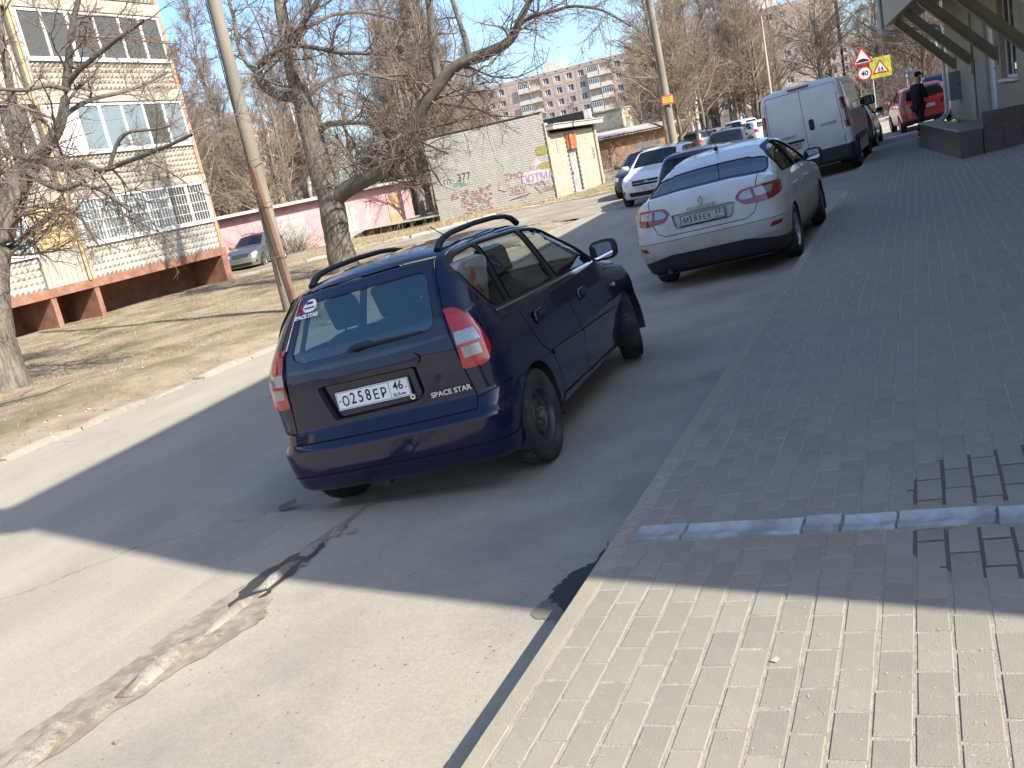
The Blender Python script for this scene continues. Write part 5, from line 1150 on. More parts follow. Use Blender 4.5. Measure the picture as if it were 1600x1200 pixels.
    def part(s, name, poly, pr, mat, off=0.0, parent=None, over=None, filt=None, skirt=None, key=None, tol=0.12):
        """cut a region out of the body; faces already belonging to another part stay there unless it is listed in over"""
        fs = s.cut(poly, pr, filt, tol)
        if key is None: key = s.next; s.next += 1; s.specs[key] = dict(name=name, mat=mat, off=off, parent=parent, skirt=skirt)
        for f in fs:
            if f[s.tl] == 0 or (over is not None and (over == 'all' or f[s.tl] in over)): f[s.tl] = key
        return key
    def seam(s, pts, pr, w=0.008, filt=None, over=None):
        return s.part('seam', stroke_poly(pts, w), pr, None, key=-1, filt=filt, over=over)
    def delete(s, poly, pr, filt=None, tol=0.12):
        for f in s.cut(poly, pr, filt, tol): f[s.tl] = -9
    def finish(s, root, body_mat, gap_mat, base_name='body'):
        groups = {}
        for f in s.bm.faces:
            groups.setdefault(f[s.tl], []).append(f)
        objs = {}
        def emit(fs, name, mats, off, parent, skirt=None, gaps=()):
            allf = list(fs) + list(gaps); gset = set(gaps)
            vid = {}; V = []; ofs = {}
            for f in allf:
                for v in f.verts:
                    if v not in vid: vid[v] = len(V); V.append(tuple(v.co))
            Nn = s.normals(V) if V else np.zeros((0, 3))
            V2 = [list(np.array(V[i]) + Nn[i] * off) for i in range(len(V))]; F = []; Mi = []; NV = [tuple(n) for n in Nn]
            for f in fs: F.append([vid[v] for v in f.verts]); Mi.append(0)
            # gaps: recessed copy
            gid = {}
            for f in gaps:
                q = []
                for v in f.verts:
                    if v not in gid: gid[v] = len(V2); i = vid[v]; V2.append(list(np.array(V[i]) - Nn[i] * .009)); NV.append(tuple(Nn[i]))
                    q.append(gid[v])
                F.append(q); Mi.append(1)
            if skirt is not None:
                fset = set(fs); sid = {}
                for f in fs:
                    for l in f.loops:
                        e = l.edge
                        if sum(1 for g in e.link_faces if g in fset) == 1:
                            a, c = l.vert, l.link_loop_next.vert; q = []
                            for v in (a, c):
                                if v not in sid: sid[v] = len(V2); i = vid[v]; V2.append(list(np.array(V[i]) + Nn[i] * skirt)); NV.append(tuple(Nn[i]))
                            F.append([vid[a], sid[a], sid[c], vid[c]]); Mi.append(1)
            me = bpy.data.meshes.new(name); me.from_pydata(V2, [], F)
            for m in mats: me.materials.append(m)
            me.polygons.foreach_set('material_index', Mi); me.polygons.foreach_set('use_smooth', [True]*len(F))
            try: me.normals_split_custom_set_from_vertices(NV)
            except Exception as ex: print('normals', ex)
            me.update(); return link(name, me, parent)
        objs[0] = emit(groups.get(0, []), base_name, [body_mat, gap_mat], 0.0, root, None, groups.get(-1, []))
        for k, sp in s.specs.items():
            fs = groups.get(k, [])
            if not fs: continue
            par = objs.get(sp['parent'], root) if sp['parent'] is not None else root
            objs[k] = emit(fs, sp['name'], [sp['mat'], gap_mat], sp['off'], par, sp['skirt'])
        s.bm.free(); return objs

m_gap = pm('panel_gap', (0.008, 0.008, 0.009), 0.7)
m_rub = pm('black_rubber', (0.018, 0.018, 0.019), 0.65, var=0.1, vs=8)
m_tyre = pm('tyre', (0.028, 0.027, 0.026), 0.85, var=0.25, vs=6, col2=(0.075, 0.07, 0.062), c2s=7, c2t=0.6, bump=0.3, bs=60)
m_plast = pm('black_plastic', (0.022, 0.022, 0.024), 0.55, var=0.08, vs=5)
m_int = pm('interior_fabric', (0.045, 0.045, 0.052), 0.9, var=0.2, vs=6)
m_int2 = pm('interior_trim', (0.028, 0.028, 0.03), 0.8)
m_chrome = pm('chrome', (0.65, 0.65, 0.66), 0.12, 1.0)
m_alloy = pm('alloy', (0.45, 0.45, 0.46), 0.3, 0.9)
m_steel = pm('black_steel_rim', (0.05, 0.052, 0.056), 0.4, 0.3, var=0.3, vs=14, col2=(0.12, 0.075, 0.05), c2s=8, c2t=0.68, c2w=0.05)
m_nut = pm('dirty_steel', (0.19, 0.16, 0.13), 0.6, 0.6)
m_red = pm('red_lens', (0.36, 0.012, 0.014), 0.08, 0.0, var=.15, vs=25, coat=1.0)
m_redd = pm('dark_red_lens', (0.22, 0.008, 0.012), 0.08, 0.0, coat=1.0)
m_clear = pm('clear_lens', (0.27, 0.27, 0.275), 0.15, 0.45, var=0.5, vs=60, stretch=(1, 1, 6), coat=1.0)
m_amber = pm('lamp_glass', (0.62, 0.60, 0.56), 0.08, 0.2, coat=1.0)
m_plate = pm('plate_white', (0.72, 0.72, 0.70), 0.4, var=0.05, vs=20); m_ink = pm('plate_ink', (0.01, 0.01, 0.012), 0.5)
m_plated = pm('dusty_plate', (0.40, 0.37, 0.32), 0.7, var=0.15, vs=30)
m_blue_f = pm('flag_blue', (0.03, 0.10, 0.4), 0.5); m_red_f = pm('flag_red', (0.55, 0.03, 0.03), 0.5); m_wht_f = pm('flag_white', (0.75, 0.75, 0.75), 0.5)
m_glass_car = glass_mat('car_glass', (0.76, 0.80, 0.77), ior=1.6); m_glass_tint = glass_mat('tinted_glass', (0.16, 0.17, 0.18), opaque=0.45, ocol=(0.012, 0.013, 0.016))
m_glass_rear = glass_mat('heated_rear_glass', (0.45, 0.62, 0.68), opaque=0.5, ocol=(0.018, 0.07, 0.115), ior=2.0)  # teal diffuse colour stands in for sky reflected in the rear screen
m_glass_dark = glass_mat('black_glass', (0.05, 0.05, 0.06), opaque=0.9, ocol=(0.01, 0.011, 0.014))
m_mirror = pm('mirror', (0.85, 0.85, 0.85), 0.02, 1.0)
def paint(name, col, metal=0.0, dirt=None, rough=0.28, coat=1.0, dz=(0.25, 0.95), dmax=0.8, flake=0.0):
    m = pm(name, col, rough, metal, coat=coat, spec=0.5); N, L, b = nodes_of(m)
    tc = N.new('ShaderNodeTexCoord')
    if dirt:
        sx = N.new('ShaderNodeSeparateXYZ'); L.new(tc.outputs['Object'], sx.inputs[0])
        n = N.new('ShaderNodeTexNoise'); n.inputs['Scale'].default_value = 3.2; n.inputs['Detail'].default_value = 8; n.inputs['Roughness'].default_value = .65; L.new(tc.outputs['Object'], n.inputs['Vector'])
        r = N.new('ShaderNodeMapRange'); r.inputs['From Min'].default_value = dz[1]; r.inputs['From Max'].default_value = dz[0]; L.new(sx.outputs['Z'], r.inputs['Value'])
        mu = N.new('ShaderNodeMath'); mu.operation = 'MULTIPLY_ADD'; mu.use_clamp = True; n.outputs[0]
        sub = N.new('ShaderNodeMath'); sub.operation = 'SUBTRACT'; L.new(n.outputs['Fac'], sub.inputs[0]); sub.inputs[1].default_value = 0.5
        L.new(sub.outputs[0], mu.inputs[0]); mu.inputs[1].default_value = 1.1; L.new(r.outputs[0], mu.inputs[2])
        mm = N.new('ShaderNodeMath'); mm.operation = 'MULTIPLY'; L.new(mu.outputs[0], mm.inputs[0]); mm.inputs[1].default_value = dmax
        mx = N.new('ShaderNodeMix'); mx.data_type = 'RGBA'; L.new(mm.outputs[0], mx.inputs[0]); mx.inputs[6].default_value = (*col, 1); mx.inputs[7].default_value = (*dirt, 1); L.new(mx.outputs[2], b.inputs['Base Color'])
        cr = N.new('ShaderNodeMapRange'); cr.inputs['To Min'].default_value = coat; cr.inputs['To Max'].default_value = 0.0; cr.inputs['From Max'].default_value = .6; L.new(mm.outputs[0], cr.inputs['Value']); L.new(cr.outputs[0], b.inputs['Coat Weight'])
        rr = N.new('ShaderNodeMapRange'); rr.inputs['To Min'].default_value = rough; rr.inputs['To Max'].default_value = .85; rr.inputs['From Max'].default_value = .6; L.new(mm.outputs[0], rr.inputs['Value']); L.new(rr.outputs[0], b.inputs['Roughness'])
    # very slight panel waviness so that reflections are not perfect
    n3 = N.new('ShaderNodeTexNoise'); n3.inputs['Scale'].default_value = 2.2; n3.inputs['Detail'].default_value = 2; L.new(tc.outputs['Object'], n3.inputs['Vector'])
    bp = N.new('ShaderNodeBump'); bp.inputs['Strength'].default_value = 0.12; bp.inputs['Distance'].default_value = 0.02; L.new(n3.outputs['Fac'], bp.inputs['Height']); L.new(bp.outputs[0], b.inputs['Normal']); L.new(bp.outputs[0], b.inputs['Coat Normal'])
    return m
# wheels ----------------------------------------------------------
def tyre_mesh(R, r, W, tread=False, n=56):
    b = MB(); h = W / 2; s_ = .012
    prof = [(r, -h*.80), (r + .015, -h*.93), (r + (R-r)*.5, -h*1.02), (R - .03, -h*.96), (R - .010, -h*.86), (R - s_*.6, -h*.7), (R - s_*.3, 0), (R - s_*.6, h*.7), (R - .010, h*.86), (R - .03, h*.96), (r + (R-r)*.5, h*1.02), (r + .015, h*.93), (r, h*.80)]
    if tread: prof = [(q[0] - (.006 if q[0] > R - .02 else 0), q[1]) for q in prof]
    b.lathe(prof, n)
    if tread:
        rows = [(-.86, -.58, .35), (-.52, -.22, .25), (-.16, .16, 0), (.22, .52, -.25), (.58, .86, -.35)]; nb = 46
        for (a, c, sk) in rows:
            for k in range(nb):
                t0 = 2*math.pi*(k + .10)/nb; t1 = 2*math.pi*(k + .84)/nb; sh = 2*math.pi/nb*sk; ro = R - (.006 if abs(a) > .8 or abs(c) > .8 else 0.0); ri = R - .014; vs = []
                for rr in (ri, ro):
                    for (x, dt) in ((a*h, -sh), (c*h, sh)):
                        for t in (t0, t1): vs.append((x, rr*math.cos(t + dt), rr*math.sin(t + dt)))
                b.add(vs, [(4,5,7,6), (0,4,6,2), (1,3,7,5), (0,1,5,4), (2,6,7,3)])
    return b.mesh('tyre', m_tyre, smooth=35)
def rim_mesh(r, W, kind):
    h = W/2; b = MB(); mat = [m_steel, m_dark, m_nut] if kind == 'steel' else [m_alloy, m_dark, m_alloy]
    b.lathe([(r + .004, -h*.8), (r - .02, -h*.6), (r - .03, 0), (r - .022, h*.62), (r - .012, h*.80), (r + .006, h*.86), (r + .010, h*.80)], 40)
    if kind == 'steel':
        b.lathe([(r - .028, h*.42), (r - .05, h*.36)], 40)
        b.lathe([(r*.66, h*.36), (r*.60, h*.60), (r*.50, h*.62), (r*.44, h*.46), (r*.36, h*.44), (r*.2, h*.5), (.0301, h*.5)], 40)
        nb = 14
        for k in range(nb):
            a0, a1 = 2*math.pi*(k + .17)/nb, 2*math.pi*(k + .83)/nb; q = []
            b.add([(h*.36, (r*.66 - .004)*math.cos(t), (r*.66 - .004)*math.sin(t)) for t in (a0, (a0+a1)/2, a1)] + [(h*.365, (r - .049)*math.cos(t), (r - .049)*math.sin(t)) for t in (a1, (a0+a1)/2, a0)], [(0,1,2,3,4,5)])
        b.disc((-h*.1, 0, 0), r*.95, (1, 0, 0), 32, 1)
        b.lathe([(.031, h*.45), (.031, h*.78), (.024, h*.84), (0.001, h*.85)], 16, 2)
        for k in range(4): t = 2*math.pi*(k + .35)/4; b.tube([(h*.44, r*.30*math.cos(t), r*.30*math.sin(t)), (h*.72, r*.30*math.cos(t), r*.30*math.sin(t))], .013, 6, 2)
    else:
        ns = 5 if kind == 'alloy5' else 7
        for k in range(ns):
            t = 2*math.pi*k/ns; u = Vector((0, math.cos(t), math.sin(t))); w = Vector((0, -math.sin(t), math.cos(t))); vs = []
            for rr, ww, xx in ((.03, .03, h*.55), (r*.5, .026, h*.72), (r - .018, .042, h*.70)):
                for sgn in (-1, 1): vs.append(tuple(u*rr + w*ww*sgn + Vector((xx, 0, 0))))
            for rr, ww, xx in ((.03, .03, h*.35), (r*.5, .026, h*.5), (r - .018, .042, h*.5)):
                for sgn in (-1, 1): vs.append(tuple(u*rr + w*ww*sgn + Vector((xx, 0, 0))))
            b.add(vs, [(0,1,3,2), (2,3,5,4), (0,2,8,6), (2,4,10,8), (1,7,9,3), (3,9,11,5)])
        b.lathe([(.055, h*.4), (.055, h*.74), (.03, h*.77), (.001, h*.77)], 20)
        b.disc((h*.05, 0, 0), r*.95, (1, 0, 0), 32, 1)
    return b.mesh('rim', mat, smooth=40)
WC = {}
def add_wheels(root, R, r, W, kind, pos, tread=False, steer=0.0):
    kk = (R, r, W, kind, tread)
    if kk not in WC: WC[kk] = (tyre_mesh(R, r, W, tread), rim_mesh(r, W, kind))
    for (x, y) in pos:
        e = bpy.data.objects.new('wheel', None); COL.objects.link(e); e.parent = root; e.empty_display_size = .1
        M = Matrix.Translation((x, y, R)); front = y > 1
        if front and steer: M = M @ Matrix.Rotation(steer, 4, 'Z')
        M = M @ Matrix.Rotation(math.pi if x < 0 else 0, 4, 'Z') @ Matrix.Rotation(rnd.uniform(0, 6), 4, 'X'); e.matrix_local = M
        link('tyre', WC[kk][0], e); link('rim', WC[kk][1], e)
def add_wells(root, x, R, pos, w=.34):
    for y in pos:
        for sgn in (-1, 1):
            b = MB(); n = 20; q = []
            for k in range(n + 1):
                t = -0.35 + (math.pi + .7) * k / n; q.append((R * math.cos(t), R * math.sin(t)))
            x0, x1 = sgn * (x - w), sgn * (x - .012)
            vs = [(x0, y + c, R*0 + .30 + s_) for c, s_ in q] + [(x1, y + c, .30 + s_) for c, s_ in q]
            b.add(vs, [(k, k+1, n+2+k, n+1+k) for k in range(n)] + [tuple(range(n + 1))])
            b.build('wheel_arch', m_plast, root)
def plate(parent, M, txt, reg, white=None, holder=True):
    """number plate 520 x 112 mm facing local -y (M places its centre)"""
    white = white or m_plate
    b = MB()
    if holder: b.box(-.268, .268, 0.001, .012, -.066, .063, 1)
    b.box(-.26, .26, -.004, 0.0, -.056, .056, 0)
    b.box(-.255, .255, -.0048, -.0041, .049, .0515, 1); b.box(-.255, .255, -.0048, -.0041, -.0515, -.049, 1); b.box(-.2555, -.253, -.0049, -.0041, -.0505, .0505, 1); b.box(.253, .2555, -.0049, -.0041, -.0505, .0505, 1); b.box(.122, .1245, -.0049, -.0041, -.0505, .0505, 1)
    b.disc((-.237, -.0048, 0), .006, (0, -1, 0), 10, 1); b.disc((.238, -.0048, 0.0), .005, (0, -1, 0), 10, 1)
    p = b.build('number_plate', [white, m_plast], parent, M)
    RX = Matrix.Rotation(math.pi/2, 4, 'X'); x = -.222
    for ch in txt:
        big = ch.isdigit(); sz = .098 if big else .098
        o = text_mesh('character', ch, sz if big else .083, m_ink, p, None, .0003, .0012); o.matrix_local = Matrix.Translation((x + .027, -.0052, 0.0 if big else -.0085)) @ RX @ Matrix.Diagonal((.80 if big else .86, 1.0, 1, 1)); x += .055
    o = text_mesh('region', reg, .072, m_ink, p, None, .0003, .001); o.matrix_local = Matrix.Translation((.185, -.0052, .016)) @ RX
    o = text_mesh('country', 'RUS', .028, m_ink, p, None, .0003, .0004); o.matrix_local = Matrix.Translation((.165, -.0052, -.035)) @ RX
    b = MB(); b.box(.193, .228, -.0055, -.0042, -.029, -.0235, 0); b.box(.193, .228, -.0055, -.0042, -.0345, -.0292, 1); b.box(.193, .228, -.0055, -.0042, -.040, -.0347, 2); b.build('flag', [m_wht_f, m_blue_f, m_red_f], p)
    return p
def seat_mesh(w=.5, head=True, mat=None):
    b = MB()
    def cush(x0, x1, y0, y1, z0, z1, M=None, r=.05):
        vs = [(x0+r, y0, z0), (x1-r, y0, z0), (x1, y0+r, z0), (x1, y1-r, z0), (x1-r, y1, z0), (x0+r, y1, z0), (x0, y1-r, z0), (x0, y0+r, z0)]
        t = [(a, c, z1 - .03) for a, c, _ in vs]; i_ = [((x0+x1)/2 + (a - (x0+x1)/2)*.86, (y0+y1)/2 + (c - (y0+y1)/2)*.86, z1) for a, c, _ in vs]
        b.add(vs + t + i_, [(k, (k+1) % 8, 8+(k+1) % 8, 8+k) for k in range(8)] + [(8+k, 8+(k+1) % 8, 16+(k+1) % 8, 16+k) for k in range(8)] + [tuple(range(16, 24)), tuple(range(7, -1, -1))], 0, M)
    cush(-w/2, w/2, -.02, .5, .12, .28); T = Matrix.Translation((0, -.02, .26)) @ Matrix.Rotation(math.radians(14), 4, 'X')
    cush(-w/2 + .01, w/2 - .01, -.09, .04, -.05, .58, T, .06)
    if head:
        for hx in ((0,) if w < .7 else (-w*.3, 0, w*.3)):
            cush(hx - .13, hx + .13, -.075, .025, .63, .83, T, .05); b.tube([tuple(T @ Vector((hx - .05, -.03, .5))), tuple(T @ Vector((hx - .05, -.03, .66)))], .008, 5); b.tube([tuple(T @ Vector((hx + .05, -.03, .5))), tuple(T @ Vector((hx + .05, -.03, .66)))], .008, 5)
    return b.mesh('seat', mat or m_int, smooth=50)
SEAT = seat_mesh(); BENCH = seat_mesh(1.25)
BENCH_LOW = seat_mesh(1.25, False)
def interior(root, y_front, y_rear, floor=.28, wx=.34, dash=None, steer=True, low=False):
    for sx in (-wx, wx): link('seat', SEAT, root, Matrix.Translation((sx, y_front, floor)))
    link('rear_seat', BENCH_LOW if low else BENCH, root, Matrix.Translation((0, y_rear, floor)))
    b = MB(); b.box(-.72, .72, y_rear - .5, (dash or y_front + 1.3), floor - .06, floor); b.build('floor', m_int2, root)
    if dash:
        b = MB(); b.prism([(dash - .35, .78), (dash - .30, .93), (dash, .96), (dash + .2, .95), (dash + .2, .5), (dash - .2, .5)], lambda p: (-.7, p[0], p[1]), lambda p: (.7, p[0], p[1])); b.build('dashboard', m_int2, root)
        if steer:
            b = MB(); n = 20; c = Vector((-wx, dash - .55, .88)); 
            pts = [tuple(c + Vector((.18*math.cos(2*math.pi*k/n), .09*math.sin(2*math.pi*k/n)*.9, .16*math.sin(2*math.pi*k/n)))) for k in range(n)]; b.tube(pts + [pts[0]], .014, 6); b.tube([tuple(c), tuple(c + Vector((0, .25, -.1)))], .02, 6); b.build('steering_wheel', m_int2, root)
def mirror_part(root, x, y, z, mat, sgn=1, s_=1.0):
    bm = bmesh.new(); bmesh.ops.create_uvsphere(bm, u_segments=16, v_segments=10, radius=1)
    for v in bm.verts:
        c = v.co; p = Vector((math.copysign(abs(c.x)**.6, c.x)*.115, math.copysign(abs(c.y)**.7, c.y)*.075, math.copysign(abs(c.z)**.6, c.z)*.082)); 
        if p.y < 0: p.y *= .35
        v.co = p * s_
    me = bpy.data.meshes.new('wing_mirror'); bm.to_mesh(me); bm.free(); me.materials.append(mat); me.polygons.foreach_set('use_smooth', [True]*len(me.polygons))
    o = link('wing_mirror', me, root, Matrix.Translation((sgn*(x + .13), y, z)))
    b = MB(); b.face([tuple(Vector((px*.088, -.032, pz*.060))*s_) for px, pz in rpoly([(-1, -1), (1, -1), (1, 1), (-1, 1)], .5)]); g = b.build('mirror_glass', m_mirror, o); g.rotation_euler = (0, 0, sgn*math.radians(-8))
    b = MB(); b.box(-sgn*.20, -sgn*.08, -.02, .04, -.07, -.03) if sgn < 0 else b.box(-.20, -.08, -.02, .04, -.07, -.03); b.build('arm', m_plast, o)
def strip_pose(x, y, th): return STRIP @ Matrix.Translation((x, y, 0)) @ Matrix.Rotation(-th, 4, 'Z')

# ---- the dark blue people carrier ------------------------------------
m_blue = paint('dark_blue_paint', (0.0026, 0.0042, 0.027), 0.0, rough=0.25, coat=0.95)
m_blue.node_tree.nodes['Principled BSDF'].inputs['Specular IOR Level'].default_value = 0.12
def blue_extra(p, r):
    return r
PB_ = dict(len=(-.625, 3.22), ztop=1.55, zbot=.225, crown=.035, crown4=.02, k1=.12, k2=.13, k3=.22,
    top=([-.8, -.24, -.12, .2, .7, 1.0, 1.3, 2.05, 2.4, 2.85, 3.12, 3.27], [1.38, 1.462, 1.490, 1.512, 1.515, 1.495, 1.445, 1.03, .965, .85, .74, .62]),
    ws=([.15, .25, .40, .62, .80, .97, 1.0, 1.2, 1.42, 1.55], [.775, .80, .828, .848, .842, .828, .815, .735, .640, .58]),
    wp=([-.65, -.25, .3, 1.8, 2.6, 2.95, 3.27], [.955, .985, 1.0, 1.0, .985, .95, .86]),
    rear=([.15, .25, .325, .345, .36, .50, .525, .545, .61, .63, .80, .92, 1.0, 1.10, 1.36, 1.42, 1.5], [-.53, -.575, -.60, -.612, -.618, -.625, -.605, -.578, -.538, -.530, -.533, -.525, -.510, -.475, -.270, -.235, -.15]), rc=.06, rc4=.10,
    front=([.15, .3, .5, .7, .9], [3.10, 3.20, 3.22, 3.14, 2.92]), fc=.12, fc4=.25)
BLUE = empty('parked_car', STRIP @ Matrix.Translation((-3.1987, 4.9515, -.0488)) @ Matrix.Rotation(.0567, 4, 'Z') @ Matrix.Rotation(-.0324, 4, 'Y') @ Matrix.Rotation(.0028, 4, 'X'), 'dark blue estate people carrier with black roof rails and plate 258', 'car', None)
B = Body(PB_, (44, 128, 52))
G_ = m_glass_car
for sd in ('R', 'L'):
    arc = lambda cy, R: [(cy + R*math.cos(t), .30 + R*math.sin(t)) for t in [2*math.pi*k/28 for k in range(28)]]
    B.delete(arc(0, .335), sd); B.delete(arc(2.5, .335), sd)
    # glass
    q = B.part('quarter_window', rpoly([(-.19, 1.055, .05), (-.262, 1.19, .12), (-.225, 1.33, .10), (-.135, 1.405, .05), (.145, 1.420, .02), (.015, 1.050, .02)], .04), sd, G_, -.008, skirt=.010)
    r_ = B.part('rear_door_window', rpoly([(.055, 1.050, .02), (.190, 1.422, .02), (.855, 1.402, .02), (.865, 1.024, .02)], .02), sd, G_, -.008, skirt=.010)
    f_ = B.part('front_door_window', rpoly([(.945, 1.018, .02), (.935, 1.396, .02), (1.27, 1.360, .15), (1.59, 1.225, .12), (1.75, 1.09, .05), (1.77, 0.988, .02)], .02), sd, G_, -.008, skirt=.010)
    B.part('window_trim', rpoly([(-.215, 1.035, .06), (-.285, 1.19, .14), (-.245, 1.34, .12), (-.15, 1.425, .05), (.17, 1.438), (.90, 1.420), (1.29, 1.383, .15), (1.62, 1.245, .12), (1.81, 1.095, .06), (1.93, .980), (.9, 1.006)], .03), sd, m_plast, 0.0015)
    B.part('belt_strip', rpoly([(-.21, 1.022), (-.19, 1.042), (.9, 1.010), (1.93, .980), (1.95, .965), (.9, .990)], .008), sd, m_chrome, 0.004, skirt=-.006)
    # doors
    B.seam([(.165, 1.445), (.03, 1.05), (.10, .90), (.17, .76), (.25, .67), (.35, .60), (.42, .52), (.455, .42), (.455, .30)], sd, .009)
    B.seam([(.90, 1.43), (.905, 1.0), (.98, .78), (1.06, .58), (1.07, .30)], sd, .009); B.seam([(.455, .30), (1.07, .285), (1.95, .27)], sd, .009)
    B.seam([(1.92, .985), (2.0, .85), (2.03, .6), (1.95, .42), (1.95, .275)], sd, .009); B.seam([(.16, 1.45), (.90, 1.432), (1.30, 1.395), (1.64, 1.255), (1.83, 1.10), (1.94, .98)], sd, .009)
    m_ = B.part('side_moulding', rpoly([(.385, .585), (.37, .625), (1.035, .592), (1.045, .550)], .006), sd, m_blue, .012, skirt=-.014)
    B.part('side_moulding', rpoly([(1.065, .548), (1.055, .590), (2.03, .552), (2.02, .510)], .006), sd, m_blue, .012, skirt=-.014)
    B.part('rear_door', [(.10, .90), (.03, 1.03), (.90, 1.0), (.98, .78), (1.06, .58), (1.07, .28), (.455, .29), (.455, .42), (.42, .52), (.35, .60), (.25, .67), (.17, .76)], sd, m_blue)
    B.part('front_door', [(1.07, .27), (1.06, .58), (.98, .78), (.905, 1.0), (1.92, .98), (2.0, .85), (2.03, .6), (1.95, .42), (1.95, .26)], sd, m_blue)
    s_ = sd
    B.part('sill', rpoly([(.40, .205), (.455, .292), (1.95, .268), (2.14, .25), (2.14, .205)], .01), sd, m_blue, .006, skirt=-.008)
# rear screen, tailgate
gl = rpoly([(-.515, 1.07, .08), (-.455, 1.368, .07), (.455, 1.368, .07), (.515, 1.07, .08), (.44, 1.038, .06), (-.44, 1.038, .06)], .06, 6)
up = lambda c: c.z > .535
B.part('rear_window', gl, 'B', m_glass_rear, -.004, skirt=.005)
B.part('window_surround', rpoly([(-.585, .985, .03), (-.475, 1.405, .03), (.475, 1.405, .03), (.585, .985, .03), (.2, .97), (-.2, .97)], .02), 'B', pm('blue_black_glass', (0.006, 0.008, 0.022), .06, coat=1.0), .001)
B.seam([(.495, 1.425), (.525, 1.30), (.572, 1.13), (.60, .95), (.625, .78), (.655, .60), (.645, .545), (-.645, .545), (-.655, .60), (-.625, .78), (-.60, .95), (-.572, 1.13), (-.525, 1.30), (-.495, 1.425), (-.3, 1.435), (.3, 1.435), (.495, 1.425)], 'B', .010, filt=up)
B.part('grab_handle', rpoly([(-.385, .905), (-.385, .948), (.0, .965), (.36, .945), (.385, .91, .02), (.36, .878, .03), (.30, .875)], .02), 'B', m_blue, .020, skirt=-.028)
B.part('plate_recess', rpoly([(-.36, .875), (.33, .865, .02), (.34, .70, .03), (.29, .665), (-.30, .655)], .02), 'B', m_blue, -.020, skirt=.022)
B.part('tailgate_step', rpoly([(-.63, .55), (-.645, .612), (.645, .612), (.63, .55)], .006), 'B', m_blue, -.003, filt=up, skirt=.0)
B.part('tailgate', [(-.645, .55), (-.655, .61), (-.60, .95), (-.50, 1.43), (.50, 1.43), (.60, .95), (.655, .61), (.645, .55)], 'B', m_blue)
for (pr, nm) in (('BR', 'R'), ('BL', 'L')):
    tl = rpoly([(.104, 1.135, .015), (.165, 1.130, .05), (.236, 1.03, .10), (.268, .86, .05), (.222, .782, .04), (.088, .782, .02)], .03)
    fl = (lambda c: c.x > .4) if nm == 'R' else (lambda c: c.x < -.4)
    t1 = B.part('tail_lamp', tl, pr, m_red, .010, skirt=-.014, filt=fl, over='all')
    B.part('reversing_lens', rpoly([(.096, .925), (.104, .998), (.205, 1.0), (.222, .93)], .006), pr, m_clear, .0112, parent=t1, over={t1}, filt=fl)
    B.part('indicator_lens', rpoly([(.112, .842), (.108, .908), (.205, .910), (.208, .848)], .006), pr, m_clear, .0112, parent=t1, over={t1}, filt=fl)
# bumper
B.seam([(.66, .605), (.83, .64)], 'B', .008, filt=lambda c: c.y < -.2); B.seam([(-.66, .605), (-.83, .64)], 'B', .008, filt=lambda c: c.y < -.2)
B.part('bumper_lip', [(-1.0, .21), (-1.0, .338), (1.0, .338), (1.0, .21)], 'B', m_blue, .010, tol=-.2, filt=lambda c: c.y < -.335 and c.z > .225, skirt=-.012)
B.part('bumper', [(-1.0, .33), (-1.0, .63), (-.70, .612), (-.65, .542), (.65, .542), (.70, .612), (1.0, .63), (1.0, .33)], 'B', m_blue, 0.0, tol=-.2, filt=lambda c: c.y < -.335)
# windscreen, bonnet
B.part('windscreen', rpoly([(-.64, 2.0), (-.56, 1.33), (.56, 1.33), (.64, 2.0)], .05), 'T', m_glass_car, -.005, skirt=.006)
B.seam([(-.74, 2.05), (-.70, 2.16), (.70, 2.16), (.74, 2.05)], 'T', .01); B.seam([(-.70, 2.16), (-.66, 3.0)], 'T', .008); B.seam([(.70, 2.16), (.66, 3.0)], 'T', .008)
for pr, sg in (('FR', 1), ('FL', -1)):
    B.part('headlamp', rpoly([(-1.90, .62), (-1.93, .78), (-1.62, .78), (-1.60, .62)], .04), pr, m_amber, .004, skirt=-.01, filt=(lambda c: c.x > .3) if sg > 0 else (lambda c: c.x < -.3))
B.part('grille', rpoly([(-.35, .60), (-.38, .74), (.38, .74), (.35, .60)], .03), 'F', m_plast, -.01, skirt=.01)
for sx in (1, -1): B.seam([(sx*.555, -.18), (sx*.575, .6), (sx*.55, 1.25)], 'T', .016)
ob = B.finish(BLUE, m_blue, m_gap)
add_wheels(BLUE, .298, .182, .185, 'steel', [(.735, 0), (-.735, 0), (.735, 2.5), (-.735, 2.5)], True, steer=math.radians(21))
add_wells(BLUE, .84, .335, (0, 2.5), .40)
interior(BLUE, 1.25, .28, dash=2.2)
b = MB(); b.box(-.62, .62, -.46, -.1, .58, .60); b.box(-.70, .70, -.45, 3.0, .2262, .23); b.build('luggage_cover', m_int2, BLUE)
# roof rails
for sx in (1, -1):
    b = MB(); pts = [(-.06, 1.455), (-.01, 1.492), (.07, 1.518), (.20, 1.533), (.6, 1.543), (.95, 1.535), (1.15, 1.518), (1.27, 1.490), (1.36, 1.44)]
    b.tube([(sx*.475, y_, z_) for y_, z_ in pts], [.026, .024, .020, .018, .018, .018, .018, .022, .024], 8); b.build('roof_rail', m_plast, BLUE, smooth=60)
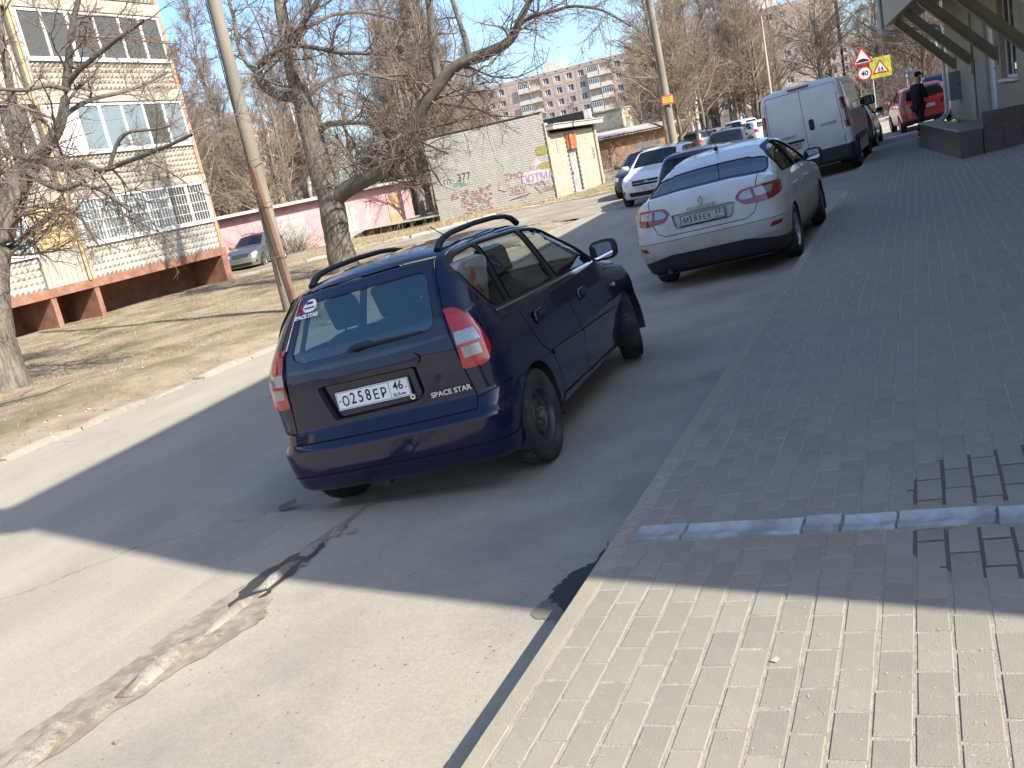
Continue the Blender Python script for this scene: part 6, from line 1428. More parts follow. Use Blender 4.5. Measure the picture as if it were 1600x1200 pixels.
# mirrors, handles, badge text
for sg in (1, -1): mirror_part(BLUE, .79, 1.86, 1.035, m_plast, sg)
for (y_, z_) in ((.33, .865), (1.27, .815)):
    for sg in (1, -1):
        b = MB(); b.prism(rpoly([(-.085, -.045), (.085, -.045), (.085, .045), (-.085, .045)], .03), lambda p: (sg*.842, y_ + p[0], z_ + p[1]), lambda p: (sg*.852, y_ + p[0]*.95, z_ + p[1]*.95)); b.box(min(sg*.853, sg*.868), max(sg*.853, sg*.868), y_ - .06, y_ + .075, z_ + .002, z_ + .03, 0); b.box(min(sg*.8525, sg*.854), max(sg*.8525, sg*.854), y_ - .055, y_ + .06, z_ - .035, z_ - .002, 1); b.build('door_handle', [m_blue, m_dark], BLUE)
plate(BLUE, Matrix.Translation((0.0, -.522, .762)) @ Matrix.Rotation(math.radians(-5), 4, 'X'), 'О258ЕР', '46')
RX = Matrix.Rotation(math.pi/2, 4, 'X')
m_badge = pm('silver_badge', (.6, .6, .6), .35, .4)
text_mesh('badge', 'SPACE STAR', .042, m_badge, BLUE, Matrix.Translation((.51, -.517, .675)) @ Matrix.Rotation(math.radians(5.5), 4, 'Z') @ RX @ Matrix.Diagonal((1.12, 1, 1, 1)), .004, .0008)
b = MB(); b.tube([(.262, -.50, .695), (.262, -.530, .695)], .017, 14); b.disc((.262, -.5305, .695), .008, (0, -1, 0), 10, 1); b.build('lock', [m_chrome, m_dark], BLUE)
# rear wiper
b = MB(); b.prism(rpoly([(-.12, 1.035), (-.06, 1.075), (0.06, 1.085), (.13, 1.04)], .03), lambda p: (p[0], -.48 - (1.05 - p[1])*.3, p[1]), lambda p: (p[0], -.50 - (1.05 - p[1])*.5, p[1])); b.build('wiper_motor_cover', pm('wiper_cover_paint', (0.006, 0.008, 0.022), .2, coat=1.0), BLUE)
b = MB(); b.tube([(-.05, -.525, 1.055), (.05, -.520, 1.060), (.25, -.508, 1.056), (.43, -.488, 1.052)], [.014, .010, .008, .006], 6); b.tube([(.02, -.512, 1.052), (.46, -.478, 1.044)], .007, 4); b.build('rear_wiper', m_rub, BLUE)
# sticker with emblem and lettering on the rear screen
st = MB()
def tri3(c, s_, mat_i, b):
    for k in range(3):
        t = math.pi/2 + 2*math.pi*k/3; u = Vector((math.cos(t), math.sin(t))); w = Vector((-u.y, u.x)); P0 = Vector((0, 0)); q = [P0, u*s_*.5 + w*s_*.29, u*s_, u*s_*.5 - w*s_*.29]
        b.face([(c[0] + v.x, 0, c[1] + v.y) for v in q], mat_i)
m_st_w = pm('sticker_white', (.75, .75, .76), .5); m_st_r = pm('sticker_red', (.42, .03, .03), .5)
st.prism(rpoly([(-.045, .02), (-.03, .055), (-.005, .072), (.03, .07), (.05, .045), (.05, .015), (.02, .0), (-.02, .0)], .015), lambda p: (p[0] + .012, 0, p[1]), lambda p: (p[0] + .012, -.001, p[1])); tri3((-.035, .012), .048, 1, st)
st.box(-.012, .034, -.002, -.0012, .045, .058, 2); st.box(-.02, .05, -.002, -.0012, .02, .028, 2)
sk = st.build('sticker', [m_st_w, m_st_r, m_dark], BLUE, Matrix.Translation((-.415, -.296, 1.322)) @ Matrix.Rotation(math.radians(-8), 4, 'Z') @ Matrix.Rotation(math.radians(-38), 4, 'X') @ Matrix.Scale(1.25, 4))
o = text_mesh('sticker_text', 'SPACE STAR', .030, m_st_w, sk, None, .0005, .0012); o.matrix_local = Matrix.Translation((0, -.002, -.022)) @ RX
# side repeater, aerial, cushion with emblem, exhaust
b = MB(); b.tube([(.842, 2.13, .72), (.856, 2.13, .72)], .017, 12); b.tube([(-.842, 2.13, .72), (-.856, 2.13, .72)], .017, 12); b.build('side_repeater', m_amber, BLUE)
b = MB(); b.tube([(-.0, 1.15, 1.485), (-.02, .95, 1.60)], .004, 5); b.build('aerial', m_rub, BLUE)
b = MB(); b.tube([(-.12, -.35, .205), (-.12, -.50, .195)], .022, 10); b.box(-.25, .3, -.42, -.15, .19, .33); b.build('exhaust', m_steel, BLUE)
cu = empty('cushion', BLUE.matrix_world @ Matrix.Translation((.61, -.06, 1.20)) @ Matrix.Rotation(math.radians(78), 4, 'Z') @ Matrix.Rotation(math.radians(16), 4, 'X'), 'pale patterned cushion with a red emblem behind the quarter window of the blue car', 'cushion')
b = MB(); b.prism(rpoly([(-.16, -.17), (.16, -.17), (.16, .17), (-.16, .17)], .06), lambda p: (p[0], -.03, p[1]), lambda p: (p[0], .03, p[1])); b.build('cover', pm('cushion_cloth', (.24, .235, .23), .9, var=.45, vs=14), cu)
b = MB(); tri3((-.0, .0), .12, 0, b); o = b.build('emblem', m_st_r, cu, Matrix.Translation((0, -.032, .0)))

# ---- dusty white saloon ----------------------------------------------
m_wht = paint('dusty_white_paint', (0.56, 0.55, 0.52), 0.0, dirt=(0.25, 0.215, 0.165), rough=.3, dz=(0.30, 1.05), dmax=.95)
PW2 = dict(len=(-.93, 3.70), ztop=1.5, zbot=.20, crown=.03, crown4=.015, k1=.13, k2=.16, k3=.22, cz0=.5, cz1=.65, cy0=.5, cy1=.8,
    top=([-.95, -.80, -.70, -.40, -.1, .25, .55, .9, 1.2, 1.6, 1.78, 2.45, 3.0, 3.5, 3.75], [1.02, 1.095, 1.115, 1.135, 1.225, 1.35, 1.425, 1.465, 1.478, 1.455, 1.40, 1.02, .95, .80, .65]),
    ws=([.15, .25, .40, .62, .80, .95, 1.0, 1.10, 1.40, 1.5], [.82, .85, .885, .905, .90, .875, .85, .80, .635, .58]),
    wp=([-.93, -.5, .3, 1.8, 2.9, 3.4, 3.7], [.965, .99, 1.0, 1.0, .985, .95, .88]),
    rear=([.15, .30, .45, .60, .67, .75, .95, 1.07, 1.12, 1.5], [-.78, -.86, -.92, -.92, -.875, -.84, -.80, -.80, -.77, -.6]), rc=.05, rc4=.16,
    front=([.15, .3, .5, .7, .9], [3.58, 3.68, 3.70, 3.62, 3.4]), fc=.14, fc4=.3)
def arch(cy, R, cz=.31): return [(cy + R*math.cos(t), cz + R*math.sin(t)) for t in [2*math.pi*k/24 for k in range(24)]]
WH_ = empty('parked_car', strip_pose(-2.47, 11.494, .0129), 'dusty white saloon with whip aerial parked between the blue car and the van', 'car')
B = Body(PW2, (40, 116, 44))
for sd in ('R', 'L'):
    B.delete(arch(0, .345), sd); B.delete(arch(2.70, .345), sd)
    q = B.part('rear_door_window', rpoly([(.02, 1.055, .05), (.12, 1.215, .12), (.47, 1.355, .15), (.90, 1.392, .03), (.98, 1.022, .03)], .03), sd, m_glass_tint, -.007, skirt=.009)
    f_ = B.part('front_door_window', rpoly([(1.03, 1.022, .02), (.955, 1.392, .03), (1.28, 1.368, .2), (1.76, 1.20, .12), (2.05, 1.03, .06)], .03), sd, m_glass_tint, -.007, skirt=.009)
    B.part('window_trim', rpoly([(-.03, 1.035, .06), (.08, 1.23, .14), (.45, 1.38, .15), (.92, 1.418), (1.30, 1.39, .2), (1.80, 1.215, .12), (2.16, 1.0, .04)], .03), sd, m_plast, .001)
    B.seam([(.93, 1.42), (1.0, 1.0), (1.01, .34)], sd, .008); B.seam([(.01, 1.04), (.10, .95), (.20, .80), (.34, .60), (.42, .42), (.44, .34)], sd, .008); B.seam([(.44, .34), (2.1, .32)], sd, .008); B.seam([(2.12, 1.0), (2.18, .85), (2.2, .55), (2.1, .32)], sd, .008)
    B.part('rear_door', [(.01, 1.03), (1.0, 1.01), (1.01, .33), (.44, .34), (.42, .42), (.34, .60), (.20, .80), (.10, .95)], sd, m_wht)
    B.part('front_door', [(1.0, 1.01), (2.12, .99), (2.18, .85), (2.2, .55), (2.1, .32), (1.01, .33)], sd, m_wht)
    B.part('sill', rpoly([(.38, .19), (.42, .30), (2.3, .30), (2.36, .19)], .01), sd, m_plast, .004, skirt=-.006)
rw = lambda c: c.z > 1.075 and c.y > -.62
B.part('rear_window', rpoly([(-.72, 1.108, .05), (-.60, 1.425, .05), (.60, 1.425, .05), (.72, 1.108, .05), (.3, 1.135), (-.3, 1.135)], .04), 'B', pm('dark_rear_glass', (.008, .010, .018), .03, spec=.6), -.004, skirt=.005, filt=rw, tol=.03)
B.part('rear_window_trim', rpoly([(-.74, 1.095, .05), (-.615, 1.437, .04), (.615, 1.437, .04), (.74, 1.095, .05), (.3, 1.122), (-.3, 1.122)], .04), 'B', m_plast, .001, filt=rw, tol=.03)
lo_ = lambda c: c.z < 1.13
B.seam([(.66, 1.12), (.635, 1.0), (.62, .80), (.575, .70), (.48, .655), (-.48, .655), (-.575, .70), (-.62, .80), (-.635, 1.0), (-.66, 1.12)], 'B', .009, filt=lo_)
for pr, sg in (('BR', 1), ('BL', -1)):
    fl = (lambda c: c.x > .3 and c.y < -.2) if sg > 0 else (lambda c: c.x < -.3 and c.y < -.2)
    t1 = B.part('tail_lamp', rpoly([(-.295, .895, .03), (-.235, .975, .03), (-.05, .988, .05), (.255, .985, .05), (.325, .945, .03), (.20, .850, .06), (-.02, .795, .05), (-.235, .81, .03)], .03), pr, m_redd, .006, skirt=-.012, filt=fl, over='all', tol=.05)
    B.part('lamp_lens', rpoly([(-.262, .895, .02), (-.215, .952, .02), (-.140, .958, .01), (-.140, .865, .01), (-.235, .862, .02)], .02), pr, m_clear, .0075, parent=t1, over={t1}, filt=fl, tol=.05)
    B.part('lamp_lens', rpoly([(-.110, .962, .02), (.10, .958, .03), (.06, .885, .03), (-.110, .868, .02)], .02), pr, m_clear, .0075, parent=t1, over={t1}, filt=fl, tol=.05)
    B.part('reflector', rpoly([(-.10, .50), (-.06, .555), (.09, .56), (.05, .515)], .015), pr, m_redd, .003, skirt=-.005, filt=fl)
B.part('plate_recess', rpoly([(-.37, .872), (.37, .872), (.33, .715, .04), (-.33, .715, .04)], .02), 'B', m_wht, -.018, skirt=.02, filt=lo_)
B.part('boot_lid', [(-.66, 1.12), (-.635, 1.0), (-.62, .80), (-.575, .70), (-.48, .655), (.48, .655), (.575, .70), (.62, .80), (.635, 1.0), (.66, 1.12)], 'B', m_wht, filt=lo_)
B.seam([(-.88, .60), (.88, .60)], 'B', .006, filt=lambda c: c.y < -.5)
B.part('bumper_valance', rpoly([(-1.0, .19), (-1.0, .34), (-.62, .40), (-.45, .43), (.45, .43), (.62, .40), (1.0, .34), (1.0, .19)], .03), 'B', m_plast, .001, tol=-.2, filt=lambda c: c.y < -.38)
B.part('bumper', [(-1.0, .33), (-1.0, .655), (1.0, .655), (1.0, .33)], 'B', m_wht, tol=-.2, filt=lambda c: c.y < -.36)
B.part('windscreen', rpoly([(-.66, 2.40), (-.56, 1.70), (.56, 1.70), (.66, 2.40)], .05), 'T', m_glass_car, -.005, skirt=.006)
for sx in (1, -1): B.seam([(sx*.56, .5), (sx*.575, 1.0), (sx*.55, 1.6)], 'T', .014)
ob = B.finish(WH_, m_wht, m_gap)
add_wheels(WH_, .315, .205, .205, 'alloy', [(.785, 0), (-.785, 0), (.785, 2.70), (-.785, 2.70)], False, steer=math.radians(4))
add_wells(WH_, .90, .345, (0, 2.70), .40)
interior(WH_, 1.35, .50, floor=.22, dash=2.45, low=True)
b = MB(); b.box(-.7, .7, -.85, 3.4, .201, .206); b.box(-.6, .6, -.5, .1, .9, .92); b.build('floor', m_int2, WH_)
for sg in (1, -1): mirror_part(WH_, .84, 1.95, 1.05, m_plast, sg, 1.05)
for y_ in (.33, 1.30):
    for sg in (1, -1): b = MB(); b.tube([(sg*.888, y_ - .09, .845), (sg*.925, y_ - .075, .85), (sg*.925, y_ + .075, .85), (sg*.888, y_ + .09, .845)], .016, 8); b.build('door_handle', m_wht, WH_, smooth=60)
plate(WH_, Matrix.Translation((0, -.858, .79)) @ Matrix.Rotation(math.radians(-12), 4, 'X'), 'М585ЕК', '57', m_plated)
m_grim = pm('dirty_chrome', (.36, .36, .36), .35, .6)
text_mesh('badge', 'FLUENCE', .055, m_grim, WH_, Matrix.Translation((0, -.832, .905)) @ RX @ Matrix.Diagonal((1.5, 1, 1, 1)), .002, .0008)
b = MB(); b.tube([(0, -.812, 1.025), (.026, -.815, .98), (0, -.82, .935), (-.026, -.815, .98), (0, -.812, 1.025)], .0075, 6); b.build('emblem', m_chrome, WH_)
b = MB(); b.tube([(-.02, .66, 1.462), (-.02, .70, 1.50)], [.03, .010], 8); b.tube([(-.02, .70, 1.50), (-.06, .30, 1.90)], .006, 5); b.build('aerial', m_rub, WH_)
b = MB(); b.tube([(-.52, -.5, .25), (-.52, -.87, .235)], .032, 12); b.build('exhaust', m_steel, WH_)

# ---- white panel van ---------------------------------------------------
m_van = paint('van_white_paint', (0.72, 0.72, 0.70), 0.0, dirt=(0.30, 0.27, 0.22), rough=.35, dz=(0.35, 1.55), dmax=.62)
PV = dict(len=(-1.0, 4.05), ztop=2.25, zbot=.30, crown=.05, crown4=.02, k1=.16, k2=.10, k3=.25, cx=.5, cz0=.9, cz1=1.5, cy0=.8, cy1=1.6,
    top=([-1.1, 2.3, 2.7, 3.0, 3.6, 3.85, 4.1], [2.25, 2.25, 2.18, 1.95, 1.28, 1.15, .95]),
    ws=([.2, .35, .8, 1.0, 1.5, 2.0, 2.25], [.97, 1.0, 1.025, 1.02, .995, .93, .885]), wp=([-1.0, -.6, 3.0, 3.6, 4.05], [.985, 1.0, 1.0, .96, .85]),
    rear=([.2, .35, .62, .66, 2.0, 2.25], [-1.0, -1.05, -1.05, -.99, -.96, -.92]), rc=.01, rc4=.02, front=([.2, .5, 1.0, 1.3], [3.95, 4.05, 4.0, 3.8]), fc=.1, fc4=.2)
VN = empty('parked_van', strip_pose(-2.60, 24.35, .03), 'white panel van with two rear doors and a black rear bumper', 'van')
B = Body(PV, (30, 70, 40))
for sd in ('R', 'L'):
    B.delete(arch(0, .36, .33), sd); B.delete(arch(3.0, .36, .33), sd)
    B.part('cab_window', rpoly([(2.35, 1.30), (2.38, 1.92), (2.85, 1.88), (3.25, 1.40), (3.25, 1.28)], .06), sd, m_glass_tint, -.006, skirt=.008)
    B.part('side_moulding', rpoly([(-.55, .62), (-.55, .76), (2.5, .76), (2.5, .62)], .03), sd, m_plast, .014, skirt=-.016); B.part('side_moulding', rpoly([(-.99, .32), (-.99, .66), (-.42, .66), (-.42, .32)], .03), sd, m_plast, .008, skirt=-.01)
    B.seam([(2.2, 2.0), (2.2, .45)], sd, .012); B.seam([(.9, 2.0), (.9, .5)], sd, .012); B.seam([(3.3, 1.3), (3.35, .5)], sd, .012)
B.seam([(0, 2.10), (0, .66)], 'B', .012); B.seam([(-.84, .66), (-.80, 2.10), (.80, 2.10), (.84, .66)], 'B', .014)
B.part('rear_door', [(-.835, .665), (-.795, 2.095), (-.004, 2.095), (-.004, .665)], 'B', m_van); B.part('rear_door', [(.835, .665), (.795, 2.095), (.004, 2.095), (.004, .665)], 'B', m_van)
for pr, sg in (('BR', 1), ('BL', -1)):
    fl = (lambda c: c.x > .5) if sg > 0 else (lambda c: c.x < -.5)
    t1 = B.part('tail_lamp', rpoly([(-.055, 1.02), (-.075, 1.72), (.02, 1.72), (.06, 1.02)], .03), pr, m_redd, .008, skirt=-.012, filt=fl, over='all')
    B.part('lamp_lens', rpoly([(-.05, 1.18), (-.06, 1.45), (.03, 1.45), (.045, 1.18)], .02), pr, m_clear, .0095, parent=t1, over={t1}, filt=fl)
B.part('bumper', [(-1.2, .28), (-1.2, .64), (1.2, .64), (1.2, .28)], 'B', m_plast, .012, tol=-.1, filt=lambda c: c.y < -.75, skirt=-.014, over='all')
B.part('windscreen', rpoly([(-.85, 3.62), (-.78, 2.75), (.78, 2.75), (.85, 3.62)], .06), 'T', m_glass_tint, -.005, skirt=.006)
B.finish(VN, m_van, m_gap)
add_wheels(VN, .34, .20, .215, 'steel', [(.90, 0), (-.90, 0), (.90, 3.0), (-.90, 3.0)]); add_wells(VN, 1.0, .36, (0, 3.0), .42)
b = MB(); b.box(-.9, .9, -.9, 3.9, .301, .31); b.build('floor', m_int2, VN)
b = MB(); b.box(-.24, .24, -.972, -.945, 2.145, 2.19); b.build('brake_lamp', m_redd, VN)
b = MB(); b.prism(rpoly([(.10, 1.14), (.22, 1.14), (.22, 1.40), (.10, 1.40)], .055), lambda p: (p[0], -.98, p[1]), lambda p: (p[0], -.992, p[1])); b.build('door_handle', m_plast, VN)
b = MB(); b.box(-.78, -.06, -1.0, -.975, .945, 1.0); b.build('plate_lamp_bar', m_plast, VN)
for sg in (1, -1):
    for z in (.85, 1.85): b = MB(); b.box(sg*.835 - .03, sg*.835 + .03, -.998, -.968, z, z + .13); b.build('hinge', m_van, VN)
plate(VN, Matrix.Translation((-.42, -.997, .86)), 'С560КК', '57', m_plated)
m_lett = pm('grey_lettering', (.16, .16, .17), .5)
text_mesh('badge', 'PEUGEOT', .085, m_lett, VN, Matrix.Translation((-.48, -.988, 1.10)) @ RX @ Matrix.Diagonal((1.35, 1, 1, 1)), .002, .001); text_mesh('badge', 'BOXER', .085, m_lett, VN, Matrix.Translation((.54, -.985, 1.20)) @ RX @ Matrix.Diagonal((1.35, 1, 1, 1)), .002, .001)
for sg in (1, -1): mirror_part(VN, 1.0, 3.05, 1.45, m_plast, sg, 1.6)

# ---- the other cars ----------------------------------------------------
m_glass_gen = glass_mat('car_glass_dim', (0.30, 0.33, 0.34), opaque=0.35, ocol=(0.015, 0.017, 0.02))
STY = dict(
  hatch=dict(L=(-.72, 3.18), wb=2.46, R=.30, H=1.46, W=.84, top=([-.75, -.45, -.3, .1, .8, 1.2, 2.0, 2.6, 3.0, 3.2], [1.30, 1.40, 1.43, 1.46, 1.46, 1.42, 1.0, .90, .80, .66]), rear=([.2, .4, .6, .9, 1.4], [-.66, -.72, -.70, -.66, -.42]), belt=.96, dlo=(-.25, .15, 1.75, 1.38), rg=(.98, 1.33)),
  wagon=dict(L=(-.92, 3.30), wb=2.60, R=.31, H=1.52, W=.86, top=([-.95, -.70, -.5, .1, .8, 1.3, 2.1, 2.7, 3.1, 3.35], [1.36, 1.46, 1.50, 1.52, 1.52, 1.47, 1.02, .92, .80, .66]), rear=([.2, .4, .6, .9, 1.5], [-.86, -.92, -.90, -.88, -.66]), belt=.98, dlo=(-.6, -.45, 1.85, 1.42), rg=(1.0, 1.38)),
  suv=dict(L=(-.88, 3.45), wb=2.64, R=.345, H=1.64, W=.90, top=([-.9, -.6, -.4, .1, .8, 1.3, 2.1, 2.8, 3.2, 3.5], [1.42, 1.55, 1.60, 1.64, 1.63, 1.57, 1.14, 1.05, .94, .76]), rear=([.2, .4, .7, 1.0, 1.6], [-.80, -.88, -.86, -.82, -.55]), belt=1.08, dlo=(-.45, -.25, 1.85, 1.52), rg=(1.12, 1.48)),
  sedan=dict(L=(-1.0, 3.40), wb=2.6, R=.31, H=1.45, W=.86, top=([-1.05, -.85, -.45, -.1, .4, .8, 1.2, 2.1, 2.7, 3.2, 3.45], [.98, 1.05, 1.07, 1.2, 1.38, 1.44, 1.43, 1.0, .9, .78, .64]), rear=([.2, .4, .6, .95, 1.1], [-.94, -1.0, -.99, -.93, -.9]), belt=.96, dlo=(.0, .35, 1.75, 1.35), rg=(1.10, 1.34)))
def gen_car(M, label, style, pnt, plate_txt=None, plate_reg='57', rails=False, front=True, group=None, name='parked_car', res=(22, 56, 26), rim='alloy5'):
    S = STY[style]; root = empty(name, M, label, 'car', group); W = S['W']; bz = S['belt']; H = S['H']
    P = dict(len=S['L'], ztop=H, zbot=.22, crown=.03, crown4=.02, k1=.13, k2=.18, k3=.24, top=S['top'], cz0=.5, cz1=.65,
        ws=([.15, .4, .62, .85, bz, bz + .05, H - .05, H + .1], [W*.93, W*.98, W, W*.99, W*.97, W*.95, W*.76, W*.70]), wp=([S['L'][0], S['L'][0] + .5, 1.8, S['L'][1] - .4, S['L'][1]], [.96, 1.0, 1.0, .95, .86]),
        rear=S['rear'], rc=.07, rc4=.12, front=([.2, .4, .6, .8, 1.0], [S['L'][1] - .08, S['L'][1], S['L'][1] - .01, S['L'][1] - .1, S['L'][1] - .4]), fc=.14, fc4=.28)
    B = Body(P, res); R = S['R']; wb = S['wb']; d0, d1, d2, zt = S['dlo']
    for sd in ('R', 'L'):
        B.delete(arch(0, R + .035, R), sd); B.delete(arch(wb, R + .035, R), sd)
        mid = (d0 + d2) / 2 + .12
        B.part('rear_side_window', rpoly([(d0, bz + .05), (d1, zt - .03), (mid - .10, zt), (mid - .03, bz + .04)], .05), sd, m_glass_gen, -.006, skirt=.008)
        B.part('front_side_window', rpoly([(mid + .03, bz + .04), (mid - .04, zt), (mid + .3, zt - .02), (d2 - .25, zt - .22), (d2 + .08, bz + .03)], .05), sd, m_glass_gen, -.006, skirt=.008)
        B.seam([(mid - .06, zt + .02), (mid, bz), (mid, .3)], sd, .01); B.seam([(d2 + .12, bz + .02), (d2 + .2, .8), (d2 + .1, .3)], sd, .01); B.seam([(.30, bz + .04), (.36, .75), (.46, .5), (.46, .3), (d2 + .1, .3)], sd, .01)
    g0, g1 = S['rg']
    B.part('rear_window', rpoly([(-.60, g0 + .02), (-.52, g1), (.52, g1), (.60, g0 + .02)], .06), 'B', m_glass_gen, -.004, skirt=.006, filt=lambda c: c.z > .9)
    if style != 'sedan': B.seam([(-.56, g1 + .06), (-.66, .95), (-.66, .55), (.66, .55), (.66, .95), (.56, g1 + .06)], 'B', .01)
    for pr, sg in (('BR', 1), ('BL', -1)):
        fl = (lambda c: c.x > .3) if sg > 0 else (lambda c: c.x < -.3); c_ = (W*.93 + S['L'][0] + .08) * _s
        B.part('tail_lamp', rpoly([(c_ - .17, bz - .22), (c_ - .15, bz - .02), (c_ + .10, bz), (c_ + .09, bz - .20)], .03), pr, m_red, .006, skirt=-.01, filt=fl, over='all')
    B.part('rear_bumper', [(-1.1, .2), (-1.1, .36), (1.1, .36), (1.1, .2)], 'B', m_plast, .002, tol=-.2, filt=lambda c: c.y < -.4)
    yw = np.interp(bz + .08, [S['top'][1][k] for k in range(len(S['top'][1])) if S['top'][0][k] > 1.1][::-1], [v for v in S['top'][0] if v > 1.1][::-1])
    yt = [v for v in S['top'][0] if v > 1.1][0] + .03
    B.part('windscreen', rpoly([(-.66, yw), (-.56, yt), (.56, yt), (.66, yw)], .05), 'T', m_glass_gen, -.004, skirt=.006)
    if front:
        for pr, sg in (('FR', 1), ('FL', -1)):
            fl = (lambda c: c.x > .25) if sg > 0 else (lambda c: c.x < -.25); c_ = (W*.78 - (S['L'][1] - .25)) * _s
            B.part('headlamp', rpoly([(c_ - .16, bz - .38), (c_ - .13, bz - .26), (c_ + .16, bz - .20), (c_ + .14, bz - .34)], .04), pr, m_amber, .005, skirt=-.01, filt=fl, over='all', tol=.02)
            B.part('fog_lamp', rpoly([(c_ - .06, .36), (c_ - .06, .47), (c_ + .10, .47), (c_ + .08, .36)], .03), pr, m_plast, .002, filt=fl, tol=.02)
        B.part('grille', rpoly([(-.40, bz - .39), (-.44, bz - .25), (.44, bz - .25), (.40, bz - .39)], .04), 'F', m_plast, -.006, skirt=.008)
        B.part('lower_grille', rpoly([(-.50, .30), (-.54, .42), (.54, .42), (.50, .30)], .04), 'F', m_plast, -.006, skirt=.008)
        B.seam([(-.66, yw + .06), (-.60, S['L'][1] - .3), (-.3, S['L'][1] - .12), (.3, S['L'][1] - .12), (.60, S['L'][1] - .3), (.66, yw + .06), (-.66, yw + .06)], 'T', .01)
    B.finish(root, pnt, m_gap)
    if front:
        b = MB(); y_ = S['L'][1] - .012; b.tube([(-.40, y_ - .03, bz - .32), (0, y_ + .004, bz - .32), (.40, y_ - .03, bz - .32)], .012, 6); b.tube([(-.07, y_, bz - .30), (0, y_ + .01, bz - .27), (.07, y_, bz - .30), (0, y_ + .01, bz - .34), (-.07, y_, bz - .30)], .008, 5); b.build('emblem', m_chrome, root)
    add_wheels(root, R, R*.66, .2, rim, [(W - .1, 0), (.1 - W, 0), (W - .1, wb), (.1 - W, wb)]); add_wells(root, W - .01, R + .035, (0, wb), .38)
    b = MB(); b.box(-.62, .62, .1, 1.9, .3, .34); b.box(-.62, .62, S['L'][0] + .2, S['L'][1] - .3, .221, .228); b.build('floor', m_int2, root)
    for sx in (-.34, .34): link('seat', SEAT, root, Matrix.Translation((sx, 1.1, .3)))
    link('rear_seat', BENCH, root, Matrix.Translation((0, .2, .3)))
    for sg in (1, -1): mirror_part(root, W - .04, d2 - .02, bz + .08, pnt, sg)
    if rails:
        for sx in (1, -1): b = MB(); b.tube([(sx*.58, -.5, H - .06), (sx*.58, -.4, H + .01), (sx*.58, 1.0, H + .02), (sx*.58, 1.15, H - .04)], .018, 6); b.build('roof_rail', m_plast, root)
    for y_ in (.45, 1.35):
        for sg in (1, -1): b = MB(); b.tube([(sg*W*.985, y_ - .09, bz - .10), (sg*(W + .02), y_ - .07, bz - .10), (sg*(W + .02), y_ + .07, bz - .10), (sg*W*.985, y_ + .09, bz - .10)], .014, 6); b.build('door_handle', pnt, root)
    if plate_txt:
        plate(root, Matrix.Translation((0, S['L'][0] + (.02 if style != 'sedan' else .03), .72)) if not front or style == 'hatch' else Matrix.Translation((0, S['L'][1] + .006, .475)) @ Matrix.Rotation(math.pi, 4, 'Z'), plate_txt, plate_reg)
    return root
p_white = paint('white_car_paint', (.68, .68, .68), 0, dirt=(.4, .37, .32), dz=(.2, .9), dmax=.4); p_silver = paint('silver_car_paint', (.115, .12, .125), .5, dirt=(.3, .27, .22), dz=(.2, .9), dmax=.5); p_grey = paint('grey_car_paint', (.20, .205, .215), .6, dirt=(.28, .25, .2), dz=(.2, .9), dmax=.4)
p_red = paint('red_car_paint', (.50, .016, .018), .1, dirt=(.3, .2, .15), dz=(.2, .7), dmax=.35); p_navy = paint('navy_car_paint', (.012, .022, .075), .3); p_black = paint('black_car_paint', (.012, .012, .014), .2, dirt=(.2, .18, .15), dz=(.2, .8), dmax=.4); p_dgrey = paint('charcoal_car_paint', (.07, .072, .078), .5); p_beige = paint('beige_car_paint', (.40, .35, .28), .6)
ROADM = lambda x, y, th, z=RZ: Matrix.Translation((x, y, z)) @ Matrix.Rotation(-th, 4, 'Z')
gen_car(ROADM(-7.42, 29.0, math.pi), 'white estate driving towards the viewer past the white garage', 'wagon', p_white, 'К398РК', '57', rails=True, name='moving_car', res=(30, 72, 34))
gen_car(strip_pose(-2.30, 30.5, .02), 'silver hatchback parked just ahead of the white van', 'hatch', p_silver, None, front=False)
gen_car(strip_pose(-.10, 35.5, -.15), 'bright red hatchback beyond the end of the pavement near the person', 'hatch', p_red, 'А347ОР', '57', front=False, res=(30, 72, 34))
gen_car(ROADM(-4.5, 19.6, 0), 'dark navy hatchback mostly hidden behind the white saloon', 'hatch', p_navy, None, front=False)
gen_car(ROADM(-30.9, 37.6, math.pi - .3, -.74), 'silver grey crossover parked at the corner of the cream building', 'suv', p_silver, None, rails=True, res=(30, 72, 34))
gen_car(ROADM(-9.15, 33.6, math.pi), 'black hatchback half hidden behind the oncoming white estate', 'hatch', p_black, None)
gen_car(ROADM(-7.3, 38.5, math.pi - .1), 'charcoal estate parked behind the oncoming white estate', 'wagon', p_dgrey, None)
for (az, D, th, st, pt, lab, rl) in ((-12.3, 64, -.95, 'wagon', p_silver, 'silver estate with roof rails parked at an angle by the wood', True), (-10.7, 68, -.95, 'sedan', p_beige, 'beige grey saloon parked at an angle next to the silver estate', False),
    (-9.6, 73, -.95, 'suv', p_white, 'white crossover parked at an angle left of the van roof', False), (-8.75, 60, -.7, 'hatch', p_white, 'white hatchback whose tail shows beside the van', False)):
    x, y = polar(az, D); gen_car(ROADM(x, y, th), lab, st, pt, None, rails=rl, front=False)
x, y = polar(-.15, 60); gen_car(Matrix.Translation((.6, 55, .04)) @ Matrix.Rotation(.1, 4, 'Z'), 'navy crossover with roof rails in front of the red hatchback', 'suv', p_navy, None, rails=True, front=False)
x, y = polar(-2.6, 98); gen_car(ROADM(x, y, 1.2), 'small white estate far down the street under the traffic signs', 'wagon', p_white, None, front=False)
x, y = polar(-1.55, 92); gen_car(ROADM(x, y, 2.6), 'blue hatchback far away to the right of the traffic signs', 'hatch', paint('blue_car_paint', (.06, .10, .25), .3), None)

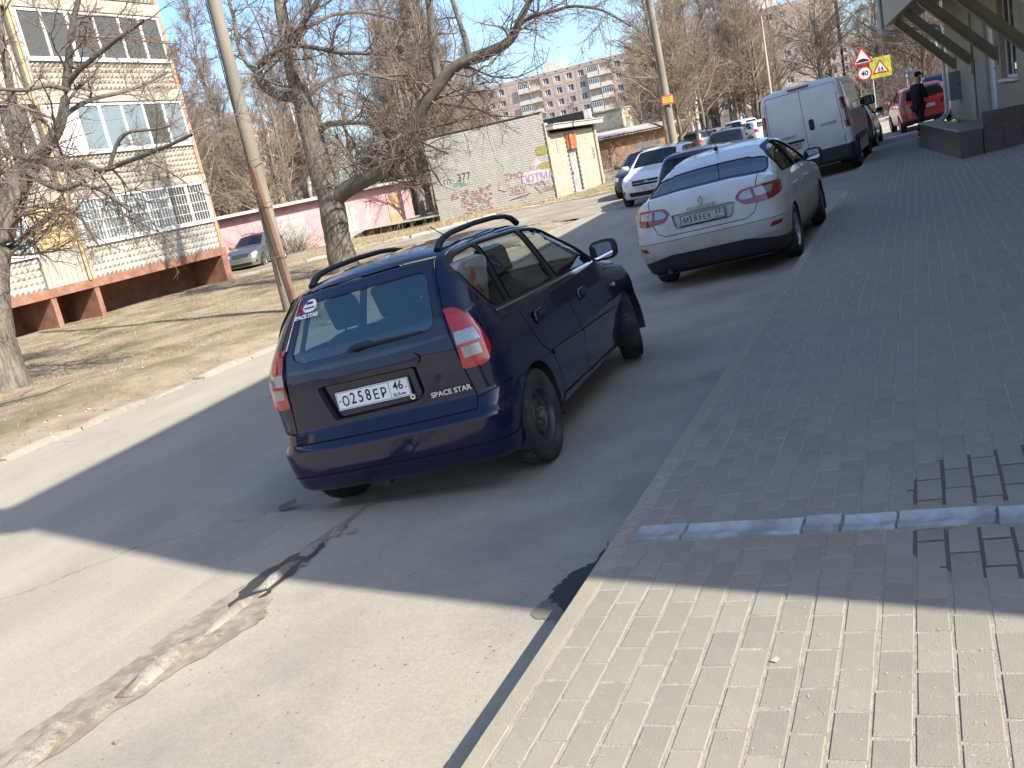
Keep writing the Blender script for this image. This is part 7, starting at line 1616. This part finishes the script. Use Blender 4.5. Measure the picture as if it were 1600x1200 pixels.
# ------------------------------------------------------------------ poles, signs, person
m_pole = pm('concrete_pole', (0.26, 0.23, 0.18), 0.95, var=0.25, vs=4, col2=(0.17, 0.15, 0.115), c2s=2, bump=1.0, bs=50, stretch=(1, 1, .4))
m_rustp = pm('rusty_steel', (0.17, 0.095, 0.065), 0.85, .2, var=0.25, vs=5, col2=(.20, .13, .10), c2s=4)
m_rustl = pm('rust_streaked_pole', (0.36, 0.33, 0.28), 0.85, var=0.2, vs=3, col2=(.32, .15, .06), c2s=.9, c2t=.55, c2w=.1, stretch=(1, 1, .3))
def lean(M, dx=0.0, dy=0.0): return M
pole = empty('utility_pole', Matrix.Translation((-11.49, 14.15, -.2)), 'weathered concrete pole with a rusty steel stay on the left lawn', 'pole')
# survey of its axis
pole_top = Vector((.13, .03, 9.5))
b = MB(); pts = [Vector((0, 0, -.4)) + (pole_top - Vector((0, 0, -.4))) * (k/8) for k in range(9)]; b.tube(pts, [.15 - .055*k/8 for k in range(9)], 14); b.build('shaft', m_pole, pole, smooth=50)
b = MB(); e0 = Vector((.20, -.10, -.3)); e1 = Vector((.07, -.17, 2.75)); d_ = (e1 - e0)
for (ox, oy, wx, wy) in ((0, 0, .045, .012), (.04, .04, .012, .045)):
    A = [e0 + Vector((ox + sx*wx, oy + sy*wy, 0)) for sx, sy in ((-1,-1),(1,-1),(1,1),(-1,1))]; b.add([tuple(v) for v in A] + [tuple(v + d_) for v in A], [(0,1,5,4),(1,2,6,5),(2,3,7,6),(3,0,4,7),(4,5,6,7)])
b.build('stay_rail', m_rustp, pole)
for z in (1.1, 2.1, 2.9):
    b = MB(); c = (pole_top * ((z + .4)/9.9)); n = 16; b.tube([(c.x + .06 + .21*math.cos(2*math.pi*k/n), c.y - .04 + .21*math.sin(2*math.pi*k/n), z + .05*math.sin(2*math.pi*k/n)) for k in range(n + 1)], .008, 5); b.build('wire_tie', m_rustp, pole)
b = MB(); b.tube([(.05, -.17, .5), (.02, -.15, 4.5), (.10, -.12, 9)], .010, 5); b.build('cable', m_dark, pole)
# second concrete pole with notices
x, y = polar(-13.78, 40)
p2 = empty('utility_pole', Matrix.Translation((x, y, RZ)), 'tall concrete pole with a yellow and red notice behind the white estate', 'pole')
b = MB(); b.tube([(0, 0, -.3), (-.08, 0, 5), (-.2, 0, 11)], [.185, .155, .12], 14); b.build('shaft', m_pole, p2, smooth=50)
AZM = Matrix.Rotation(math.radians(13.8), 4, 'Z')
b = MB(); b.box(-.24, .24, -.22, -.20, 2.95, 3.32, 0); b.box(-.20, .20, -.226, -.2205, 3.02, 3.25, 1); 
for z in (3.06, 3.13, 3.20): b.box(-.16, .14, -.2285, -.2265, z, z + .03, 2)
b.build('notice', [pm('notice_red', (.5, .12, .10), .6), pm('notice_yellow', (.62, .52, .05), .6), pm('notice_print', (.25, .22, .05), .6)], p2, AZM)
def wrap(z0, z1, a0, a1, r, mat, nm):
    b = MB(); n = 8
    q = [(r*math.sin(math.radians(a0 + (a1 - a0)*k/n)) - .04, -r*math.cos(math.radians(a0 + (a1 - a0)*k/n))) for k in range(n + 1)]
    b.add([(c[0], c[1], z0) for c in q] + [(c[0], c[1], z1) for c in q], [(k, k+1, n+2+k, n+1+k) for k in range(n)]); b.build(nm, mat, p2, AZM, smooth=60)
wrap(1.15, 1.4, -30, 70, .178, pm('paper_yellow', (.6, .5, .08), .8), 'paper_notice'); wrap(.72, 1.12, -20, 60, .181, pm('paper_blue', (.45, .58, .68), .8, var=.2, vs=6), 'paper_notice'); wrap(.4, .75, -40, 50, .183, pm('paper_white', (.65, .66, .68), .8), 'paper_notice')
# street lamps
def lamp_post(az, D, h, label, mat, r=.09):
    x, y = polar(az, D); root = empty('street_lamp', Matrix.Translation((x, y, RZ)), label, 'lamp post', 'lamp posts along the street')
    b = MB(); b.tube([(0, 0, -.3), (0, 0, h*.45), (0, 0, h)], [r, r*.8, r*.6], 10); b.build('post', mat, root)
    b = MB(); b.tube([(0, 0, h), (.1, -.02, h + .6), (.5, -.1, h + 1.1), (1.2, -.2, h + 1.35)], .035, 6); b.build('arm', mat, root)
    b = MB(); b.prism(rpoly([(1.1, -.1), (1.75, -.08), (1.75, .08), (1.1, .1)], .06), lambda p: (p[0], p[1] - .25, h + 1.28), lambda p: (p[0], p[1] - .25, h + 1.42)); b.build('lamp_head', m_zinc, root)
lamp_post(-7.95, 68, 8.0, 'rust streaked lamp post rising behind the white van roof', m_rustl, .11); lamp_post(-5.35, 100, 8.0, 'pale lamp post in front of the tall brown flats', m_rustl, .10); lamp_post(-4.02, 137, 8.0, 'far lamp post at the right edge of the brown flats', m_rustl, .10); lamp_post(-4.55, 118, 6.5, 'thin grey lamp post between the two far lamp posts', m_rustl, .07)
# traffic signs
m_sw = pm('sign_white', (.72, .72, .70), .4); m_sr = pm('sign_red', (.55, .03, .03), .4); m_sy = pm('sign_yellow', (.50, .52, .06), .4, var=.35, vs=5, col2=(.30, .36, .06), c2s=4); m_sk = pm('sign_black', (.015, .015, .015), .5); m_sg = pm('sign_back', (.33, .34, .35), .5, .5); m_sb = pm('sign_blue', (.03, .07, .18), .5)
AZS = Matrix.Rotation(math.radians(2.9), 4, 'Z')
x, y = polar(-2.9, 44)
SG = empty('traffic_sign', Matrix.Translation((x, y, .0)) @ AZS, 'speed hump warning triangle above a round 40 limit sign on one post', 'road sign')
b = MB(); b.tube([(-.2, .06, -.3), (-.2, .06, 3.3)], .032, 10); b.build('post', m_rustp, SG)
def tri(r, rr=.05): return rpoly([(-r*.866, -r*.5), (r*.866, -r*.5), (0, r)], rr)
b = MB(); b.prism(tri(.50), lambda p: (p[0], .0, 2.93 + p[1]), lambda p: (p[0], .02, 2.93 + p[1]), 0); b.prism(tri(.37, .02), lambda p: (p[0], -.004, 2.93 + p[1]), lambda p: (p[0], -.001, 2.93 + p[1]), 1)
hump = [(-.27, -.155), (.27, -.155)] + [(.27 - .54*k/12, -.13 + .115*math.sin(math.pi*k/12)) for k in range(13)]
b.prism(hump, lambda p: (p[0], -.008, 2.93 + p[1]), lambda p: (p[0], -.005, 2.93 + p[1]), 2); b.build('warning_triangle', [m_sr, m_sw, m_sk], SG)
b = MB(); b.tube([(.03, .02, 2.30), (.03, -.0, 2.30)], .30, 32, 0); b.disc((.03, -.003, 2.30), .235, (0, -1, 0), 32, 1); r_ = b.build('speed_limit', [m_sr, m_sw], SG)
text_mesh('numeral', '40', .29, m_sk, r_, Matrix.Translation((.03, -.006, 2.29)) @ RX, .001, .006)
x, y = polar(-2.02, 46); SG2 = empty('traffic_sign', Matrix.Translation((x, y, .0)) @ AZS, 'children warning triangle on a bright yellow square board', 'road sign')
b = MB(); b.tube([(-.36, .05, -.3), (-.36, .05, 3.0)], .028, 8); b.build('post', m_zinc, SG2)
b = MB(); b.box(-.44, .44, 0, .015, 2.02, 2.90, 0); b.prism(tri(.42), lambda p: (p[0], -.004, 2.40 + p[1]), lambda p: (p[0], -.001, 2.40 + p[1]), 1); b.prism(tri(.29, .02), lambda p: (p[0], -.008, 2.40 + p[1]), lambda p: (p[0], -.005, 2.40 + p[1]), 2)
for (cx, s_) in ((-.06, 1), (.07, -1)):
    b.tube([(cx, -.010, 2.46), (cx, -.014, 2.46)], .026, 8, 3)
    for q in ([(cx, 2.43), (cx - .01*s_, 2.34)], [(cx - .01*s_, 2.34), (cx + .05*s_, 2.27)], [(cx - .01*s_, 2.34), (cx - .06*s_, 2.28)], [(cx, 2.42), (cx + .06*s_, 2.38)], [(cx, 2.42), (cx - .05*s_, 2.37)]):
        b.tube([(q[0][0], -.012, q[0][1]), (q[1][0], -.012, q[1][1])], .012, 5, 3)
b.build('board', [m_sy, m_sr, m_sw, m_sk], SG2)
x, y = polar(-9.75, 82); s3 = empty('traffic_sign', Matrix.Translation((x, y, RZ)) @ Matrix.Rotation(math.radians(9), 4, 'Z'), 'small blue square road sign above the white parked cars', 'road sign')
b = MB(); b.tube([(0, .04, -.2), (0, .04, 2.2)], .03, 8); b.build('post', m_zinc, s3); b = MB(); b.box(-.24, .24, 0, .02, 1.45, 2.0, 0); b.box(-.22, .22, -.004, -.001, 1.47, 1.98, 1); b.prism([(-.10, 1.55), (.10, 1.55), (.05, 1.85), (-.08, 1.85)], lambda p: (p[0], -.008, p[1]), lambda p: (p[0], -.005, p[1]), 0); b.build('board', [m_sw, m_sb], s3)
x, y = polar(-.75, 75); s4 = empty('traffic_sign', Matrix.Translation((x, y, 0.0)), 'small blue road sign among the trees beyond the red car', 'road sign')
b = MB(); b.tube([(0, .04, -.6), (0, .04, 2.4)], .03, 8); b.build('post', m_zinc, s4); b = MB(); b.box(-.2, .2, 0, .02, 1.85, 2.25, 0); b.prism([(-.08, 1.92), (.08, 1.92), (0, 2.1)], lambda p: (p[0], -.005, p[1]), lambda p: (p[0], -.001, p[1]), 1); b.build('board', [m_sb, m_sw], s4)

# ---- the person at the end of the pavement ---------------------------------
m_coat = pm('black_coat', (0.014, 0.015, 0.019), 0.9, var=.2, vs=10); m_trou = pm('dark_trousers', (0.016, 0.016, 0.018), 0.9); m_skin = pm('skin', (0.42, 0.25, 0.18), 0.6); m_shoe = pm('black_shoe', (.012, .012, .012), .5); m_hair = pm('dark_cap', (.016, .014, .013), .8)
def skin_mesh(name, joints, edges, radii, mat, root_i=0, sub=2):
    me = bpy.data.meshes.new(name); me.from_pydata(joints, edges, []); o = bpy.data.objects.new(name + '_rig', me); COL.objects.link(o)
    md = o.modifiers.new('skin', 'SKIN'); md.use_smooth_shade = True
    sl = me.skin_vertices[0].data if me.skin_vertices else None
    if sl is None:
        bpy.context.view_layer.objects.active = o
        bm = bmesh.new(); bm.from_mesh(me); lay = bm.verts.layers.skin.verify(); bm.to_mesh(me); bm.free(); sl = me.skin_vertices[0].data
    for i, r in enumerate(radii): sl[i].radius = (r if isinstance(r, tuple) else (r, r)); sl[i].use_root = (i == root_i)
    s2 = o.modifiers.new('sub', 'SUBSURF'); s2.levels = sub; s2.render_levels = sub
    bpy.context.view_layer.update(); dg = bpy.context.evaluated_depsgraph_get(); m2 = bpy.data.meshes.new_from_object(o.evaluated_get(dg)); m2.name = name
    bpy.data.objects.remove(o); m2.materials.clear(); m2.materials.append(mat); m2.polygons.foreach_set('use_smooth', [True]*len(m2.polygons)); return m2
PS = empty('person', WALK @ Matrix.Translation((-.02, 29.7, PZ)) @ Matrix.Rotation(-.9, 4, 'Z'), 'person in a black coat and cap walking with head bowed on the pavement', 'person')
J = [(0, 0, .92), (0, .02, 1.12), (0, .04, 1.33), (0, .07, 1.45), (0, .11, 1.52), (0, .14, 1.60), (0, .155, 1.69),       # pelvis..head
     (-.17, .05, 1.38), (-.22, .06, 1.12), (-.17, .22, 1.02), (-.13, .27, 1.02), (.17, .05, 1.38), (.22, .06, 1.12), (.17, .22, 1.04), (.13, .28, 1.05),
     (-.09, 0, .86), (-.10, .10, .48), (-.10, .03, .10), (-.10, .15, .05), (.09, 0, .86), (.09, -.03, .48), (.09, -.20, .13), (.09, -.10, .06)]
E_ = [(0,1),(1,2),(2,3),(3,4),(4,5),(5,6),(2,7),(7,8),(8,9),(9,10),(2,11),(11,12),(12,13),(13,14),(0,15),(15,16),(16,17),(17,18),(0,19),(19,20),(20,21),(21,22)]
Rr = [(.15,.11), (.14,.10), (.16,.10), (.08,.07), (.055,.055), (.078,.088), (.07,.08), .06, .045, .035, .028, .06, .045, .035, .028, .085, .06, .042, .035, .085, .06, .042, .035]
link('body', skin_mesh('body', J, E_, Rr, m_skin), PS)
CJ = [(0, 0, .72), (0, .0, .92), (0, .02, 1.12), (0, .04, 1.34), (0, .06, 1.45), (-.18, .05, 1.385), (-.235, .06, 1.12), (-.185, .20, 1.02), (.18, .05, 1.385), (.235, .06, 1.12), (.185, .20, 1.04)]
link('coat', skin_mesh('coat', CJ, [(0,1),(1,2),(2,3),(3,4),(3,5),(5,6),(6,7),(3,8),(8,9),(9,10)], [(.215,.16), (.20,.15), (.185,.14), (.19,.135), (.10,.09), .085, .068, .055, .085, .068, .055], m_coat, 1), PS)
TJ = [(0, 0, .88), (-.09, 0, .82), (-.10, .10, .48), (-.10, .03, .09), (.09, 0, .82), (.09, -.03, .48), (.09, -.20, .12)]
link('trousers', skin_mesh('trousers', TJ, [(0,1),(1,2),(2,3),(0,4),(4,5),(5,6)], [(.16,.12), .10, .075, .062, .10, .075, .062], m_trou), PS)
for sx, yy_, zz_ in ((-.10, .06, .045), (.09, -.16, .06)):
    link('shoe', skin_mesh('shoe', [(sx, yy_ - .08, zz_), (sx, yy_ + .05, zz_), (sx, yy_ + .16, zz_ - .012)], [(0,1),(1,2)], [(.045,.045), (.048,.042), (.042,.028)], m_shoe, 1), PS)
bm = bmesh.new(); bmesh.ops.create_uvsphere(bm, u_segments=16, v_segments=10, radius=1)
for v in bm.verts: v.co = Vector((v.co.x*.092, v.co.y*.108 + .150, max(v.co.z, -.95 if v.co.y < -.1 else -.2)*.09 + 1.715))
bmesh.ops.create_cube(bm, size=1, matrix=Matrix.Translation((0, .26, 1.69)) @ Matrix.Rotation(-.3, 4, 'X') @ Matrix.Diagonal((.14, .09, .012, 1)))
me = bpy.data.meshes.new('cap'); bm.to_mesh(me); bm.free(); me.materials.append(m_hair); me.polygons.foreach_set('use_smooth', [True]*len(me.polygons)); link('cap', me, PS)
b = MB(); b.box(-.035, .035, .285, .297, 1.02, 1.16); o = b.build('phone', m_dark, None, PS.matrix_world @ Matrix.Translation((0, .02, .03)) @ Matrix.Rotation(-.5, 4, 'X')); tag(o, 'dark phone held in front by the person in the black coat', 'phone')
for sx in (-1, 1):
    for k in range(4):
        b = MB(); b.tube([(sx*.125, .27, 1.055 + .016*k), (sx*.08, .30, 1.06 + .017*k), (sx*.045, .315, 1.065 + .017*k), (sx*.02, .308, 1.068 + .016*k)], [.009, .0085, .008, .006], 6); b.build('finger', m_skin, PS)
    b = MB(); b.tube([(sx*.125, .265, 1.07), (sx*.09, .262, 1.11), (sx*.05, .27, 1.125)], [.011, .010, .007], 6); b.build('thumb', m_skin, PS)
